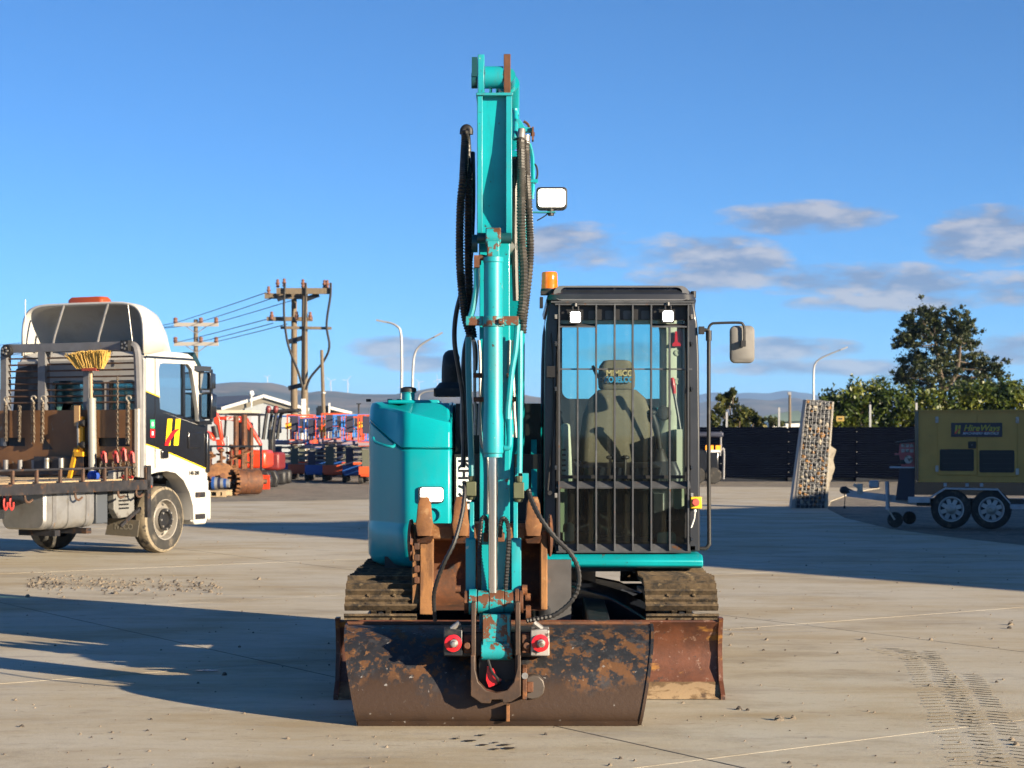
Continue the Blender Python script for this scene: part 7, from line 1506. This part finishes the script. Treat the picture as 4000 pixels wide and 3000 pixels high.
def palm(u, v, y, label, s=1.0):
    rnd = random.Random(int(u)); t = thing('palm_tree', label, 'palm', (PX(u, y), y, 0), 'palms behind the hedge'); c = P(u, v, y); mb = MB(); mb.cyl((c.x, c.y, 0), c, .16, .12, 8); mb.build('trunk', 'bark', t); fr = MB()
    for k in range(46):
        a = rnd.random() * 6.283; el = rnd.uniform(-.5, 1.25); d = Vector((math.cos(a) * math.cos(el), math.sin(a) * math.cos(el), math.sin(el))); L = s * rnd.uniform(.75, 1.05); sd_ = d.cross(Vector((0, 0, 1))).normalized() if abs(d.z) < .95 else Vector((1, 0, 0)); m1 = c + d * L * .55
        for q in range(7):
            f = (q - 3) / 3; e = c + d * L + sd_ * f * .5 * s - Vector((0, 0, .18 * s * (1 - d.z) + .1 * abs(f))); fr.add([m1 - sd_ * .015, m1 + sd_ * .015, e], [(0, 1, 2)])
        fr.bar(c, m1, .03, .02)
    o = foliage('crown', fr, 'leaf_dark', t)
bare_tree(); palm(1902, 843, 88., 'fan palm standing left of the tall tree', 1.0); palm(2088, 850, 88., 'fan palm standing below the right side of the tall tree', .9)
# ---------------------------------------------------------------- fence
M['fence'] = mat('shade_darkened_black_cladding', (.0012, .0025, .0075), .8, 0, [((.002, .0038, .010), 2, .5, .2)], (3, .2), spec=.03)  # black paint, made darker and bluer to carry the fence's shade
def fence():
    yl, yr_ = 64.5, 62.5; x0, x1 = 2.6, 21.0; t = thing('corrugated_fence', 'long near black corrugated steel fence across the back right', 'fence', ((x0 + x1) / 2, 63.5, 0))
    H = 1.86; n = 23; prof = []
    for i in range(n * 4 + 1):
        z = .12 + (H - .12) * i / (n * 4); prof.append((.011 * math.sin(i * math.pi / 2 + .3), z))
    wl = 2.3; k = 0; x = x0
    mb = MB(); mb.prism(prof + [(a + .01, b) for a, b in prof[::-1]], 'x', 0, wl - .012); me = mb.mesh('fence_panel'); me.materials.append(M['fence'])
    ang = math.atan2(yr_ - yl, x1 - x0)
    while x < x1:
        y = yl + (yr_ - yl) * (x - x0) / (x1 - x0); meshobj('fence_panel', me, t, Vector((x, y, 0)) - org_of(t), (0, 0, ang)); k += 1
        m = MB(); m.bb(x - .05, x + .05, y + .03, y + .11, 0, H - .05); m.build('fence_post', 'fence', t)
        for z in (.3, .6, 1.0, 1.35, 1.7):
            m = MB(); m.cyl((x + .02, y - .03, z), (x + .02, y - .01, z), .014, n=6); m.build('fence_screw', 'galv', t)
        m = MB(); m.bb(x, x + wl - .01, y - .0, y + .05, 0, .12); m.build('plinth_board', 'chassis', t); x += wl
    for (u, vt) in ((1570, 890), (1683, 880), (1880, 874), (1980, 870), (1706, 900)):
        if u == 1706: continue
        y = 65.0; p = P(u, vt, y); m = MB(); m.bb(p.x - .035, p.x + .035, y, y + .07, 0, p.z); m.build('wire_extension_post', mat('pale_grey_stake', (.30, .31, .32), .6) if u == 1570 else bpy.data.materials['pale_grey_stake'], t)
    s = thing('warning_sign', 'small faded yellow sign fixed on the fence behind the gabion', 'sign', P(1815, 905, 62.9)); p = P(1815, 905, 62.9)
    MB().bb(PX(1806, 62.9), PX(1823, 62.9), 62.85, 62.87, PZ(910, 62.9), PZ(899, 62.9)).build('sign_plate', mat('faded_ochre_sign', (.32, .22, .05), .6), s)
    MB().bb(PX(1810, 62.9), PX(1819, 62.9), 62.842, 62.848, PZ(906, 62.9), PZ(903, 62.9)).build('sign_print', 'black', s)
fence()
def house():
    y = 170.; t = thing('green_roofed_house', 'distant white house with pale green roof beyond the fence', 'house', (PX(1690, y), y, 0)); a = P(1650, 912, y)
    MB().bb(PX(1668, y), PX(1745, y), y, y + 8, 0, PZ(908, y)).build('wall', 'white', t); m = MB(); m.loft([[(PX(1640, y), y - .5, PZ(912, y)), (PX(1748, y), y - .5, PZ(909, y)), (PX(1748, y), y + 10, PZ(908, y))], [(PX(1660, y), y + 3, PZ(898, y)), (PX(1735, y), y + 3, PZ(886, y)), (PX(1735, y), y + 9, PZ(886, y))]], True, True, False); m.build('roof', mat('pale_green_roof', (.22, .30, .24), .6), t)
    MB().bb(PX(1690, y), PX(1697, y), y - .06, y + .05, PZ(921, y), PZ(913, y)).build('window', 'darkglass', t)
house()
# ---------------------------------------------------------------- stone filled gabion slab, leaning
def gabion():
    y = 40.; t = thing('gabion_panel', 'tall leaning wire gabion slab filled with grey and orange stones', 'gabion', (PX(1752, y), y, 0))
    bl, br, tl, tr_ = P(1719, 1098, y), P(1783, 1098, y), P(1742, 863, y), P(1800, 868, y)
    for q in (bl, br): q.z = .0
    T = .30; rnd = random.Random(21)
    def at(s, h, d=0): 
        p = bl.lerp(br, s).lerp(tl.lerp(tr_, s), h); return p + Vector((0, d, 0))
    cols = {'g': mat('blue_grey_stone', (.15, .155, .155), .85, 0, [((.24, .24, .23), 6, .52, .1), ((.07, .07, .075), 9, .56, .1)], (8, .2), (30, .5, .01)), 'p': mat('pale_lime_stone', (.36, .32, .25), .85, 0, [((.25, .22, .17), 6, .52, .1)], (8, .2), (30, .5, .01)), 'o': mat('orange_stone', (.33, .16, .05), .85, 0, [((.38, .25, .11), 6, .5, .1)], (8, .2), (30, .5, .01)), 'd': mat('dark_slate_stone', (.055, .058, .065), .8, 0, [((.11, .11, .115), 6, .52, .1)], (8, .2), (30, .5, .01))}
    meshes = {}
    for c in cols:
        for k in range(4):
            mb = MB(); r2 = random.Random(k + ord(c)); bm = bmesh.new(); bmesh.ops.create_icosphere(bm, subdivisions=1, radius=1.0)
            for v in bm.verts: v.co *= r2.uniform(.68, 1.12)
            me = bpy.data.meshes.new('stone'); bm.to_mesh(me); bm.free(); me.materials.append(cols[c]); meshes[c, k] = me
    org = org_of(t); W = (br - bl).length; H = (tl - bl).length; spots = []
    for _ in range(9000):
        s, h = rnd.random(), rnd.random(); big = .34 < 1 - h < .0 or (h > .62 and rnd.random() < .6); r = rnd.uniform(.05, .085) if big else rnd.uniform(.032, .058)
        if s * W < r * .8 or (1 - s) * W < r * .8 or h * H < r or (1 - h) * H < r: continue
        if all(((s - a) * W) ** 2 + ((h - b) * H) ** 2 > ((r + q) * .80) ** 2 for a, b, q in spots): spots.append((s, h, r))
    spots.sort(key=lambda q: -q[2]); stuff = MB()
    for i, (s, h, r) in enumerate(spots):
        c = rnd.choices('gpod', (5, 3.2, 2.2, 1.6))[0]; p = at(s, h, rnd.uniform(.03, .06)); e = (rnd.random() * 6, rnd.random() * 6, rnd.random() * 6); sc = (r * rnd.uniform(.9, 1.3), r * rnd.uniform(.8, 1.2), r * rnd.uniform(.75, 1.15))
        if i < 290:
            o = meshobj('stone', meshes[c, i % 4], t, p - org, e); o.scale = sc
        else:
            stuff.ellip(p, sc, 6, 4)
    if stuff.v: o = stuff.build('small_stones', cols['p'], t); o['kind'] = 'stuff'
    # dark fill so that no daylight shows through, ragged mortar edge on the right, frame and wires
    m = MB(); m.loft([[at(.02, 0, .09), at(.98, 0, .09), at(.98, 0, T), at(.02, 0, T)], [at(.02, 1, .09), at(.98, 1, .09), at(.98, 1, T), at(.02, 1, T)]], True, True, False); m.build('stone_core', cols['d'], t)
    m = MB(); rings = []
    for k in range(30):
        h = k / 29; w = .02 + (.10 if .25 < h < .56 else .03 if h < .25 else .0) * (1 + .25 * math.sin(k * 1.3)); rings.append([at(.97, h, .02), at(1, h, .0) + Vector((w, .02, 0)), at(1, h, .2) + Vector((w, 0, 0)), at(.97, h, .24)])
    m.loft(rings, True, True, False); m.build('mortar_edge', cols['p'], t)
    for k in range(8):
        s = k / 7; m = MB(); m.cyl(at(s, 0, -.02), at(s, 1, -.02), .0046, n=5); m.build('mesh_wire', 'galv', t)
    for k in range(27):
        h = k / 26; m = MB(); m.cyl(at(0, h, -.025), at(1, h, -.025), .0046, n=5); m.build('mesh_wire', 'galv', t)
    m = MB(); m.loft([[at(-.06, 0, .02) - Vector((.06, 0, 0)), at(-.02, 0, .0), at(-.02, 0, .35), at(-.06, 0, .35) - Vector((.06, 0, 0))], [at(-.035, 1, .02), at(-.01, 1, .0), at(-.01, 1, .35), at(-.035, 1, .35)]], True, True, False); m.build('backing_board', mat('grey_board', (.27, .25, .23), .7), t)
gabion()
# ---------------------------------------------------------------- generator on a tandem trailer
def generator():
    y = 31.25; M['gyel'] = mat('ochre_generator_paint', (.52, .28, .055), .5, 0, [((.44, .235, .045), 2, .5, .3), ((.25, .14, .04), 12, .68, .05)], (3, .08))
    M['trgalv'] = mat('galvanised_trailer_steel', (.36, .38, .42), .5, .3, [((.26, .27, .29), 4, .5, .2)])
    t = thing('generator_trailer', 'ochre generator set on a twin axle trailer in the shade', 'generator', (PX(1979, y), y, 0)); t.rotation_euler[2] = -math.atan(873 / F); f = lambda a, b: ((2700 + a * .6027) / 1.808, (1150 + b * .6027) / 1.808)
    X = lambda a: PX(f(a, 0)[0], y); Z = lambda b: PZ(f(0, b)[1], y); D = 1.35
    MB().bb(X(1470), X(2140), y + .02, y + D, Z(1215), Z(752)).build('canopy_body', 'gyel', t)
    MB().bb(X(1448), X(1472), y, y + D + .02, Z(1205), Z(750)).build('canopy_corner', 'tblack', t); MB().bb(X(2140), X(2165), y, y + D + .02, Z(1228), Z(755)).build('canopy_corner', 'tblack', t)
    MB().bb(X(1440), X(2170), y - .01, y + D + .03, Z(756), Z(748)).build('canopy_lid', 'gyel', t)
    for (a, b) in ((1592, 1838), (1842, 2090)):
        d = MB(); d.bb(X(a), X(b), y + .002, y + .03, Z(1170 if a < 1700 else 1178), Z(778)); dr = d.build('access_door', 'gyel', t, bevel=.006)
        v0 = a + 14 if a < 1700 else a + 12; v1 = b - 18 if a < 1700 else b - 18
        MB().prism(rrect(X(v0), X(v1), Z(1143 if a < 1700 else 1152), Z(1002 if a < 1700 else 1008), .025), 'y', y - .004, y + .004).build('vent_recess', 'cabblack', dr)
        for k in range(4):
            zz = Z(1130) + (Z(1030) - Z(1130)) * k / 3; MB().bb(X(v0 + 18), X(v1 - 18), y - .008, y + .003, zz, zz + .012).build('vent_louvre', 'chassis', dr)
    for (a, b) in ((1588, 812), (1588, 1128), (2090, 815), (2090, 1145)): MB().bb(X(a - 10), X(a + 10), y - .02, y + .01, Z(b + 20), Z(b - 20)).build('door_hinge', 'steel', t)
    MB().prism(rrect(X(1784), X(1834), Z(998), Z(952), .015), 'y', y - .015, y + .004).build('door_latch', 'cabblack', t); MB().cyl((X(1808), y - .02, Z(975)), (X(1808), y - .01, Z(975)), .008).build('latch_key', 'steel', t)
    s = MB(); s.bb(X(1677), X(1996), y - .012, y - .003, Z(923), Z(832)); sg = s.build('name_board', mat('navy_sign', (.012, .012, .03), .4), t)
    ys_ = y - .015; gold = mat('sign_yellow', (.42, .36, .02), .4)
    text('name_lettering', 'HireWays', gold, sg, (X(1755), ys_, Z(884)), .145, shear=.28, bold=.002, sx=.98)
    text('name_lettering', 'MACHINERY RENTALS', mat('sign_pale', (.50, .55, .65), .4), sg, (X(1750), ys_, Z(908)), .058, shear=.22, bold=.0005, sx=1.0)
    for a in (1703, 1723): MB().sheet([(X(a - 4), ys_, Z(902)), (X(a + 10), ys_, Z(902)), (X(a + 15), ys_, Z(848)), (X(a + 2), ys_, Z(848))]).build('emblem_bar', gold, sg)
    MB().sheet([(X(1697), ys_ - .003, Z(902)), (X(1708), ys_ - .003, Z(886)), (X(1722), ys_ - .003, Z(874)), (X(1742), ys_ - .003, Z(868)), (X(1726), ys_ - .003, Z(880)), (X(1714), ys_ - .003, Z(892)), (X(1708), ys_ - .003, Z(903))]).build('emblem_swoosh', 'redd', sg)
    MB().bb(X(1752), X(1980), ys_ - .001, ys_ + .002, Z(889.5), Z(887.5)).build('sign_rule', 'redd', sg)
    # distribution board, fuel tank base, chassis
    m = MB(); m.prism([(X(1345), Z(1040)), (X(1352), Z(965)), (X(1447), Z(960)), (X(1447), Z(1118)), (X(1362), Z(1118)), (X(1348), Z(1040))], 'y', y + .1, y + .5); pb_ = m.build('power_board', mat('dusty_pink_red_box', (.40, .10, .10), .6), t, bevel=.01)
    MB().bb(X(1320), X(1445), y + .06, y + .54, Z(1040), Z(1032)).build('board_lip', bpy.data.materials['dusty_pink_red_box'], pb_); MB().prism([(X(1320), Z(956)), (X(1447), Z(938)), (X(1447), Z(948)), (X(1322), Z(962))], 'y', y + .0, y + .6).build('board_roof', 'chassis', pb_)
    for r in range(2):
        for c in range(3): MB().bb(X(1362 + c * 28), X(1384 + c * 28), y + .085, y + .1, Z(990 + r * 34), Z(968 + r * 34)).build('power_socket', 'whitemetal', pb_)
    MB().cyl((X(1408), y + .06, Z(1070)), (X(1408), y + .1, Z(1070)), .07, n=14).build('large_socket', 'whitemetal', pb_); MB().bb(X(1350), X(1390), y + .07, y + .1, Z(1100), Z(1072)).build('breaker_cover', 'black', pb_)
    MB().bb(X(1288), X(1447), y + .05, y + .5, Z(1126), Z(1118)).build('board_shelf', 'trgalv', t)
    m = MB(); m.prism([(X(1325), Z(1335)), (X(1352), Z(1125)), (X(1447), Z(1125)), (X(1447), Z(1335))], 'y', y + .1, y + .9); m.build('board_stand', mat('navy_steel', (.012, .012, .03), .5), t)
    MB().bb(X(1447), X(2150), y + .1, y + D - .1, Z(1300), Z(1216)).build('base_tank', 'tblack', t)
    for (a, b) in ((1630, 1650), (1768, 1788), (1858, 1878)): MB().bb(X(a), X(b), y + .0, y + .1, Z(1243), Z(1222)).build('mounting_foot', 'trgalv', t)
    MB().bb(X(1405), X(1545), y + .02, y + .12, Z(1350), Z(1312)).build('side_rail', 'trgalv', t); MB().bb(X(2045), X(2300), y + .0, y + .14, Z(1385), Z(1355)).build('side_rail', 'trgalv', t)
    for dy in (.35, .95): MB().bar((X(1010), y + .62, Z(1298)), (X(1480), y + dy, Z(1352)), .08, .11).build('drawbar', 'trgalv', t)
    MB().bb(X(1460), X(2300), y + .3, y + 1.1, Z(1375), Z(1330)).build('chassis_frame', 'chassis', t)
    m = MB(); m.tube([(X(985), y + .62, Z(1275)), (X(1010), y + .62, Z(1285)), (X(1050), y + .62, Z(1300))], [.07, .055, .05], 8); m.ellip((X(985), y + .62, Z(1278)), (.07, .06, .07)); m.build('tow_coupling', 'black', t)
    m = MB(); m.bb(X(1075), X(1110), y + .5, y + .7, Z(1300), Z(1235)); m.bar((X(1050), y + .6, Z(1240)), (X(1105), y + .6, Z(1270)), .05, .05); m.build('brake_lever', 'steel', t); m = MB(); m.bb(X(1150), X(1215), y + .7, y + .9, Z(1265), Z(1215)); m.build('brake_actuator', 'trgalv', t, bevel=.02)
    m = MB(); m.tube([(X(990), y + .6, Z(1300)), (X(994), y + .6, Z(1340)), (X(990), y + .6, Z(1385))], .008, 5); m.bb(X(984), X(998), y + .58, y + .62, Z(1400), Z(1383)); m.build('plug_cable', 'black', t)
    m = MB(); m.cyl((X(1270), y + .3, Z(1215)), (X(1275), y + .3, Z(1400)), .035, n=8); m.build('jockey_stand', 'trgalv', t); m = MB(); m.lathe([(.02, -.04), (.12, -.04), (.135, 0), (.12, .04), (.02, .04)], (X(1322), y + .3, .135), (0, 1, 0), 18); m.build('jockey_wheel', 'tyre', t)
    m = MB(); m.bar((X(1275), y + .25, Z(1395)), (X(1320), y + .25, .135), .05, .03); m.build('jockey_fork', 'steel', t)
    m = MB(); pts = [(1545, 1375), (1548, 1310), (1640, 1250), (1970, 1254), (2095, 1330), (2050, 1345), (2050, 1415)]
    m.loft([[(X(a), y - .02, Z(b)), (X(a), y + .26, Z(b)), (X(a), y + .26, Z(b) - .03), (X(a), y - .02, Z(b) - .03)] for a, b in ((1545, 1378), (1547, 1310), (1640, 1250), (1970, 1255), (2048, 1345), (2050, 1415))], True, True, False); mg = m.build('mudguard', 'trgalv', t)
    for (a, b) in ((1678, 1398), (1930, 1402)):
        r = .335; c = Vector((X(a), y + .02, r)); ax = (0, -1, 0)
        w = MB(); w.lathe([(.20, -.20), (.30, -.20), (.33, -.17), (.335, -.10), (.33, -.02), (.30, .0), (.21, .0), (.20, -.02)], c, ax, 32, False); wh = w.build('tyre', 'tyre', t)
        w = MB(); w.lathe([(.205, -.005), (.212, .008), (.195, .008), (.185, -.06), (.165, -.075)], c, ax, 32, False); w.build('rim', mat('white_wheel_rim', (.40, .40, .40), .4, .1) if a < 1700 else bpy.data.materials['white_wheel_rim'], wh)
        for k in range(8):
            q = k * math.pi / 4 + .3; d = Vector((math.cos(q), 0, math.sin(q))); w = MB(); w.bar(c + d * .06 + Vector((0, .03, 0)), c + d * .18 + Vector((0, .05, 0)), .07, .012, (0, 1, 0)); w.build('rim_spoke', bpy.data.materials['white_wheel_rim'], wh)
        w = MB(); w.lathe([(.09, .0), (.085, .03), (.04, .05), (.02, .05)], c + Vector((0, .04, 0)), ax, 14); hb = w.build('hub', 'steel', wh)
        w = MB(); w.cyl(c + Vector((0, .1, 0)), c + Vector((0, .07, 0)), .2, n=24); w.build('brake_drum', 'black', wh)
    MB().cyl((X(1678), y + .1, .335), (X(1678), y + 1.3, .335), .04).build('axle', 'chassis', t); MB().cyl((X(1930), y + .1, .335), (X(1930), y + 1.3, .335), .04).build('axle', 'chassis', t)
    w = MB(); w.lathe([(.02, -.05), (.11, -.05), (.12, 0), (.11, .05), (.02, .05)], (X(1412), y + 1.3, .13), (0, 1, 0), 16); w.build('spare_jockey_wheel', 'tyre', t)
generator()
# ---------------------------------------------------------------- small black machine behind the cab rail
def black_cart():
    y = 60.; t = thing('tool_cart', 'black wheeled light tower cart with orange lamps behind the cab rail', 'cart', (PX(1540, y), y, 0)); X = lambda u: PX(u, y); Z = lambda v: PZ(v, y)
    MB().bb(X(1500), X(1562), y - .2, y + 1.2, Z(944), Z(933)).build('canopy', mat('slate_canopy', (.03, .035, .06), .5), t, bevel=.05)
    MB().bb(X(1500), X(1553), y, y + 1.0, Z(1030), Z(970)).build('cart_body', 'tblack', t, bevel=.05)
    m = MB(); m.tube([(X(1557), y, Z(944)), (X(1557), y, Z(965)), (X(1555), y, Z(985))], .03, 6); m.tube([(X(1556), y, Z(975)), (X(1562), y, Z(968)), (X(1564), y, Z(985)), (X(1563), y, Z(1035))], .03, 6, sub=3); m.build('side_frame', 'galv', t)
    for (a, b, mm) in ((1524, 1541, 'orange_lamp_glow'), (1546, 1556, 'orange_lamp_glow')):
        MB().bb(X(a), X(b), y - .06, y, Z(972), Z(962)).build('orange_lamp', mat('orange_lamp_glow', (.75, .25, .02), .4, emit=((1, .35, .02), .35)) if a == 1524 else bpy.data.materials['orange_lamp_glow'], t)
    MB().bb(X(1526), X(1556), y - .055, y - .005, Z(977), Z(972)).build('white_reflector', 'white', t)
    for u in (1506, 1540): m = MB(); m.lathe([(.05, -.08), (.24, -.08), (.27, 0), (.24, .08), (.05, .08)], (X(u), y - .05, .27), (0, 1, 0), 20); m.build('wheel', 'tyre', t)
black_cart()
# off to the right: the workshop whose long shadow crosses the yard
def workshop():
    t = thing('workshop_building', 'tall grey gabled workshop beside the yard, out of view to the right', 'building', (24, 20, 0)); M['wsclad'] = mat('grey_workshop_cladding', (.22, .22, .22), .6)
    prof = [(7.0, 0), (7.0, 2.8), (9.86, 4.2), (15.7, 8.0), (18.2, 6.95), (29.4, 4.47), (33.5, 3.6), (33.5, 0)]
    MB().prism(prof, 'x', 18.0, 30.0).build('wall', 'wsclad', t)
    for (a, b) in zip(prof[1:-2], prof[2:-1]):
        m = MB(); m.loft([[(17.7, a[0], a[1] + .01), (17.7, b[0], b[1] + .01), (17.7, b[0], b[1] + .08), (17.7, a[0], a[1] + .08)], [(30.3, a[0], a[1] + .01), (30.3, b[0], b[1] + .01), (30.3, b[0], b[1] + .08), (30.3, a[0], a[1] + .08)]], True, True, False); m.build('roof', 'shedroof', t)
    MB().bb(17.93, 18.0, 12, 16.5, 0, 4.2).build('roller_door', 'galv', t); MB().bb(17.95, 18.0, 20, 22, 1, 2.2).build('window', 'darkglass', t)
workshop()
